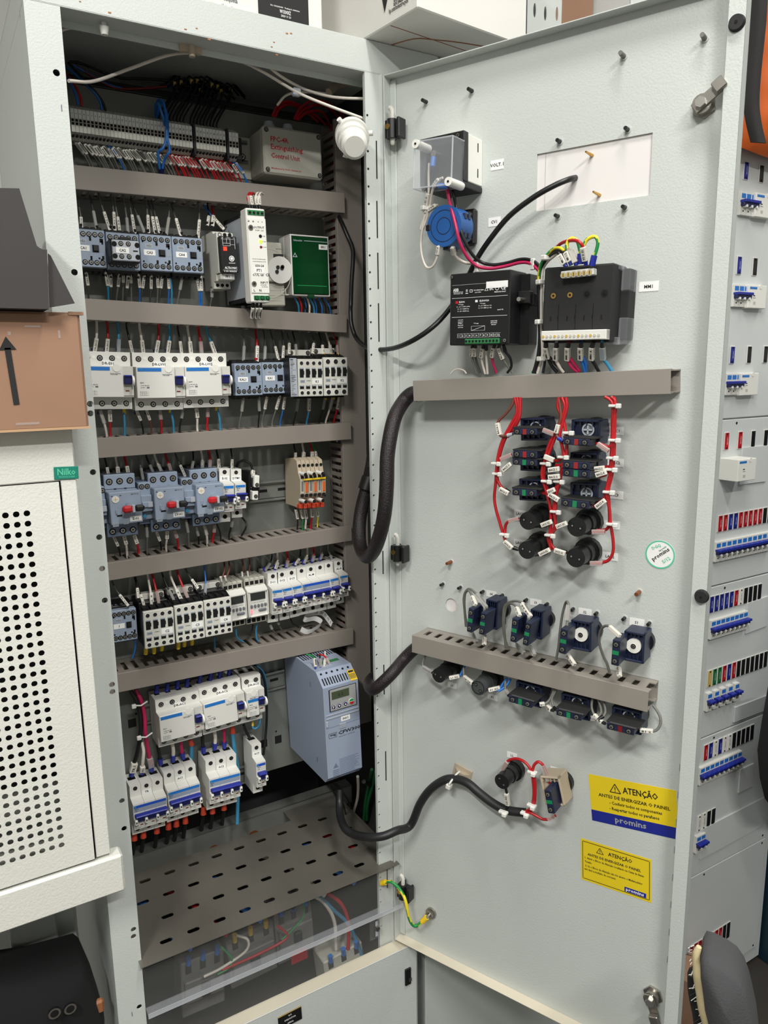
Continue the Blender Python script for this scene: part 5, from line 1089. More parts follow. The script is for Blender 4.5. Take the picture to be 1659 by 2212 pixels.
def rows(f, place, items, d0, d1, group, r=.0013, up=True):
    # items: x,y of the duct end, x,y of the device end, colour, ferrule, marker text ('' = clear sleeve, None = bare)
    cnt = 0
    for i, (x0, y0, x1, y1, m, fer, tx_) in enumerate(items):
        s = -1 if up else 1; a = PL.pt(*f(x0, y0), d0); b = PL.pt(*f(x1, y1), d1); e = a-Vector((0, 0, s*.010)) if up else a-Vector((0, 0, .010))
        if up: e = a+Vector((0, 0, .010))
        mid = a.lerp(b, .45)+Vector(((a.x-b.x)*.12, -.003, 0)); c = b+Vector((0, 0, -.004 if up else .004)); rr = r*(1.35 if m in ('redwire', 'whitewire', 'tealwire') and r < .0015 else 1)
        txt = f'marked {tx_} ' if tx_ and len(tx_) > 2 else 'in clear sleeve ' if tx_ == '' else ''
        lab = f'{CN[m]} wire {txt}{place}' + ('' if tx_ and len(tx_) > 2 else f', {ORD[i]} from the left')
        wire(PL, f, None, None, m, rr, lab, (.52, .80, tx_) if tx_ is not None else None, fer, group, P3=[e, a, mid, b, c], k=4, fl=.009)
G_, DG, K_, RW, WW, TW, BW, BR, MG, NV = 'greywire', 'dgreywire', 'blackwire', 'redwire', 'whitewire', 'tealwire', 'bluewire', 'brownwire', 'magenta', 'toggle_dark'
rows(cC, 'above the second row', [(95, 400, 115, 590, G_, 'black', 'CA1.21'), (195, 265, 262, 605, DG, 'black', ''), (285, 285, 385, 605, G_, 'black', 'CA2.13'), (405, 280, 438, 610, G_, 'black', 'CA2.21'), (430, 285, 495, 700, G_, 'black', 'CA2.53'),
    (525, 300, 570, 700, G_, 'black', ''), (570, 305, 630, 640, G_, 'black', 'CA2.A1'), (600, 320, 725, 640, DG, 'black', ''), (735, 310, 765, 640, G_, 'black', 'CA3.21'), (765, 330, 830, 650, DG, 'black', 'CA3.31'), (795, 330, 875, 655, DG, 'black', 'CA3.43'),
    (962, 330, 935, 665, G_, 'black', ''), (985, 350, 1075, 665, DG, 'black', 'CA4.21'), (1248, 350, 1243, 690, G_, 'black', 'CA4.A1'), (1340, 400, 1335, 565, K_, 'black', 'FP1.11'), (1380, 390, 1382, 570, RW, 'black', 'FP1.12'), (1300, 375, 1490, 600, BW, 'black', 'FP1.15')], .03, .045, 'marked wires above the second row')
rows(cC, 'below the second row', [(185, 1275, 160, 1030, DG, 'black', 'CA1.22'), (378, 1280, 350, 1030, TW, 'black', 'CA1.A2'), (397, 1290, 397, 1045, DG, 'black', 'CA2.14'), (455, 1290, 482, 1040, G_, 'black', 'CA2.22'), (515, 1290, 517, 960, G_, 'black', 'CA2.82'),
    (600, 1300, 578, 960, G_, 'black', 'CA2.62'), (545, 1300, 565, 1060, DG, 'black', 'CA2.54'), (680, 1300, 667, 1050, BW, 'black', 'CA2.A2'), (690, 1300, 722, 1060, DG, 'black', 'CA3.14'), (780, 1310, 790, 1060, DG, 'black', 'CA3.22'), (850, 1310, 850, 1045, G_, 'black', 'CA3.32'),
    (868, 1310, 897, 1050, DG, 'black', 'CA3.44'), (958, 1320, 955, 1050, BW, 'black', 'CA3.A2'), (990, 1320, 972, 1050, TW, 'black', None), (1045, 1330, 1092, 1060, G_, 'black', ''), (1262, 1340, 1228, 1070, BW, 'black', 'CA4.14'), (1275, 1340, 1270, 1070, BW, 'black', 'CA4.A2'), (1365, 1345, 1380, 1190, G_, 'black', '')], .03, .042, 'marked wires below the second row', up=False)
rows(cD, 'below the green covered block', [(985, 1280, 940, 1140, TW, None, None), (1010, 1283, 980, 1140, RW, None, None), (1050, 1285, 1000, 1142, K_, None, None), (1045, 1284, 1035, 1142, BW, None, None), (1085, 1288, 1060, 1142, WW, None, None), (1130, 1290, 1078, 1142, TW, None, None), (1150, 1292, 1120, 1145, BW, None, None), (1205, 1296, 1165, 1145, BW, None, None), (1240, 1298, 1200, 1147, K_, None, None), (1285, 1300, 1215, 1147, BW, None, None)], .03, .035, 'wires below the green block', up=False)
for i, (a, b_, m, t_) in enumerate(((500, 525, 'redwire', ''), (525, 548, 'redwire', 'FT1.+'), (575, 590, 'whitewire', 'FT1.-'), (605, 618, 'whitewire', 'FT1.-'))):
    wire(PL, cD, f'{a+45} 175 {a+20} 160 {a} 200 {b_-10} 255 {b_} 310', [.09, .11, .112], m, .0015, f'{CN[m]} looped wire on top of the white power supply, {ORD[i]} from the left', (.45, .85, t_), 'black', 'short wires at the power supply')
for i, (a, t_) in enumerate(((545, 'FT1.L'), (585, 'FT1.N'), (620, 'FT1.PE'))):
    wire(PL, cD, f'{a-30} 1240 {a-12} 1345 {a} 1300 {a+8} 1190', [.07, .10, .112], 'dgreywire', .0015, f'dark wire hanging under the white power supply, {ORD[i]} from the left', (.45, .85, t_), 'black', 'short wires at the power supply')
rows(cE, 'above the wide breakers DR', [(150, 325, 122, 618, WW, NV, 'DR-E01.5'), (270, 338, 258, 618, RW, NV, 'DR-E01.3'), (387, 342, 390, 620, TW, NV, ''), (487, 362, 547, 628, K_, NV, 'DR-LV01.1'), (630, 352, 668, 630, WW, NV, 'DR-LV01.5'), (842, 362, 812, 630, RW, NV, 'DR-LV01.3'), (962, 366, 942, 630, TW, NV, 'DR-LV01.N'), (1060, 376, 1098, 632, K_, NV, 'DR-LV02.1'), (1170, 378, 1203, 632, WW, NV, 'DR-LV02.5'), (1290, 378, 1322, 634, RW, NV, ''), (1382, 382, 1473, 636, TW, NV, 'DR-LV02.N')], .03, .032, 'marked wires above the third row', .0014)
rows(cE, 'below the wide breakers DR', [(262, 1560, 185, 1285, WW, NV, ''), (300, 1525, 292, 1285, RW, NV, 'DR-E01.4'), (462, 1540, 455, 1282, TW, 'yellow', None), (668, 1500, 592, 1285, K_, NV, 'DR-LV01.2'), (762, 1490, 705, 1285, BR, NV, 'DR-LV01.6'), (872, 1485, 850, 1278, RW, NV, ''), (1012, 1495, 975, 1266, TW, 'yellow', None), (1080, 1470, 1115, 1264, K_, NV, ''), (1276, 1460, 1262, 1264, WW, NV, 'DR-LV02.6'), (1385, 1450, 1386, 1255, RW, NV, ''), (1532, 1460, 1495, 1247, TW, 'yellow', None)], .03, .032, 'marked wires below the third row', .0014, up=False)
rows(cF, 'above the third row contactors', [(230, 395, 235, 722, G_, None, ''), (372, 395, 385, 722, RW, 'red', 'KAL1.21'), (465, 402, 472, 720, DG, None, ''), (545, 412, 627, 712, DG, None, 'KAL1.A1'), (668, 405, 676, 708, DG, None, 'KA1.21'), (728, 412, 747, 640, DG, None, 'K1.13'), (790, 408, 832, 670, K_, None, ''), (1008, 420, 1010, 635, DG, None, 'K1.A1'), (1085, 422, 1137, 672, K_, 'yellow', 'K2.1'), (1165, 422, 1222, 672, WW, 'yellow', ''), (1255, 426, 1302, 672, RW, 'yellow', '')], .03, .045, 'marked wires above the third row contactors')
rows(cF, 'below the third row contactors', [(190, 1450, 236, 1125, G_, None, ''), (405, 1440, 405, 1125, K_, None, ''), (445, 1400, 497, 1125, G_, None, 'KAL1.A2'), (560, 1410, 642, 1120, G_, None, 'KA1.14'), (650, 1410, 702, 1120, BW, None, 'KA1.A2'), (800, 1420, 850, 1150, K_, None, ''), (945, 1410, 972, 1150, TW, None, 'K1.A2'), (1090, 1400, 1152, 1130, K_, 'yellow', ''), (1160, 1400, 1237, 1125, WW, 'yellow', ''), (1250, 1400, 1312, 1125, RW, 'yellow', 'K2.4')], .03, .045, 'marked wires below the third row contactors', up=False)
rows(cG, 'above the motor protectors', [(150, 290, 185, 470, K_, NV, 'E-01.1'), (278, 284, 302, 466, WW, NV, 'E-01.3'), (385, 270, 422, 460, RW, NV, 'E-01.5'), (548, 260, 600, 520, G_, None, ''), (642, 255, 722, 445, K_, NV, ''), (742, 250, 822, 442, WW, NV, ''), (872, 236, 935, 435, RW, NV, ''), (992, 226, 1100, 480, DG, None, 'LV-01'), (1200, 210, 1182, 402, K_, None, ''), (1297, 200, 1306, 395, WW, NV, ''), (1388, 195, 1395, 388, RW, NV, ''), (1482, 186, 1508, 375, K_, NV, 'LV-02.5')], .03, .035, 'marked wires above the motor protectors', .0014)
rows(cG, 'below the motor protectors', [(330, 1430, 250, 1212, K_, None, 'E-01.2'), (410, 1395, 372, 1205, WW, None, 'E-01.4'), (547, 1385, 492, 1198, RW, None, 'E-01.6'), (650, 1350, 645, 1080, G_, None, ''), (820, 1360, 762, 1162, K_, None, 'LV-01.2'), (877, 1320, 885, 1150, WW, None, 'LV-01.4'), (1020, 1310, 970, 1140, RW, None, ''), (1150, 1300, 1112, 1020, G_, None, ''), (1270, 1300, 1232, 1100, K_, None, ''), (1370, 1285, 1332, 1090, WW, None, ''), (1435, 1240, 1450, 1075, RW, None, ''), (1530, 1230, 1485, 1062, K_, None, None)], .03, .035, 'marked wires below the motor protectors', .0014, up=False)
rows(cH, 'above the fourth row right half', [(38, 165, 60, 345, K_, NV, 'E-02'), (190, 152, 196, 352, K_, NV, 'DTM1.1'), (852, 102, 868, 262, K_, None, 'BAR1.1'), (942, 97, 948, 258, WW, None, 'BAR1.2'), (1025, 92, 1044, 252, RW, None, 'BAR1.3'), (1052, 90, 1090, 248, 'greenwire', None, 'BAR1.4')], .03, .035, 'marked wires above the fourth row', .0014)
rows(cH, 'below the fourth row right half', [(170, 1050, 210, 882, K_, None, ''), (890, 970, 872, 790, K_, None, 'BAR1.5'), (945, 962, 925, 792, 'greenwire', None, 'BAR1.6'), (975, 965, 968, 790, WW, None, 'BAR1.7'), (1030, 945, 1040, 780, RW, None, 'BAR1.8'), (1100, 930, 1090, 782, 'yellowwire', None, 'BAR1.9')], .03, .035, 'marked wires below the fourth row', .0014, up=False)
wire(PL, cH, '305 865 345 920 345 980 300 1062', [.03, .05, .04], K_, .0017, 'black wire curving out below breaker DTM1 to the duct')
wire(PL, cH, '245 345 265 295 325 268 390 300 415 360 420 420', [.02, .03, .05], K_, .002, 'black wire arching from breaker DTM1 to the lone fuse terminal', (.85, .99, 'X1'))
rows(cI, 'above the fifth row contactors', [(130, 330, 310, 590, DG, None, 'C1.13'), (395, 270, 432, 500, K_, None, 'C1.A1'), (405, 275, 516, 640, K_, 'toggle', 'C2.1'), (550, 255, 600, 625, WW, 'toggle', 'C2.3'), (605, 235, 688, 610, RW, 'toggle', ''), (722, 222, 885, 582, K_, 'toggle', ''), (820, 240, 965, 562, WW, 'toggle', 'C3.3'), (900, 190, 1042, 548, RW, 'toggle', ''), (1005, 172, 1145, 385, DG, None, 'C4.13'), (1225, 150, 1226, 520, BW, 'toggle', ''), (1462, 92, 1430, 280, BR, 'cream', None), (1520, 88, 1482, 270, BR, 'cream', None)], .04, .062, 'marked wires above the fifth row contactors', .0014)
rows(cJ, 'above the fifth row breakers', [(268, 205, 270, 355, BR, 'cream', None), (345, 195, 332, 350, BR, 'cream', None), (590, 155, 515, 305, K_, 'toggle', ''), (650, 150, 625, 285, WW, 'toggle', 'DC2.1'), (755, 128, 745, 268, RW, 'toggle', ''), (900, 118, 840, 245, K_, 'toggle', 'AL.M1'), (975, 95, 935, 225, WW, 'toggle', ''), (1040, 85, 1025, 205, RW, 'toggle', ''), (1135, 72, 1112, 185, G_, 'toggle', ''), (1200, 90, 1237, 190, G_, 'toggle', '')], .03, .035, 'marked wires above the fifth row breakers', .0014)
for i, p in enumerate(((525, 1100, 1175), (623, 1080, 1165), (715, 1060, 1130), (912, 1040, 1110), (985, 1020, 1080), (1076, 1000, 1060))):
    wire(PL, cI, f'{p[0]} {p[1]-30} {p[0]+2} {p[1]+10} {p[0]} {p[2]}', [.07, .062], 'yellow', .0032, f'yellow ferruled wire end under contactor {"C2" if i < 3 else "C3"}, {ORD[i % 3]} from the left', group='yellow wire ends under the white contactors', name='wire_end', cat='wire end')
for i, (f, p, m, lab) in enumerate(((cI, '1345 975 1347 1040 1350 1105', TW, 'light blue wire under contactor C4'), (cI, '1600 870 1610 960 1640 1000 1690 1030', TW, 'light blue wire curving under the first digital timer'), (cJ, '430 890 418 960 425 1050 445 1085', TW, 'light blue wire under the second digital timer'),
    (cJ, '385 900 375 960 345 1020', K_, 'black wire under the second digital timer'), (cJ, '560 880 590 950 640 1000', DG, 'dark wire under breaker DC1'), (cJ, '655 865 660 900 700 960', DG, 'dark wire under breaker DC2'), (cJ, '790 830 820 890 880 930', K_, 'dark wire under breaker DC3'), (cI, '400 1010 395 1120 365 1230', BW, 'blue wire under the cut off contactor of the fifth row'))):
    wire(PL, f, p, [.035, .035], m, .0015, lab, (.1, .5, '') if m == DG else None)
# paper strip on the fifth duct
st = MB(); P_ = spline([PL.pt(*cJ(*p), d) for p, d in (((905, 950), .06), ((985, 980), .062), ((1080, 930), .06), ((1130, 880), .05), ((1060, 835), .04), ((960, 850), .045), ((940, 820), .04), ((1020, 785), .03), ((1130, 775), .03), ((1190, 830), .04), ((1240, 900), .05))], 5); up = Vector((.1, -.5, .85)).normalized()*.006
vs = [p-up for p in P_]+[p+up for p in P_]; n_ = len(P_); st.add(vs, [(i, i+1, n_+i+1, n_+i) for i in range(n_-1)], 'label', True)
for j in (.35, .55, .7): st.add([P_[i]+up*(j*2-1)+Vector((0, -.0004, .0002)) for i in range(n_-14, n_-1)]+[P_[i]+up*(j*2-.86)+Vector((0, -.0004, .0002)) for i in range(n_-14, n_-1)], [(i, i+1, 13+i+1, 13+i) for i in range(12) if i % 3 != 1], 'ink', True)
tag(st.build('paper_strip'), 'curled strip of printed white paper lying on the lowest duct', 'paper')
# heavy cables of the two lowest rows
HV = [('150 340 205 430 245 560 258 700 245 850 215 1000 175 1120 160 1215', K_, 'heavy black cable down to breaker TR', .0042, 'TR.1'), ('270 870 285 960 278 1060 265 1195', WW, 'heavy off white cable down to breaker TR', .0034, 'TR.2'), ('205 330 262 450 295 600 303 760 325 920 350 1050 368 1165', 'magenta', 'heavy crimson cable down to breaker TR', .0040, ''),
    ('430 900 445 980 462 1100', K_, 'heavy black cable between DR-AC1 and breaker AC1', .0038, None), ('572 860 590 950 585 1070', WW, 'heavy off white cable between DR-AC1 and breaker AC1', .0038, None), ('665 840 672 930 692 1040', 'magenta', 'heavy crimson cable between DR-AC1 and breaker AC1', .0038, None),
    ('890 770 890 860 902 980', K_, 'heavy black cable between DR-AC2 and breaker AC2', .0038, None), ('1005 730 1020 830 1012 945', WW, 'heavy off white cable between DR-AC2 and breaker AC2', .0038, None), ('1105 710 1110 800 1112 930', 'magenta', 'heavy crimson cable between DR-AC2 and breaker AC2', .0036, None)]
for i, (p, m, lab, r_, t_) in enumerate(HV):
    wire(PL, cK, p, [.03, .04, .03] if i < 3 else [.03, .028], m, r_*.82, lab, (.80, .93, t_) if t_ is not None else None, 'toggle', 'heavy cables of the lowest rows', n=10, fl=.012)
for f0_, p, lab in (('orangered', '762 835 775 900 775 1050', 'light blue cable under DR-AC1 with an orange end'), ('orangered', '1195 700 1200 800 1225 1000 1250 1150 1250 1400 1245 1700', 'light blue cable running down right of breaker AC2 with an orange end')):
    wire(PL, cK, p, [.03, .02], TW, .0034, lab, None, None, 'heavy cables of the lowest rows', n=10, f0=f0_, fl=.014)
wire(PL, cK, '1310 690 1335 760 1375 830', [.03, .03], K_, .0024, 'black cable between DR-AC3 and breaker AC3', n=8)
wire(PL, cK, '1402 655 1405 720 1440 725 1470 690 1478 630', [.035, .045, .035], TW, .0016, 'light blue loop of wire under DR-AC3', None, None, f0='yellow')
wire(PL, cK, '1420 80 1490 150 1530 280 1545 450 1545 650 1530 850 1512 1000', [.05, .03, .02, .03], K_, .0022, 'black wire running down right of the narrow residual current breaker')
wire(PL, cK, '1445 80 1510 150 1540 260 1550 400', [.05, .03, .02], 'tealwire', .0018, 'light blue wire beside the black one right of the narrow residual current breaker')
for i, (x, y) in enumerate(((415, 345), (522, 325), (627, 298), (727, 276), (857, 237), (967, 215), (1062, 196), (1158, 172))):
    wire(PL, cK, f'{x+10} {y-60} {x+4} {y-20} {x} {y+20}', [.03, .03], 'toggle', .0036, f'blue ferruled cable end entering the top of {"DR-AC1" if i < 4 else "DR-AC2"}, {ORD[i % 4]} from the left', group='blue cable ends above the sixth row', name='cable_end', cat='cable end')
for i, (x, y) in enumerate(((190, 1812), (283, 1786), (420, 1740), (540, 1700), (620, 1672), (712, 1640), (897, 1552), (990, 1540), (1107, 1505))):
    nm_ = ('TR', 'AC1', 'AC2')[i//3]
    wire(PL, cK, f'{x} {y-25} {x} {y+30} {x-8} {y+110} {x-20} {y+230} {x-30} {y+420}', [.03, .03, .01, -.03, -.08], K_, .0036, f'black cable leaving the bottom of breaker {nm_} with an orange end, {ORD[i % 3]} from the left', None, None, 'black cables under the lowest breakers', n=9, f0='orangered', fl=.014)
for p in ((248, 478), (300, 800)):
    q = PL.pt(*cK(*p), .04); o = MB().tube([q+Vector((-.010, -.003, .001)), q+Vector((0, -.007, 0)), q+Vector((.011, -.003, .003))], .0014, 'cream', 6).box(q.x-.014, q.x-.007, q.y-.007, q.y-.002, q.z-.003, q.z+.004, 'cream', .001).build('cable_tie')
    tag(o, f'white cable tie round the heavy cables, {"upper" if p[1] < 600 else "lower"} of two', 'cable tie', 'ties on the heavy cables')
# inverter wires
for p, m, t_, lab in (('470 155 530 172 552 215 560 300', 'greenwire', '1', 'green wire into the top of the inverter'), ('575 160 600 168 605 220 612 305', K_, '', 'black wire into the top of the inverter'), ('655 125 655 180 650 230 645 300', WW, '0.11', 'off white wire into the top of the inverter'), ('580 158 640 165 680 210 712 285', RW, '', 'red wire into the top of the inverter')):
    wire(PL, cL, p, [.10, .13], m, .0014, lab, (.55, .92, t_), 'toggle', 'wires into the inverter')
for i, (p, m, r_) in enumerate((('740 1440 800 1560 850 1700 880 1850', K_, .0016), ('760 1440 840 1540 900 1650 930 1800', K_, .0016), ('700 1455 760 1560 800 1640', K_, .0016), ('980 1370 985 1480 975 1600 940 1720', 'whitewire', .0028), ('1040 1420 1100 1450 1160 1490 1200 1560', 'spiral', .004), ('1120 1300 1100 1400 1060 1600 1040 1800', 'greenid', .003), ('1160 1320 1130 1450 1080 1640 1070 1800', 'greenid', .003))):
    wire(PL, cL, p, [.12, .08, .04], m, r_, ['thin black wire under the inverter, nearest the front', 'thin black wire under the inverter, middle one', 'thin black wire under the inverter, nearest the left', 'off white cable hanging down under the inverter', 'spiral wrapped cable end right of the inverter', 'dark green cable low behind the right post, left one', 'dark green cable low behind the right post, right one'][i], cat='cable')
# ---- terminal strip wiring
for i in range(len(names)):
    if names[i] == '|': continue
    Mt = TERM[i]; a = Mt @ Vector((0, -hT/2+.002, .026)); dx = .018+random.uniform(-.003, .005); m = G_
    if i == 9 or i in (45, 46): m = BW
    elif 25 <= i < 45: m = RW
    elif i == 23: continue
    if random.random() < .3 and m == G_: m = DG
    b = Mt @ Vector((dx*.45, -hT/2-.010, .040)); c_ = Mt @ Vector((dx*1.2, -hT/2-.026-.006, .034)); d_ = c_+Vector((.001, 0, -.012))
    wire(PL, None, None, None, m, .0013, f'{CN[m]} wire leaving the bottom of terminal {names[i]}' + (' of the last group' if i > 44 else ''), (.16+random.uniform(-.05, .08), .46, names[i]+'.1' if random.random() < .8 else ''), None, 'wires below the terminal strip', P3=[a, b, c_, d_], k=5, n=6)
bx_ = PL.pt(445, 175, -.02)
for n_, i in enumerate([25, 26, 27, 28, 29, 30, 31, 32, 34, 35, 36, 37, 38, 39, 40, 41, 42]):
    Mt = TERM[i]; a = Mt @ Vector((0, hT/2+.002, .026)); b = Mt @ Vector((-.001, hT/2+.018, .024)); e = Vector((bx_.x+(n_-8)*.0055, bx_.y+random.uniform(-.02, .02), bx_.z+random.uniform(-.006, .004)))
    o = wire(PL, None, None, None, K_, .0014, f'black wire rising from terminal {names[i]} into the dark bundle', None, 'black', 'black wires above the terminal strip', P3=[e+Vector((.03, .03, -.004)), e, b.lerp(e, .6)+Vector((.002, -.006, 0)), b, a], k=4, n=6)
    if n_ % 2 == 0: q = b.lerp(e, .8)-Vector(o.location); MB().cyl(q+Vector((0, -.003, 0)), q+Vector((0, -.003, .006)), .0026, 'gold', 8).build('yellow_marker', o)
for i, p in enumerate(('55 835 60 620 100 545 165 590 200 780 215 980 205 1180 150 1310 85 1360 100 1550 120 1700', '95 860 70 640 130 600 205 720 235 960 230 1150 265 1330 230 1400 175 1500 140 1700', '50 800 40 650 80 600 120 700 170 860 190 1000')):
    wire(PL, ci, p, [.02, .05, .062, .062, .04], BW, .0019, 'bright blue wire looped over the front of the terminal strip, ' + ['left', 'right', 'inner'][i]+' one', None, 'toggle_dark', 'blue loop over the terminal strip', n=8)
for p, m, lab in (('275 700 250 560 160 360 60 220', BW, 'blue wire coming in at the upper left, leftmost one'), ('335 720 310 560 210 360 110 230', 'red', 'red wire coming in at the upper left'), ('655 780 610 620 480 450 300 280 120 120', BW, 'blue wire dropping to terminal 8 from the upper left'), ('710 790 640 620 440 370 260 180 130 40', K_, 'black wire dropping to terminal 9 from the upper left'),
    ('150 20 330 50 620 170 850 250 1000 285 1300 290 1700 320', K_, 'black wire crossing behind the terminal strip near the top'), ('200 60 450 220 700 370 900 440 1200 445 1659 410', 'darkred', 'dark red wire crossing above the terminal strip'), ('200 70 420 200 620 320 800 400 960 440', BW, 'blue wire crossing above the terminal strip')):
    wire(PL, ch, p, [.03, .03, 0] if 'dropping' in lab or 'coming' in lab else [-.01, -.01], m, .0018, lab, n=6)
for i in range(9):
    x = 370+i*12; wire(PL, crop(0, 0, 1), f'{x-20} {185+i*3} {x+40} {150+i*4} {x+140} {155+(i*7)%24} {x+230} {185+(i*5)%22} {x+260} {215+(i*9) % 20}', [-.02-.01*(i % 4), -.05, -.06], [K_, 'toggle_dark', K_, 'darkred', K_, K_, 'toggle_dark', K_, K_][i], .002, f'dark wire of the bundle under the cabinet top, {ORD[i]} from the left', None, None, 'dark wire bundle under the cabinet top')
# pale cables across the cabinet top
FRp = FR
for p, lab in (('380 200 410 187 490 168 600 158', 'pale cable end at the upper left under the top beam'), ('440 518 600 520 830 440 1080 352 1250 338 1400 350 1560 400 1700 470 1900 590 2090 672 2340 765', 'pale cable arching across the cabinet opening, longer one')):
    wire(FR, cA, p, [-.02, -.09, -.06, -.05, -.05, -.04, -.01] if len(p) > 60 else [-.04, -.05], WW, .0021, lab, cat='cable')
wire(FR, cB, '515 405 600 480 750 565 900 612 1020 628 1165 632', [-.036, -.05, -.04, -.02], WW, .0021, 'pale cable from the top beam to behind the right post', cat='cable')
wire(FR, cB, '590 672 640 615 710 592 820 590 900 600', [-.10, -.06, -.06], WW, .0018, 'short pale cable tied under the longer one', cat='cable')
q = FR.pt(*cB(712, 590), -.045); tag(MB().box(q.x-.006, q.x+.006, q.y-.004, q.y+.004, q.z-.0055, q.z+.005, 'greylight', .0015).build('cable_tie'), 'grey tie joining the pale cables under the top beam', 'cable tie')
q = FR.pt(224, 50, -.018); tag(MB().cyl(q+Vector((0, 0, .0065)), q+Vector((0, 0, -.004)), .003, 'cream', 12).cyl(q+Vector((0, 0, -.004)), q+Vector((0, 0, -.013)), .006, 'cream', 14, .004).build('cable_clip'), 'cream plastic clip poking down through the top beam', 'clip')
q = FR.pt(412, 107, -.034); tag(MB().box(q.x-.015, q.x+.014, q.y-.003, q.y+.005, q.z-.004, q.z+.005, 'tan', .001).cyl(q+Vector((0, -.004, .004)), q+Vector((0, -.004, -.010)), .004, 'tan', 10).build('adhesive_mount'), 'tan adhesive mount carrying the arching cable', 'cable mount')
wire(FR, cB, '920 590 960 550 1010 532 1075 525', [-.09, -.10], 'tan', .006, 'short tan sleeve piece in the dark corner under the top beam', name='sleeve_piece', cat='sleeve')
for i, p in enumerate(('560 740 590 680 660 650 760 690 840 740 900 800', '575 745 610 690 680 668 780 720 850 780', '700 760 740 690 830 640 930 670 1000 730 1030 790', '712 762 760 700 850 670 930 700 990 760', '722 765 780 720 860 710 910 760 925 810')):
    wire(PL, cB, p, [.05, .03, .0], RW, .0021, 'red wire looping out of the grey box glands, ' + ORD[i] + ' from the left', None, None, 'red wires from the grey box', n=8)
# black cable from the cabinet to the door panel
P3 = [PL.pt(*cD(*p), d) for p, d in (((1340, 350), .03), ((1385, 430), .07), ((1440, 560), .085), ((1490, 680), .09), ((1495, 800), .09), ((1482, 1000), .09), ((1475, 1200), .09))]+[PL.pt(*cF(*p), d) for p, d in (((1437, 180), .095), ((1450, 330), .10), ((1510, 480), .115))]+[FR.pt(797, 752, -.03), FR.pt(840, 754, .02)]+[DR.pt(*p) for p in ((885, 739, .05), (935, 706, .045), (975, 662, .02), (1005, 610, .012), (1030, 560, .02), (1060, 515, .028), (1100, 467, .03), (1150, 428, .03), (1195, 402, .025), (1228, 388, .014), (1243, 384, -.002))]
wire(PL, None, None, None, K_, .0036, 'long black cable hanging from the cabinet to the white panel in the door', P3=P3, n=10, k=5, name='power_cable', cat='cable')
# braided cables
P3 = [DR.pt(*cV(*p), d) for p, d in (((720, 262), .02), ((650, 255), .022))]+[FR.pt(*cV(*p), d) for p, d in (((560, 340), .045), ((470, 500), .06), ((420, 700), .07), ((385, 950), .075), ((378, 1250), .078), ((355, 1550), .075), ((300, 1800), .06), ((225, 1980), .03), ((150, 2020), 0), ((90, 1900), -.03), ((80, 1700), -.05), ((110, 1480), -.06), ((170, 1250), -.06), ((215, 1050), -.065), ((235, 900), -.08), ((250, 800), -.10))]
o = wire(FR, None, None, None, 'braid', .0108, 'thick braided black cable looping from the cabinet to the upper door duct', P3=P3, n=16, k=6, name='braided_cable', cat='cable')
for p in ((175, 1240), (235, 1150)):
    q = FR.pt(*cV(*p), -.055)-Vector(o.location); MB().cyl(q+Vector((-.004, 0, -.009)), q+Vector((.004, 0, .011)), .0135, 'black', 18).box(q.x+.006, q.x+.011, q.y-.014, q.y-.008, q.z-.002, q.z+.004, 'steel').build('clamp_band', o)
P3 = [DR.pt(*cg(*p), d) for p, d in (((1060, 1360), .02), ((985, 1415), .024))]+[FR.pt(*cg(*p), d) for p, d in (((880, 1520), .045), ((770, 1650), .055), ((650, 1770), .05), ((550, 1845), .035), ((500, 1800), 0), ((530, 1730), -.03), ((600, 1690), -.06), ((680, 1650), -.10))]
wire(FR, None, None, None, 'braid', .0098, 'shorter braided black cable running to the lower door duct', P3=P3, n=16, k=6, name='braided_cable', cat='cable')
P3 = [PL.pt(*cL(*p), d) for p, d in (((800, 1500), .12), ((800, 1640), .13), ((805, 1760), .15))]+[FR.pt(*cL(*p), d) for p, d in (((850, 1880), -.03), ((940, 1945), -.005), ((1080, 1975), .03), ((1230, 1965), .05), ((1370, 1910), .055))]+[DR.pt(*cY(*p), d) for p, d in (((-60, 800), .03), ((30, 600), .028), ((130, 460), .026), ((260, 372), .022), ((370, 362), .018), ((480, 400), .018), ((600, 500), .020), ((720, 590), .022), ((850, 655), .022), ((1025, 680), .02))]
o = wire(DR, None, None, None, 'spiral', .0068, 'black spiral wrapped cable from under the inverter to the bottom devices on the door', P3=P3, n=14, k=6, name='spiral_cable', cat='cable')
# ---- door wiring
def dw(f, p, m, lab, r=.0016, ds=(.03, .03), sl=None, fer=None, grp=None, **k): return wire(DR, f, p, list(ds), m, r, lab, sl, fer, grp, **k)
GY = ['yellowwire', 'yellowwire', 'yellowwire', 'yellowwire', 'greenwire', 'greenwire', 'greenwire', 'greenwire']
def gy(pl, f, p, lab, r=.0019, ds=(.03, .03), fer=None, f0=None, P3=None):
    if not P3: q = [float(x) for x in p.split()]; q = list(zip(q[::2], q[1::2])); L = len(q)
    P_ = spline(P3) if P3 else spline([pl.pt(*f(*a), ds[0]+(ds[-1]-ds[0])*i/(L-1)) for i, a in enumerate(q)], 6); o0 = P_[0].copy()
    mb = MB(); Q = [p_-o0 for p_ in P_]; mb.tube(Q, r, 'yellowwire', 8); 
    for i in range(len(mb.f)-2):
        if (i + (i//8)//4) % 8 < 4: mb.m[i] = 'greenwire'
    o = mb.build('earth_wire', None, Matrix.Translation(o0)); tag(o, lab, 'wire')
    if fer: MB().cyl(Q[-1]+(Q[-2]-Q[-1]).normalized()*.012, Q[-1], r*1.7, fer, 12).build('ferrule', o)
    if f0: MB().cyl(Q[0], Q[0]+(Q[1]-Q[0]).normalized()*.010, r*1.7, f0, 12).build('ferrule', o)
    return o
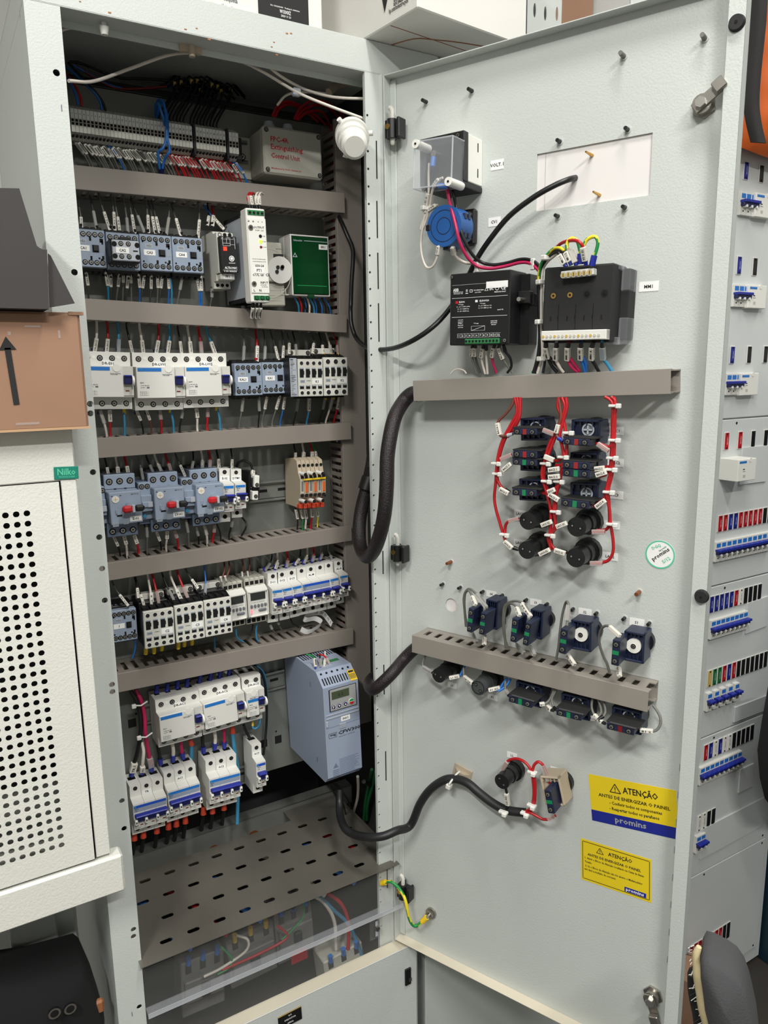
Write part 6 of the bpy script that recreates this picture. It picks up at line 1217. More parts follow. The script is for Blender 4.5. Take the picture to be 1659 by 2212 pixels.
P3 = [FR.pt(*cN(*p), d) for p, d in (((1095, 862), .004), ((1135, 852), .012), ((1180, 850), .022), ((1225, 880), .03))]+[DR.pt(*cN(*p), d) for p, d in (((1270, 935), .035), ((1305, 1000), .04), ((1325, 1090), .04), ((1345, 1180), .036), ((1375, 1235), .03), ((1410, 1243), .026), ((1450, 1215), .022), ((1500, 1168), .018))]
gy(DR, None, None, 'green and yellow earth wire from the right post to the bolt on the door', .0028, fer='yellow', f0='yellow', P3=P3)
dw(cQ, '630 950 625 1050 625 1180 608 1300 580 1450 563 1600 575 1720 610 1800 660 1790 700 1700 712 1620', WW, 'off white wire from the voltmeter down round the blue switch', .0017, (.062, .05, .06), [(.22, .34, 'VOLT1 G'), (.9, .99, 'CV1 8')])
dw(cQ, '740 1070 690 1100 655 1180 635 1300 605 1420 575 1490 560 1480 590 1400 640 1320 700 1290', WW, 'off white wire looping left of the blue switch', .0017, (.062, .05, .055), [(.06, .18, '1.1 A'), (.86, .98, 'CV5')])
q = DR.pt(*cQ(598, 1320), .055); tag(MB().box(q.x-.006, q.x+.006, q.y-.004, q.y+.004, q.z-.003, q.z+.003, 'cream', .001).build('cable_tie'), 'white cable tie round the two off white voltmeter wires', 'cable tie', 'cable ties on the door wiring')
dw(crop(0, 0, 1), '965 405 972 440 984 485 992 520 1008 553 1030 574 1058 580 1092 575 1125 567 1148 570 1166 587', 'magenta', 'crimson wire from the voltmeter to the multimeter', .0022, (.05, .068, .04, .03, .04), n=9)
dw(crop(0, 0, 1), '978 412 986 450 994 490 1003 520 1022 552 1042 567 1066 572 1095 568 1126 560 1150 563 1168 577', K_, 'black wire running beside the crimson one to the multimeter', .0022, (.045, .06, .035, .03, .04), n=9)
dw(cS, '225 320 240 400 280 455 350 505 430 525 500 520', WW, 'off white wire from the bottom of the blue switch to the pair', .002, (.06, .03), (.0, .25, ''))
for x, y in ((525, 565), (1238, 530)):
    q = DR.pt(*cS(x, y), .036); tag(MB().box(q.x-.002, q.x+.002, q.y-.005, q.y+.002, q.z-.008, q.z+.006, 'cream', .0008).build('cable_tie'), f'white cable tie round the crimson and black wires, {"left" if x < 900 else "right"} one', 'cable tie', 'cable ties on the door wiring')
gy(DR, cT, '412 320 360 290 300 292 235 345 175 420 140 500 122 600 118 700', 'green and yellow wire bending down left of the multimeter', ds=(.07, .04))
dw(cT, '420 350 350 320 270 350 205 430 150 520 130 650 128 850 135 1100 140 1300 120 1500 70 1690', K_, 'thick black wire running down the left side of the multimeter', .0030, (.07, .045, .035, .03), n=9)
dw(cT, '455 300 400 290 300 370 220 440 170 530 158 700 150 900 152 1200 165 1400 160 1520 110 1690', WW, 'off white wire running down the left side of the multimeter', .0021, (.07, .045, .035, .03))
dw(cT, '185 1450 190 1560 170 1690', K_, 'short black wire left of the first meter wire', .0018); dw(cT, '115 1560 90 1620 50 1690', 'greenwire', 'green wire end entering the upper door duct', .0018)
dw(cT, '320 285 370 240 440 212 530 205 590 235 625 300 640 400 652 480', 'redwire', 'red wire arching over the top of the multimeter', .0021, (.05, .08, .066), (.68, .92, 'V1 I1 S1'), 'toggle')
gy(DR, cT, '440 300 440 240 470 195 510 182 555 215 578 290 590 400 592 470', 'green and yellow arch over the meter, left one', .0022, (.07, .066), 'toggle')
gy(DR, cT, '628 258 660 200 720 165 765 170 785 230 770 310 740 400 718 490', 'green and yellow arch over the meter, right one', .0022, (.07, .066), 'toggle')
for i, (p, t_, m) in enumerate((('345 340 375 400 405 450 432 500', 'MM1 I1 S1', K_), ('415 305 440 370 465 420 485 480', 'MM1 I1 S2', 'greenwire'), ('490 300 510 360 530 420 542 485', '', WW))):
    dw(cT, p, m, f'marked wire into the upper meter strip, {ORD[i]} from the left', .0022, (.068, .068), (.15, .82, t_) if t_ else (.1, .85, ' '), 'toggle', 'marked wires into the upper meter strip')
for p, d_ in (((180, 400), .055), ((120, 672), .045), ((110, 1118), .045), ((130, 1530), .04)):
    q = DR.pt(*cT(*p), d_); tag(MB().box(q.x-.004, q.x+.006, q.y-.006, q.y+.002, q.z-.003, q.z+.003, 'cream', .001).build('cable_tie'), f'white cable tie at the left side of the multimeter, {ORD[(400, 672, 1118, 1530).index(p[1])]} from the top', 'cable tie', 'cable ties on the door wiring')
for i, (p, m, t_) in enumerate((('205 1335 205 1400 222 1500 262 1600 330 1680', K_, 'MM1 V1'), ('322 1335 322 1400 312 1520 350 1610 400 1680', WW, 'MM1 V2'), ('462 1335 450 1400 440 1520 490 1620 560 1680', MG, 'MM1 V3'), ('600 1335 595 1400 592 1520 620 1600 640 1680', BW, 'MM1 VN'), ('740 1335 722 1400 712 1520 755 1600 800 1680', K_, 'MM1 A'), ('835 1335 837 1400 840 1520 885 1580 945 1670', TW, ''))):
    dw(cT, p, m, f'{CN[m]} wire leaving the lower strip of the multimeter, {ORD[i]} from the left', .0022, (.058, .04, .03), (.25, .56, t_), None, 'marked wires under the multimeter', f0='black', fl=.012)
dw(cT, '235 1500 300 1580 360 1620 400 1670', K_, 'second black wire curving under the first meter wire', .002, (.04, .03)); dw(cT, '615 1500 655 1590 655 1670', BW, 'second blue wire beside the fourth meter wire', .002, (.04, .03)); dw(cT, '470 1520 530 1600 580 1670', MG, 'second crimson wire beside the third meter wire', .002, (.04, .03))
for i, (p, m, t_) in enumerate((('474 1560 474 1640 478 1760 530 1930', G_, 'RL1 1'), ('514 1560 514 1640 520 1760 575 1930', DG, 'RL1 2'), ('620 1560 608 1650 600 1780 640 1940', WW, 'RL1 5'), ('655 1560 655 1680 670 1940', WW, None), ('765 1560 742 1640 735 1780 785 1930', MG, 'RL1 8'), ('830 1560 815 1620 860 1730 920 1830 990 1925', G_, 'RL1 11'), ('875 1570 900 1660 960 1740 975 1850 925 1925', K_, None))):
    dw(cS, p, m, f'{CN[m]} wire leaving the bottom of the black relay, {ORD[i]} from the left', .0018, (.05, .03), (.2, .55, t_) if t_ else None, None, 'marked wires under the black relay', f0='black', fl=.010)
dw(cS, '200 1940 250 1890 310 1880 370 1900 400 1940', WW, 'pale tie end sticking up from the upper door duct', .0012)
RH = ['330 85 352 180 345 260 285 370 215 500 172 640 152 780 140 950 128 1080 145 1200 185 1340 215 1440', '355 85 372 190 360 280 300 390 230 510 185 650 165 780 165 850', '385 85 385 200 372 300 320 400 260 480', '150 830 165 920 210 990 285 1030', '232 1450 240 1360 270 1320 330 1300 385 1298', '225 1440 235 1500 290 1570 370 1600',
    '770 85 760 180 790 280 740 420 680 540 640 660 610 780 605 880 650 1040 685 1180 690 1300 680 1440 665 1500 690 1590 650 1620 590 1630', '800 85 830 180 800 300 760 420 710 540 660 670 630 780 625 900 665 1010 700 1060', '840 85 850 180 815 320 780 450 800 560 815 660 760 715 720 712', '815 300 840 450 850 600 840 680 800 800 780 920 740 1060 720 1200 735 1350 700 1420 680 1480 700 1560 760 1610 850 1625',
    '800 560 830 700 790 760 740 760', '790 850 770 950 720 1000 650 1040 605 1035', '745 1080 735 1220 730 1380 700 1450', '720 1410 770 1370 850 1340',
    '1230 80 1290 120 1310 200 1300 400 1300 600 1290 800 1255 950 1245 1050 1275 1200 1285 1340 1310 1500 1310 1620 1270 1700 1200 1728 1080 1720', '1290 80 1330 120 1330 250 1325 450 1320 650 1300 850 1265 1000 1270 1150 1275 1300 1260 1380 1210 1408 1090 1405', '1320 80 1335 200 1310 350 1310 550 1295 750 1230 780', '1300 550 1290 700 1275 900 1240 1000 1225 1090 1120 1170', '1305 300 1290 560 1200 555 1145 545', '1255 780 1240 850 1180 870']
for i, p in enumerate(RH):
    e = i in (4, 5, 13, 14, 15); dw(cU, p, 'redwire', f'red wire of the {"left" if i < 6 else "middle" if i < 14 else "right"} harness between the push buttons, {ORD[i if i < 6 else i-6 if i < 14 else i-14]} branch', .0021, (.05, .052, .048), None, 'black' if i in (3, 4, 5, 9, 13, 14, 15) else None, 'red wire harness between the push buttons', n=8)
for lab, p, sl in (('brown wire with marker BAC4 1 at the upper left push button', '322 100 300 170 240 250 180 310 160 360 185 460 230 470 312 450', (.52, .72, 'BAC4 1')), ('brown wire with marker BAC1 1 at the upper right push button', '770 95 785 200 790 290 760 380 745 440 765 490 812 520', (.45, .68, 'BAC1 1'))):
    dw(cU, p, BR, lab, .0019, (.05, .056), sl, 'toggle' if '1 1' in lab else 'greylight')
MK = [('190 705 300 655', ''), ('212 815 295 745', 'BAC5 3'), ('180 995 270 1045', 'BAC6 3'), ('612 408 720 450', ''), ('625 672 722 712', ' '), ('665 810 775 795', 'BAC2 1'), ('665 880 780 870', 'BAC2 3'), ('670 1045 770 1110', 'BAC3 3'), ('660 1030 730 1000', 'BAC6 4'), ('1155 545 1265 620', ''), ('1125 800 1225 788', 'BAC2 2'), ('1138 860 1245 828', 'BAC2 4'), ('1138 1180 1232 1108', 'BAC3 4'), ('270 1318 370 1290', ''), ('228 1515 305 1590', 'LAC4 X1'), ('595 1360 700 1320', 'LAC3 X2'), ('575 1650 680 1600', 'LAC4 X2'), ('725 1605 835 1640', 'LAC2 X1'), ('745 1375 850 1335', 'LAC1 X1'), ('1100 1425 1228 1425', ''), ('1082 1738 1205 1740', '')]
for i, (p, t_) in enumerate(MK):
    x0, y0, x1, y1 = [float(v) for v in p.split()]; a, b = DR.pt(*cU(x0, y0), .058), DR.pt(*cU(x1, y1), .058); c_ = (a+b)/2
    mb = MB(); 
    if not t_.strip(): mb.tube([a-c_, b-c_], .002, 'redwire', 6)
    sleeve_geo(mb, a-c_, b-c_, DR.n, .0062, t_, clear=(t_ == ''), thick=.0045)
    tag(mb.build('wire_marker', None, Matrix.Translation(c_)), (f'white wire marker sleeve printed {t_} among the push buttons' if t_.strip() else f'clear wire sleeve {["beside the middle left button", "right of the upper left button", "with a plain white face, right of the middle left button", "right of button BAC1", "at lamp LAC3", "at lamp LAC1", "at lamp LAC2"][[0, 3, 4, 9, 13, 19, 20].index(i)]}'), 'wire marker', 'wire markers among the push buttons')
for i, p in enumerate(((1325, 170), (1322, 513), (1300, 690), (1290, 805), (1265, 1030), (1295, 1352), (862, 440), (812, 682), (770, 925), (735, 1225), (635, 745), (645, 922), (680, 1460), (145, 745), (155, 848), (225, 1455))):
    q = DR.pt(*cU(*p), .056); mb = MB(); T_m = Matrix((DR.u, DR.v, DR.n)).transposed().to_4x4(); T_m.translation = q; mb.box(-.0075, .006, -.0016, .0016, -.006, .0015, 'cream', .0007).box(.002, .0085, -.003, .003, -.001, .0045, 'cream', .001)
    hn = 'right' if i < 6 else 'middle' if i < 13 else 'left'; k_ = i if i < 6 else i-6 if i < 13 else i-13
    tag(mb.build('cable_tie', None, T_m), f'white cable tie on the {hn} red harness, number {k_+1} in order' if False else f'white cable tie on the {hn} red harness, {ORD[k_]} from its start', 'cable tie', 'cable ties on the red harnesses')
for i, (f, p, sl, lab) in enumerate(((cW, '872 400 845 330 810 260 785 235 750 275 742 400 755 540 775 640', (.0, .2, 'S4 13'), 'grey wire looping over selector S4, left one'), (cW, '1000 440 940 340 860 260 800 218 755 250 735 330 745 470 760 640', (.02, .25, ''), 'grey wire looping over selector S4, right one'),
    (cW, '1365 520 1345 450 1300 395 1250 385 1205 440 1185 600 1195 740 1205 880', (.0, .2, 'S3 13'), 'grey wire looping over selector S3, left one'), (cW, '1490 530 1440 430 1370 365 1290 355 1220 385 1185 440 1175 600 1190 740 1225 880', (.0, .22, 'S4 23'), 'grey wire looping over selector S3, right one'),
    (cX, '440 630 450 500 458 400 440 360 415 400 385 520 360 700 345 850 318 1010', (.05, .25, ''), 'grey wire looping beside selector S2'), (cX, '1035 745 960 670 890 630 830 660 800 740 810 860 850 980 890 1060 915 1155', (.0, .2, ' '), 'grey wire looping beside selector S1'),
    (cW, '830 700 850 760 880 820', (.05, .95, ''), 'short grey wire under the left block of selector S4'), (cW, '975 735 970 790 965 850', (.25, .95, 'S4 24'), 'short grey wire under the right block of selector S4'), (cW, '1325 830 1350 890 1420 940', (.1, .95, ''), 'short grey wire under the left block of selector S3'), (cW, '1480 860 1500 900 1530 960', (.2, .98, ''), 'short grey wire under the right block of selector S3'),
    (cX, '440 940 470 990 530 1070', (.1, .98, 'S2 14'), 'short grey wire under selector S2'), (cX, '1020 1080 1030 1140 1030 1200', (.1, .98, 'S1 14'), 'short grey wire under selector S1'),
    (cX, '1405 1520 1460 1600 1490 1680 1475 1760 1415 1810 1280 1800 1240 1790', (.68, .9, 'B1 2'), 'grey wire curving round the right end of the lower duct'), (cX, '725 1450 715 1530 735 1610 790 1680 870 1730', (.55, .9, 'B1 1'), 'grey wire between the middle and right button backs below the duct'),
    (cX, '850 1480 870 1580 850 1640 790 1680', None, 'thin grey wire hanging below the duct, right of the middle button'), (cX, '790 1460 820 1560 815 1620 760 1670 700 1660', (.75, .98, ''), 'grey wire ending at the middle button back'), (cX, '320 1350 270 1450 290 1540 330 1580', None, 'grey wire above the middle button back'), (cX, '300 1340 250 1450 200 1500 130 1510', (.7, .98, 'B3 2'), 'grey wire ending at the left button back below the duct'),
    (cX, '190 1490 230 1560 290 1580', (.1, .8, 'B2 1'), 'short grey wire left of the middle button back'), (cW, '305 965 275 1040 285 1100 330 1130 395 1160', (.45, .95, ''), 'grey wire from the duct to lamp L1'), (cW, '735 1100 735 1180 765 1225 840 1275', (.45, .98, 'P1 X1'), 'grey wire from the duct to buzzer P1'), (cW, '1200 1250 1200 1340 1220 1390 1245 1420', (.4, .85, ''), 'grey wire right of buzzer P1'))):
    dw(f, p, G_, lab, .0018, (.06, .035, .03) if i < 6 else (.035, .05), sl, 'black' if i > 11 else None)
for lab, p, sl in (('blue wire at lamp L1', '745 1080 720 1140 690 1190 650 1210 570 1215', (.5, .98, 'L1 X2')), ('blue wire at buzzer P1, upper one', '1225 1215 1180 1270 1145 1320 1090 1355 1010 1350', (.5, .98, 'P1 X2')), ('blue wire at buzzer P1, lower one', '1260 1225 1220 1290 1170 1335 1120 1365', None)):
    dw(cW, p, BW, lab, .0019, (.03, .045), sl)
for lab, p, sl in (('red wire arching over lamp L2', '1085 310 1060 245 1010 195 940 170 870 185 830 235 805 285', (.7, .98, '')), ('red wire arching to button B2', '1090 310 1105 235 1145 200 1190 230 1225 310 1255 400', (.6, .95, '')), ('pair of red wires dropping to the spiral cable', '1088 300 1100 400 1105 500 1095 590 1075 640 1020 670', None), ('second red wire dropping to the spiral cable', '1100 300 1115 400 1118 500 1110 590 1085 650 1020 680', None), ('red wire running under button B2', '1030 680 1080 682 1130 710 1190 740 1250 740 1310 705', (.78, .99, ''))):
    dw(cY, p, 'redwire', lab, .0022, (.035, .03), sl)
dw(cY, '838 440 855 520 865 590 845 660', K_, 'black wire with a white marker under lamp L2', .0022, (.035, .025), (.22, .72, 'L2 X2'))
for i, p in enumerate(((1095, 300), (1090, 615), (1028, 690), (822, 678))):
    q = DR.pt(*cY(*p), .036); T_m = Matrix((DR.u, DR.v, DR.n)).transposed().to_4x4(); T_m.translation = q
    tag(MB().box(-.008, .006, -.002, .002, -.004, .003, 'cream', .0008).box(-.002, .005, -.005, .001, -.001, .005, 'cream', .001).build('cable_tie', None, T_m), ['white cable tie on the red pair between lamp L2 and button B2', 'white cable tie low on the red pair near the cable end', 'white cable tie at the end of the spiral wrap', 'white tie end under lamp L2 on the spiral wrap'][i], 'cable tie', 'cable ties at the bottom of the door')
# ------------------------------------------------------------------ what stands around the cabinet
# perforated wall cabinet on the left
YN = .95; NI = Plane((0, YN, 0), (1, 0, 0), (0, -1, 0))
nt = NI.uv(158, 925)[1]; nxr = .1405; g0 = NI.uv(205, 1500)[0]; dt = NI.uv(100, 1043)[1]; db = NI.uv(150, 1872)[1]; nb = NI.uv(265, 1922)[1]; dr_ = NI.uv(123, 1048)[0]; dr2 = NI.uv(212, 1845)[0]
dx1 = (dr_+dr2)/2; nc = thing('perforated_cabinet', 'cream wall cabinet with a perforated door at the left edge', 'cabinet', Matrix.Translation((nxr, YN, nb))); INC = nc.matrix_world.inverted()
def npart(name, mb, par=None):
    for i, v in enumerate(mb.v): mb.v[i] = INC @ v
    return mb.build(name, par or nc)
NX0 = -.42
npart('frame', MB().box(NX0, nxr, YN, YN+.02, dt+.001, nt, 'paint_cream', .0015).box(dx1+.001, nxr, YN, YN+.02, db, dt+.002, 'paint_cream', .001).box(nxr-.002, nxr-.0004, YN+.018, YN+.34, nb+.02, nt-.001, 'paint_cream').box(NX0, nxr, YN+.02, YN+.34, nt-.0015, nt, 'paint_cream').box(NX0, nxr, YN+.3, YN+.302, nb+.02, nt, 'dark').box(NX0, nxr, YN+.02, YN+.34, nb+.02, nb+.022, 'paint_cream'))
npart('bottom_rail', MB().box(NX0, .1548, YN-.004, YN+.02, nb, db-.004, 'paint_cream', .003))
dm = MB(); h0, h1 = NI.uv(50, 1109.5), NI.uv(140, 1822.5); rp_ = (h0[1]-h1[1])/35; cp = rp_*NI.uv(50, 1109)[0]*0+ (NI.uv(50, 1109)[0]-NI.uv(27, 1112.5)[0]); xr_ = (h0[0]+h1[0])/2
ncol = 8; xa, xb = xr_+cp/2, xr_-cp*(ncol-.5); za, zb = h0[1]+rp_/2, h1[1]-rp_/2
for j in range(36):
    for i in range(ncol):
        x1_ = xa-i*cp; z1_ = za-j*rp_; q = MB(); q.cell(x1_-cp, x1_, z1_-rp_, z1_, x1_-cp/2, z1_-rp_/2, .0036, .0036, 0, 'paint_cream', .0012, 10)
        T = Matrix(((1, 0, 0, 0), (0, 0, -1, YN-.001), (0, 1, 0, 0), (0, 0, 0, 1)))
        b = len(dm.v); dm.v += [T @ v for v in q.v]; dm.f += [tuple(b+k for k in f) for f in q.f]; dm.m += q.m; dm.sm += q.sm
for q in ((NX0, dx1, za, dt), (NX0, dx1, db, zb), (xa, dx1, zb, za), (NX0, xb, zb, za)): dm.box(q[0], q[1], YN-.001, YN+.0005, q[2], q[3], 'paint_cream')
dm.box(dx1-.0012, dx1, YN-.001, YN+.012, db, dt, 'hole')
npart('perforated_door', dm)
a = NI.uv(143, 1021.5, .001); lg = MB(); lg.T = NI.M(a[0], a[1], .0005, R(-2)); lg.box(-.0135, .0135, -.0075, .0075, 0, .0015, 'teal', .0006).text('Nilko', 0, .0015, .0018, .0075, 'aqua', w=.02).text('TECNOLOGIA', 0, -.0045, .0018, .0018, 'aqua', w=.018)
npart('maker_badge', lg)
# boxes stacked on it
cbx = Plane((0, .925, 0), (1, 0, 0), (0, -1, 0)); a, b = cbx.uv(172, 675), cbx.uv(191, 905); x1_ = (a[0]+b[0])/2
bxo = MB(); zt, zbm = a[1], nt+.0008
bxo.box(-.25, x1_, .925, 1.0-.02, zbm, zt, 'cardboard', .003)
o = thing('cardboard_box', 'brown cardboard box with a black arrow, standing on the cream perforated cabinet', 'box', Matrix.Translation((x1_, .925, zbm))); I_ = o.matrix_world.inverted()
def mk(par, Iv, name, mb):
    for i, v in enumerate(mb.v): mb.v[i] = Iv @ v
    return mb.build(name, par)
bxo.box(-.25, x1_+.001, .9245, .93, zbm-.0003, zbm+.0025, 'tape').prism([(x1_-.012, .9245), (x1_+.004, .923), (x1_+.003, .93), (x1_-.01, .93)], zt-.003, zt+.0006, 'cardboard')
mk(o, I_, 'carton', bxo)
ar = MB(); q = cbx.uv(24, 800, .001); ar.T = cbx.M(q[0], q[1], .0006, R(3)); k = .0006*1.0
ar.box(-.0030, .0030, -.037, .024, 0, .0003, 'black_matt').prism([(-.0085, .022), (.0085, .022), (0, .036)], 0, .0003, 'black_matt'); mk(o, I_, 'printed_arrow', ar)
tp = MB(); 
for p in ((70, 705, 20, 3), (128, 722, 3, 14), (20, 720, 4, 6), (60, 915, 30, 4)):
    q = cbx.pt(p[0], p[1], .0008); tp.box(q.x-p[2]*.0004, q.x+p[2]*.0004, q.y-.0002, q.y, q.z-p[3]*.0003, q.z+p[3]*.0003, 'clearthin')
mk(o, I_, 'tape', tp)
kb = Plane((0, .91, 0), (1, 0, 0), (0, -1, 0))
pg = [kb.uv(*p) for p in ((-260, 662), (103, 664), (100, 541), (86, 535), (80, 530), (42, 406), (-260, 400))]; pz = zt+.0012; pg[0] = (pg[0][0], pz); pg[1] = (pg[1][0], pz)
o = thing('black_box', 'dark grey cardboard box with a slanted flap, on top of the brown box', 'box', Matrix.Translation((pg[1][0], .91, pz))); I_ = o.matrix_world.inverted()
mk(o, I_, 'carton', MB().prism(pg, .912, .985, 'box_black', axis='y'))
fl = [kb.uv(*p) for p in ((-260, 664), (104, 664), (100, 541), (-260, 536))]; fl[0] = (fl[0][0], pz); fl[1] = (fl[1][0], pz)
sd = [kb.uv(*p) for p in ((104, 547), (110, 552), (162, 655), (108, 664))]
F_ = MB().prism(fl, .904, .911, 'box_black', axis='y')
mk(o, I_, 'lid', F_); mk(o, I_, 'side_flap', MB().prism([(x, max(z, pz)) for x, z in sd], .911, .9135, 'box_black', axis='y'))
# black bag below the cream cabinet
bg = Plane((0, 1.08, 0), (1, 0, 0), (0, -1, 0)); P_ = [bg.uv(*p) for p in ((-150, 2085), (60, 2052), (160, 2025), (172, 2035), (196, 2090), (212, 2140), (212, 2155), (150, 2200), (100, 2330), (-150, 2330))]
o = thing('black_bag', 'black fabric bag in the shade under the cream perforated cabinet', 'bag', bg.M(*P_[4])); I_ = o.matrix_world.inverted(); B = MB()
cx_ = sum(p[0] for p in P_)/10; cz_ = sum(p[1] for p in P_)/10; N_ = len(P_); L_ = [(1.0, 1.09), (1.0, 1.04), (.97, 1.02), (.88, 1.005), (0, 1.0)]
vs = [(cx_+(p[0]-cx_)*k_, y, cz_+(p[1]-cz_)*k_) for k_, y in L_ for p in P_]
B.add(vs, [(a*N_+i, a*N_+(i+1) % N_, (a+1)*N_+(i+1) % N_, (a+1)*N_+i) for a in range(4) for i in range(N_)], 'fabric_black', True); mk(o, I_, 'bag_body', B)
for p in ((118, 2190), (152, 2180)):
    q = bg.pt(*p, .09); B = MB(); B.T = bg.M(q.x, q.z, .09); B.ring((0, 0, 0), .0055, .008, 'steel', 18); B.cyl((0, 0, -.004), (0, 0, -.0005), .008, 'black', 16); mk(o, I_, 'eyelet', B)
q = bg.pt(198, 2175, .06); tag(MB().box(q.x-.018, q.x+.016, q.y-.01, q.y, q.z-.009, q.z+.012, 'tanbrown', .003).build('leather_tag'), 'small brown leather piece at the corner of the black bag', 'tag')
q = bg.pt(100, 1990, -.05); tag(MB().box(q.x-.05, q.x+.012, q.y-.03, q.y+.03, q.z-.05, q.z+.16, 'paint_in', .002).box(q.x+.012, q.x+.04, q.y, q.y+.03, q.z-.05, q.z+.16, 'paint', .002).build('grey_housing'), 'grey metal housing half hidden above the black bag', 'housing')
# neighbour cabinet on the right of the open one
o = thing('neighbour_cabinet', 'closed light grey cabinet standing directly right of the open one, mostly behind its door', 'cabinet', Matrix.Translation((.89, YF, 0))); I_ = o.matrix_world.inverted()
mk(o, I_, 'body', MB().box(.665, 1.115, YF+.004, YB, .1, ZT, 'paint').box(.665, 1.115, YF+.002, YB, 0, .1, 'black_matt').box(.705, 1.115, YF, YF+.004, ZT-.04, ZT, 'paint', .001)); mk(o, I_, 'front_door', MB().box(.6645, 1.11, YF-.008, YF+.003, .12, ZD+.03, 'paint', .002).box(.70, 1.11, YF-.004, YF+.003, ZD+.035, ZT-.05, 'paint', .002))
# distribution board far right
YBD = 1.02; BD = Plane((0, YBD, 0), (1, 0, 0), (0, -1, 0)); BX0, BX1 = 1.12, BD.uv(1645, 1900)[0]
o = thing('distribution_board', 'grey distribution board with rows of breakers behind the right edge of the open door', 'distribution board', BD.M(BX0, CZ)); I_ = o.matrix_world.inverted()
mk(o, I_, 'enclosure', MB().box(BX0, BX1+.02, YBD+.002, YBD+.3, .02, CZ+.75, 'panel'))
SEAM = [((1566, 908), (1659, 896)), ((1541, 1265), (1659, 1236)), ((1520, 1590), (1655, 1538)), ((1500, 1890), (1659, 1802)), ((1560, 2010), (1620, 1975))]
zs = [CZ+.74]+[BD.uv(*a)[1]*.5+BD.uv(*b)[1]*.5 for a, b in SEAM[:4]]+[.06]
for i in range(5):
    B = MB(); B.box(BX0, BX1-.004, YBD-.004, YBD+.001, zs[i+1]+.0015, zs[i]-.0015, 'panel', .0012)
    for x, z in ((1.50, zs[i]-.01), (BX1-.02, zs[i]-.01), (BX1-.02, zs[i+1]+.012)): B.cyl((x, YBD-.0041, z), (x, YBD-.0047, z), .0028, 'hole', 10)
    mk(o, I_, 'cover_panel', B)
for (a, b, c_, d_) in (((1601, 968), (1659, 962), (1659, 1040), (1602, 1046)), ((1616, 1303), (1659, 1288), (1659, 1352), (1611, 1370)), ((1590, 1530), (1659, 1500), (1659, 1535), (1585, 1560)), ((1600, 1665), (1628, 1648), (1628, 1700), (1596, 1712)), ((1525, 1790), (1650, 1722), (1650, 1785), (1505, 1860))):
    M_, w, h = BD.quad(a, b, c_, d_, .008); B = MB(); B.T = M_; B.box(-w/2, w/2, -h/2, h/2, .004, .0075, 'panel', .0006); mk(o, I_, 'blanking_plate', B)
# identification tags
CT = {'b': ('stickerblue', 'blue'), 'r': ('red', 'red'), 'k': ('black', 'black'), 'y': ('gold', 'yellow'), 'g': ('greenid', 'green'), 'w': ('white', 'white')}
TAGS = [('top', 'bk', (1612, 368), (1645, 376), 40), ('second', 'bk', (1597, 573), (1631, 576), 40), ('third', 'bkk', (1582, 768), (1654, 764), 38), ('fourth', 'rrkk', (1570, 951), (1654, 948), 38),
    ('fifth', 'rrbbrrrrrkk', cd(372, 402), cd(895, 300), 36), ('sixth', 'bbbbbrwkkkk', cd(280, 1262), cd(790, 1120), 36), ('seventh', 'yggrbrkkkkkkk', cd(260, 2050), cd(853, 1835), 36), ('eighth', 'rbwbwwkkkkk', ce(262, 400), ce(573, 245), 34), ('ninth', 'wwkk', ce(218, 868), ce(313, 815), 34), ('lowest', 'rrrrrrrrkk', ce(165, 1745), ce(413, 1575), 34)]
for rn, cols, a, b, hp_ in TAGS:
    A, B_ = Vector(BD.uv(*a, .006)), Vector(BD.uv(*b, .006)); n = len(cols); seen = {}
    for i, c_ in enumerate(cols):
        p = A.lerp(B_, i/(n-1)); p.y = (A.y*.5+B_.y*.5)+(p.y-(A.y+B_.y)/2)*.3; m, cn = CT[c_]; seen[c_] = seen.get(c_, 0)+1; hh_ = (BD.uv(a[0], a[1]-hp_/2)[1]-BD.uv(a[0], a[1]+hp_/2)[1])/2
        mb = MB(); w_ = .0078; mb.box(-w_, w_, -hh_, hh_, .0042, .0062, 'cream' if c_ != 'k' else 'cream', .0005).box(-w_+.0012, w_-.0012, -hh_+.001, hh_-.0014, .006, .0068, m, .0004)
        mb.disc(0, hh_-.004, .007, .0022, 'hole', 8); mb.disc(0, -hh_+.004, .007, .0022, 'hole', 8)
        if c_ != 'k': mb.text('CIRCUITO', .0012, 0, .0071, .0022, 'ink_white' if c_ != 'w' else 'ink', w=hh_*.9, rot=R(90))
        tag(mb.build('identification_tag', None, BD.M(p.x, p.y)), f'{cn} circuit tag in the {rn} tag row of the far board' + (f', {ORD[seen[c_]-1]} {cn} one' if cols.count(c_) > 1 else ''), 'tag', 'circuit tags of the distribution board')
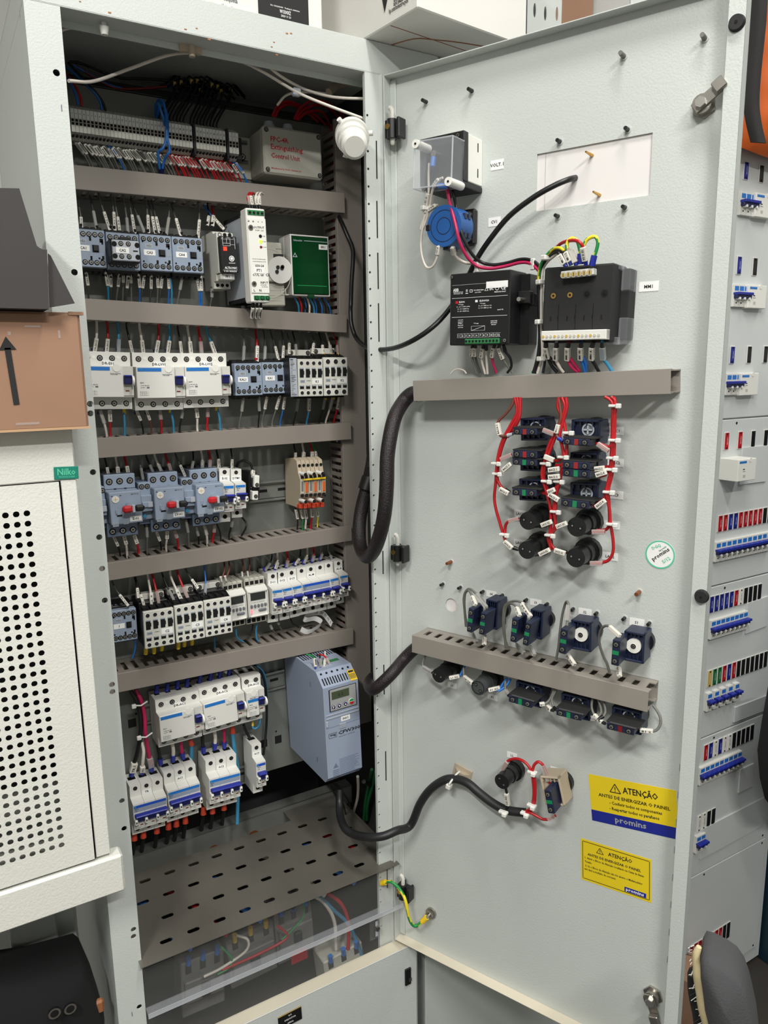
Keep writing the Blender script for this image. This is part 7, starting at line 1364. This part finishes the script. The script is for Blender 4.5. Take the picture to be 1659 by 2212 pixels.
# breakers of the board
bk0 = None
def board_breaker(u, v, n, label):
    global bk0
    M_ = BD.M(u, v)
    w = .0176
    o = thing('circuit_breaker', label, 'circuit breaker', M_, 'small breakers of the far distribution board') if bk0 is None else None
    if o is None: return copy_thing(bk0, M_, label)
    B = MB(); B.box(-w/2+.0003, w/2-.0003, -.0225, .0225, .002, .012, 'cream', .0006).box(-w/2+.002, w/2-.002, .010, .019, .012, .0123, 'bluestripe').disc(0, -.0145, .0122, .0016, 'hole').build('housing', o)
    MB().box(-w/2, w/2, .001, .0065, .010, .024, 'toggle', .0008).box(-w/2+.0005, w/2-.0005, -.006, .003, .010, .020, 'toggle_dark', .001).cyl((0, -.006, .012), (0, -.006, .0215), .0028, 'white', 12).build('toggle', o); bk0 = o; return o
BR_ = [('top', (1606, 440), (1628, 442), 2, 3), ('second', (1591, 638), (1612, 640), 2, 3), ('third', (1575, 830), (1596, 830), 2, 3), ('fifth', cd(352, 700), cd(892, 585), 0, 11), ('sixth', cd(300, 1530), cd(640, 1425), 0, 8), ('seventh', (1533, 1518), (1592, 1494), 0, 5), ('eighth', ce(240, 560), ce(490, 430), 0, 9), ('ninth', ce(215, 1010), ce(245, 990), 0, 2), ('lowest', ce(165, 1850), ce(200, 1825), 0, 2)]
for rn, a, b, _, n in BR_:
    A, B_ = Vector(BD.uv(*a, .012)), Vector(BD.uv(*b, .012)); z = (A.y+B_.y)/2
    for i in range(n): x = A.x+(B_.x-A.x)*i/(n-1); board_breaker(x, z, 1, f'blue toggled breaker in the {rn} breaker row of the far board, {ORD[i]} from the left')
for rn, p, ex in (('top', (1654, 444), 0), ('second', (1638, 641), 0), ('third', (1621, 830), 0), ('fourth', (1588, 1012), .03)):
    u, v = BD.uv(*p, .02); o = thing('residual_current_breaker', f'plain white residual current device in the {rn} row of the far board', 'circuit breaker', BD.M(u, v), 'white devices of the far board')
    MB().box(-.031, .031, -.0235, .0235, .002, .018+ex, 'white', .001).box(-.027, -.003, .015, .0195, .018+ex, .0184+ex, 'bluestripe').box(-.014, -.008, .001, .003, .018+ex, .0183+ex, 'ink').box(-.014, -.006, -.003, -.002, .018+ex, .0183+ex, 'ink_grey').box(-.013, -.005, -.016, -.010, .018+ex, .0182+ex, 'cream_dark').build('housing', o)
    MB().cyl((.010, .0205, .016+ex), (.010, .0205, .0188+ex), .005, 'white', 16).build('test_button', o)
# orange bag with black strap
ob = Plane((0, .98, 0), (1, 0, 0), (0, -1, 0)); o = thing('orange_bag', 'orange fabric bag with a black strap hanging at the top right corner', 'bag', ob.M(*ob.uv(1650, 330))); I_ = o.matrix_world.inverted()
B = MB(); zt_ = CZ+.72; zb_ = ob.uv(1650, 325)[1]; x0_, x1_ = ob.uv(1606, 200)[0], 1.72; nX, nZ = 14, 22; vs = []
for j in range(nZ+1):
    for i in range(nX+1):
        u, v = i/nX, j/nZ; e = math.sin(math.pi*min(1, u*1.02))**.35*math.sin(math.pi*min(1, max(.0, v)))**.3 if 0 < u < 1 and 0 < v < 1 else 0
        vs.append((x0_+(x1_-x0_)*u, .985-.055*e+.006*math.sin(u*17+v*9)*e+.004*math.sin(v*31-u*5)*e, zb_+(zt_-zb_)*v-.012*math.sin(math.pi*u)*(1-v)))
B.add(vs, [(j*(nX+1)+i, j*(nX+1)+i+1, (j+1)*(nX+1)+i+1, (j+1)*(nX+1)+i) for j in range(nZ) for i in range(nX)], 'bag_orange', True).box(x0_+.004, x1_-.01, .984, 1.0, zb_+.004, zt_-.01, 'bag_orange')
mk(o, I_, 'bag_body', B)
B = MB(); S_ = [ob.pt(*p, .066) for p in ((1644, -40), (1640, 40), (1629, 150), (1625, 220), (1630, 265), (1640, 308))]; S_ = spline(S_, 4); wv = Vector((.0215, 0, .002)); n_ = len(S_)
B.add([p-wv for p in S_]+[p+wv for p in S_]+[p-wv+Vector((0, .003, 0)) for p in S_]+[p+wv+Vector((0, .003, 0)) for p in S_], [(i, i+1, n_+i+1, n_+i) for i in range(n_-1)]+[(2*n_+i, 3*n_+i, 3*n_+i+1, 2*n_+i+1) for i in range(n_-1)]+[(i, 2*n_+i, 2*n_+i+1, i+1) for i in range(n_-1)]+[(n_+i, n_+i+1, 3*n_+i+1, 3*n_+i) for i in range(n_-1)], 'strap', True); mk(o, I_, 'strap', B)
# torn office chair and dark things on the right
ck = ray(1560, 2040); kk_ = (1.02-CZ)/ck.z; cp_ = ck*kk_+Vector((0, 0, CZ)); nn = Vector((-ck.x, -ck.y, 0)).normalized(); CH = Plane(cp_, (-nn.y, nn.x, 0) if -nn.y > 0 else (nn.y, -nn.x, 0), nn)
o = thing('office_chair', 'grey upholstered chair back with a torn seam showing yellow foam, bottom right corner', 'chair', CH.M(0, -1.02 if False else 0)); I_ = o.matrix_world.inverted()
oc = crop(1400, 1900, .15612); P_ = [CH.uv(*oc(*p), -.03) for p in ((790, 822), (900, 850), (1090, 950), (1230, 1050), (1330, 1200), (1400, 1400), (1450, 1620), (1500, 1850), (1530, 2100), (1560, 2400), (1000, 2400), (900, 2000), (860, 1800), (800, 1560), (770, 1300), (740, 1100), (735, 930))]
N_ = len(P_); cx_ = sum(p[0] for p in P_)/N_; cz_ = sum(p[1] for p in P_)/N_; B = MB(); T = CH.M(0, 0); vs = []
for k_, d in ((.98, -.045), (1.0, -.03), (.99, -.016), (.96, -.004), (.86, .004), (0, .009)): vs += [T @ Vector((cx_+(p[0]-cx_)*k_, cz_+(p[1]-cz_)*k_, d)) for p in P_]
B.add(vs, [(a*N_+i, a*N_+(i+1) % N_, (a+1)*N_+(i+1) % N_, (a+1)*N_+i) for a in range(5) for i in range(N_)], 'fabric_grey', True); mk(o, I_, 'backrest', B)
fo = spline([CH.pt(*oc(*p), -.018) for p in ((705, 930), (675, 1010), (668, 1120), (690, 1240), (712, 1380), (730, 1550), (755, 1700), (790, 1850), (820, 2000), (860, 2250))], 5)
B = MB(); B.tube(fo, .0062, 'foam', 8, rf=lambda t: .45+.5*min(1, t*2.5)+.07*math.sin(t*19)); mk(o, I_, 'torn_foam', B)
B = MB(); bb = spline([CH.pt(*oc(*p), -.05) for p in ((690, 1300), (690, 1500), (720, 1700), (760, 1900), (800, 2300))], 4); B.tube(bb, .011, 'fabric_black', 8)
for i in range(46):
    p = fo[int(i*(len(fo)-1)/46)]; sgn = -1 if i % 2 else 1; e = p+CH.u*(.006+random.random()*.006)*sgn+Vector((0, 0, random.uniform(-.006, .004)))+CH.n*.004; B.tube([p+CH.u*.005*sgn, e], .0004, 'cream' if i % 3 else 'dark', 4)
mk(o, I_, 'torn_edge', B)
B = MB(); pc = CH.pt(1640, 2330, -.03); B.cyl((pc.x, pc.y, .05), (pc.x, pc.y, pc.z), .03, 'black', 16).box(pc.x-.25, pc.x+.25, pc.y-.03, pc.y+.03, 0, .05, 'black', .01).box(pc.x-.03, pc.x+.03, pc.y-.25, pc.y+.25, 0, .05, 'black', .01).box(pc.x-.22, pc.x+.22, pc.y-.22, pc.y+.22, .45, .52, 'fabric_grey', .02); mk(o, I_, 'seat_and_base', B)
kc = Plane((0, .90, 0), (1, 0, 0), (0, -1, 0)); P_ = [kc.uv(*p) for p in ((1661, 1470), (1645, 1560), (1636, 1620), (1641, 1680), (1652, 1725), (1668, 1745), (1760, 1760), (1760, 1450))]
o = thing('black_backpack', 'black rounded bag just entering the picture at the right edge', 'bag', kc.M(*P_[2])); I_ = o.matrix_world.inverted(); N_ = len(P_); cx_ = sum(p[0] for p in P_)/N_; cz_ = sum(p[1] for p in P_)/N_
vs = []
for k_, y in ((1, .90), (.96, .885), (.85, .872), (0, .868)): vs += [(cx_+(p[0]-cx_)*k_, y, cz_+(p[1]-cz_)*k_) for p in P_]
mk(o, I_, 'bag_body', MB().add(vs, [(a*N_+i, a*N_+(i+1) % N_, (a+1)*N_+(i+1) % N_, (a+1)*N_+i) for a in range(3) for i in range(N_)], 'fabric_black', True))
tag(MB().box(BX1+.03, BX1+.45, .15, 1.5, 0, CZ-.1, 'dkteal', .004).build('shade_block'), 'very dark blue block right of the distribution board, extended unseen to shade it', 'shade block')  # stands for the dark right edge; extended forward out of view to shade the board
tag(MB().box(1.36, 1.50, .90, 1.0, 0, .2, 'cardboard', .004).build('floor_box'), 'brown box on the floor below the distribution board', 'box')
# boxes on top of the cabinets
zt_ = ZT+.0006
def boxon(name, label, M_, w, d, h, m, extra=None):
    o = thing(name, label, 'box', M_); MB().box(0, w, 0, d, 0, h, m, .0015).build('carton', o); 
    if extra: extra(o)
    return o
def e1(o):
    B = MB(); B.T = Matrix(((1, 0, 0, 0), (0, 0, -1, -.0002), (0, 1, 0, 0), (0, 0, 0, 1)))
    Iw = o.matrix_world.inverted()
    def L(px_, py_): q = FR.pt(px_, py_, -.012); q = Iw @ q; return q.x, q.z
    a, b = L(558, 28), L(667, 56); B.box(a[0], b[0], .0012, .075, 0, .0003, 'black_matt'); mx = (a[0]+b[0])/2
    B.text('W1330XZ', mx+.002, L(612, 26)[1], .0005, .0042, 'ink_white', w=.016).text('2023 11 21', mx+.003, L(612, 35)[1], .0005, .0024, 'ink_white', w=.014).text('N.S.: CN123456789', mx-.010, L(590, 12)[1], .0005, .0016, 'ink_white', w=.018).text('Trading N. 00000000', mx+.012, L(630, 22)[1], .0005, .0016, 'ink_white', w=.022)
    B.build('dark_label', o); T = MB(); T.T = B.T; c_ = L(468, 8); T.text('com uma etiqueta', c_[0], c_[1]-.002, .0004, .006, 'ink_grey', w=.048).text('em inglês: cole a etiqueta', c_[0]-.002, c_[1]+.008, .0004, .0055, 'ink_grey', w=.06); T.build('printed_text', o)
xa_ = FR.uv(697, 64, -.012)[0]
boxon('toner_box', 'white box with a black label on top of the open cabinet, left one', Matrix.Translation((.25, YF+.012, zt_)), xa_-.25, .25, .14, 'box_white', e1)
an = math.atan2(.9061-.8883, .7356-.5900); Mh = Matrix.Translation((.5900, .8883, zt_)) @ Matrix.Rotation(an, 4, 'Z')
# width to where the perforated sheet begins
r_ = ray(1137, 60); dv = Vector((math.cos(an), math.sin(an), 0)); 
k_ = (.5900*dv.y-.8883*dv.x)/(r_.x*dv.y-r_.y*dv.x); wH = ((r_*k_)-Vector((.59, .8883, 0))).dot(dv)
def e2(o):
    Iw = o.matrix_world.inverted(); B = MB(); B.T = Matrix(((0, 0, -1, -.0003), (-1, 0, 0, 0), (0, 1, 0, 0), (0, 0, 0, 1)))
    # side face x = 0, text reads towards the front
    def L(px_, py_):
        r = Iw.to_3x3() @ ray(px_, py_); c_ = Iw @ Vector((0, 0, CZ)); t_ = -c_.x/r.x; p = c_+r*t_; return -p.y, p.z
    for t_, p, w_ in (('hp.com/toners/recycle', (861, 14), .040), ('and plastic', (862, 3), .022), ('use less paper', (866, -8), .03)): q = L(*p); B.text(t_, q[0], q[1], .0002, .0058, 'ink', w=w_)
    q = L(832, 6); B.prism([(q[0]-.001, q[1]-.012), (q[0]+.006, q[1]+.004), (q[0]+.007, q[1]+.03), (q[0]-.004, q[1]+.028), (q[0]-.006, q[1]+.006)], 0, .0002, 'ink')
    B.build('printed_text', o); 
    F = MB(); F.box(.004, wH-.004, .06, .0612, -.0004, .0, 'tanbrown'); F.tube(spline([(.02, .30, -.0004), (.045, .10, -.0004), (.09, .055, -.0004), (wH, .02, -.0004)], 6), .0008, 'tanbrown', 4); F.build('flap_edge', o)
boxon('printer_box', 'large white box overhanging the front above the right post, with printed text on its side', Mh, wH, .30, .22, 'box_white', e2)
# perforated sheet and brown box further right
o = thing('slotted_sheet', 'white metal sheet with vertical slots standing on the neighbour cabinet', 'metal sheet', Matrix.Translation((0, 1.06, 0))); Ps = Plane((0, 1.06, 0), (1, 0, 0), (0, -1, 0)); a, b = Ps.uv(1137, 40)[0], Ps.uv(1213, 40)[0]
B = MB(); ww = (b-a)/3; z1_ = zt_+.16; hy = []
for i, p in enumerate(((1155, 25), (1178, 32), (1203, 33))):
    q = Ps.uv(*p); B.cell(a+i*ww, a+(i+1)*ww, zt_, z1_, q[0], q[1]+.002, .0030, .011, 0, 'paint', .0015, 16)
T = Matrix(((1, 0, 0, 0), (0, 0, -1, 0), (0, 1, 0, 0), (0, 0, 0, 1)))
for i, v in enumerate(B.v): B.v[i] = T @ v
B.build('sheet', o); MB().box(a, a+.0015, 0, .04, zt_, z1_, 'paint').box(a, b, .03, .031, zt_, z1_, 'inner_shade').build('return_and_shade_sheet', o)  # dark backing sheet added to paint the shade seen in the slots
boxon('brown_box', 'brown cardboard box standing behind the slotted white sheet', Matrix.Translation((b+.001, 1.10, zt_)), 1.114-b, .25, .26, 'cardboard')
# ------------------------------------------------------------------ devices in the lower compartment, seen through the shelf slots and the clear guard
LQ = Plane((0, 1.12, 0), (1, 0, 0), (0, -1, 0))
def low_dev(label, tl, tr, br, bl, m='devgrey', d=0, n=3, fer='bluewire'):
    M_, w, h = LQ.quad(tl, tr, br, bl, d); M_ = M_; o = thing('lower_circuit_breaker', label, 'circuit breaker', M_, 'breakers in the lower compartment')
    B = MB(); B.box(-w/2, w/2, -h/2, h/2, -.05+d, d, m, .002).box(-w*.45, w*.45, -h*.2, h*.2, d, d+.010, 'devgrey', .002).box(-w*.1, w*.1, -h*.12, h*.12, d+.01, d+.018, 'dark', .002)
    for i in range(n): x = -w/2+(i+.5)*w/n; B.box(x-.005, x+.005, h*.28, h*.45, d, d+.0006, 'dark')
    B.build('housing', o)
    for i in range(n):
        x = -w/2+(i+.5)*w/n; MB().cyl((x, h*.46, d+.002), (x, h/2+.012, d+.004), .0042, fer, 10).build('cable_ferrule', o)
low_dev('grey moulded breaker seen low through the clear guard, left one', (385, 2085), (480, 2050), (490, 2160), (400, 2200))
low_dev('grey moulded breaker seen through the guard, middle one', (490, 2035), (590, 1990), (600, 2090), (500, 2140), fer='yellow')
low_dev('grey moulded breaker seen through the guard, right one, under the shelf edge', (592, 1980), (672, 1942), (680, 2050), (602, 2085))
low_dev('small cream breaker low at the right behind the guard', (690, 2085), (775, 2040), (800, 2110), (720, 2160), 'grey_device', .03)
q = LQ.pt(650, 2060, .01); tag(MB().box(q.x-.02, q.x+.012, q.y-.004, q.y, q.z-.012, q.z+.010, 'red', .001).build('red_tag'), 'red tag plate behind the clear guard', 'tag')
for lab, p, m, r_ in (('light blue cable in the lower compartment', '690 1935 720 1965 755 2000 780 2060 790 2110', TW, .0035), ('red cable in the lower compartment, thick one', '700 1925 735 1950 752 1990 752 2050', 'red', .0035), ('off white cable in the lower compartment', '668 1930 700 1950 722 1990 726 2050', WW, .0035), ('red wire running along behind the clear guard', '480 2095 560 2060 620 2025 600 2000', 'redwire', .0024), ('off white wire arching behind the clear guard', '510 2020 535 2030 530 2055 480 2090 440 2110', WW, .0024),
    ('green wire bent between the lower breakers', '478 2045 500 2070 495 2090 470 2105', 'greenwire', .0018), ('green wire at the right lower breaker', '655 1950 655 1980 630 2010 608 2030', 'greenwire', .0018)):
    wire(LQ, crop(0, 0, 1), p, [.03, .03], m, r_, lab, cat='cable' if 'cable' in lab else 'wire')
for i in range(7):
    x = .20+i*.058; wire(LQ, None, None, None, ['bluewire', 'red', 'bluewire', 'blackwire', 'whitewire', 'bluewire', 'red'][i], .0055, f'{["blue", "red", "blue", "black", "off white", "blue", "red"][i]} cable lying just under the perforated shelf, {ORD[i]} from the left', None, None, 'cables under the perforated shelf', P3=[Vector((x, 1.17, SZ-.03)), Vector((x+.02, 1.13, SZ-.02)), Vector((x+.03, 1.07, SZ-.025)), Vector((x+.06, 1.04, SZ-.05))], cat='cable')
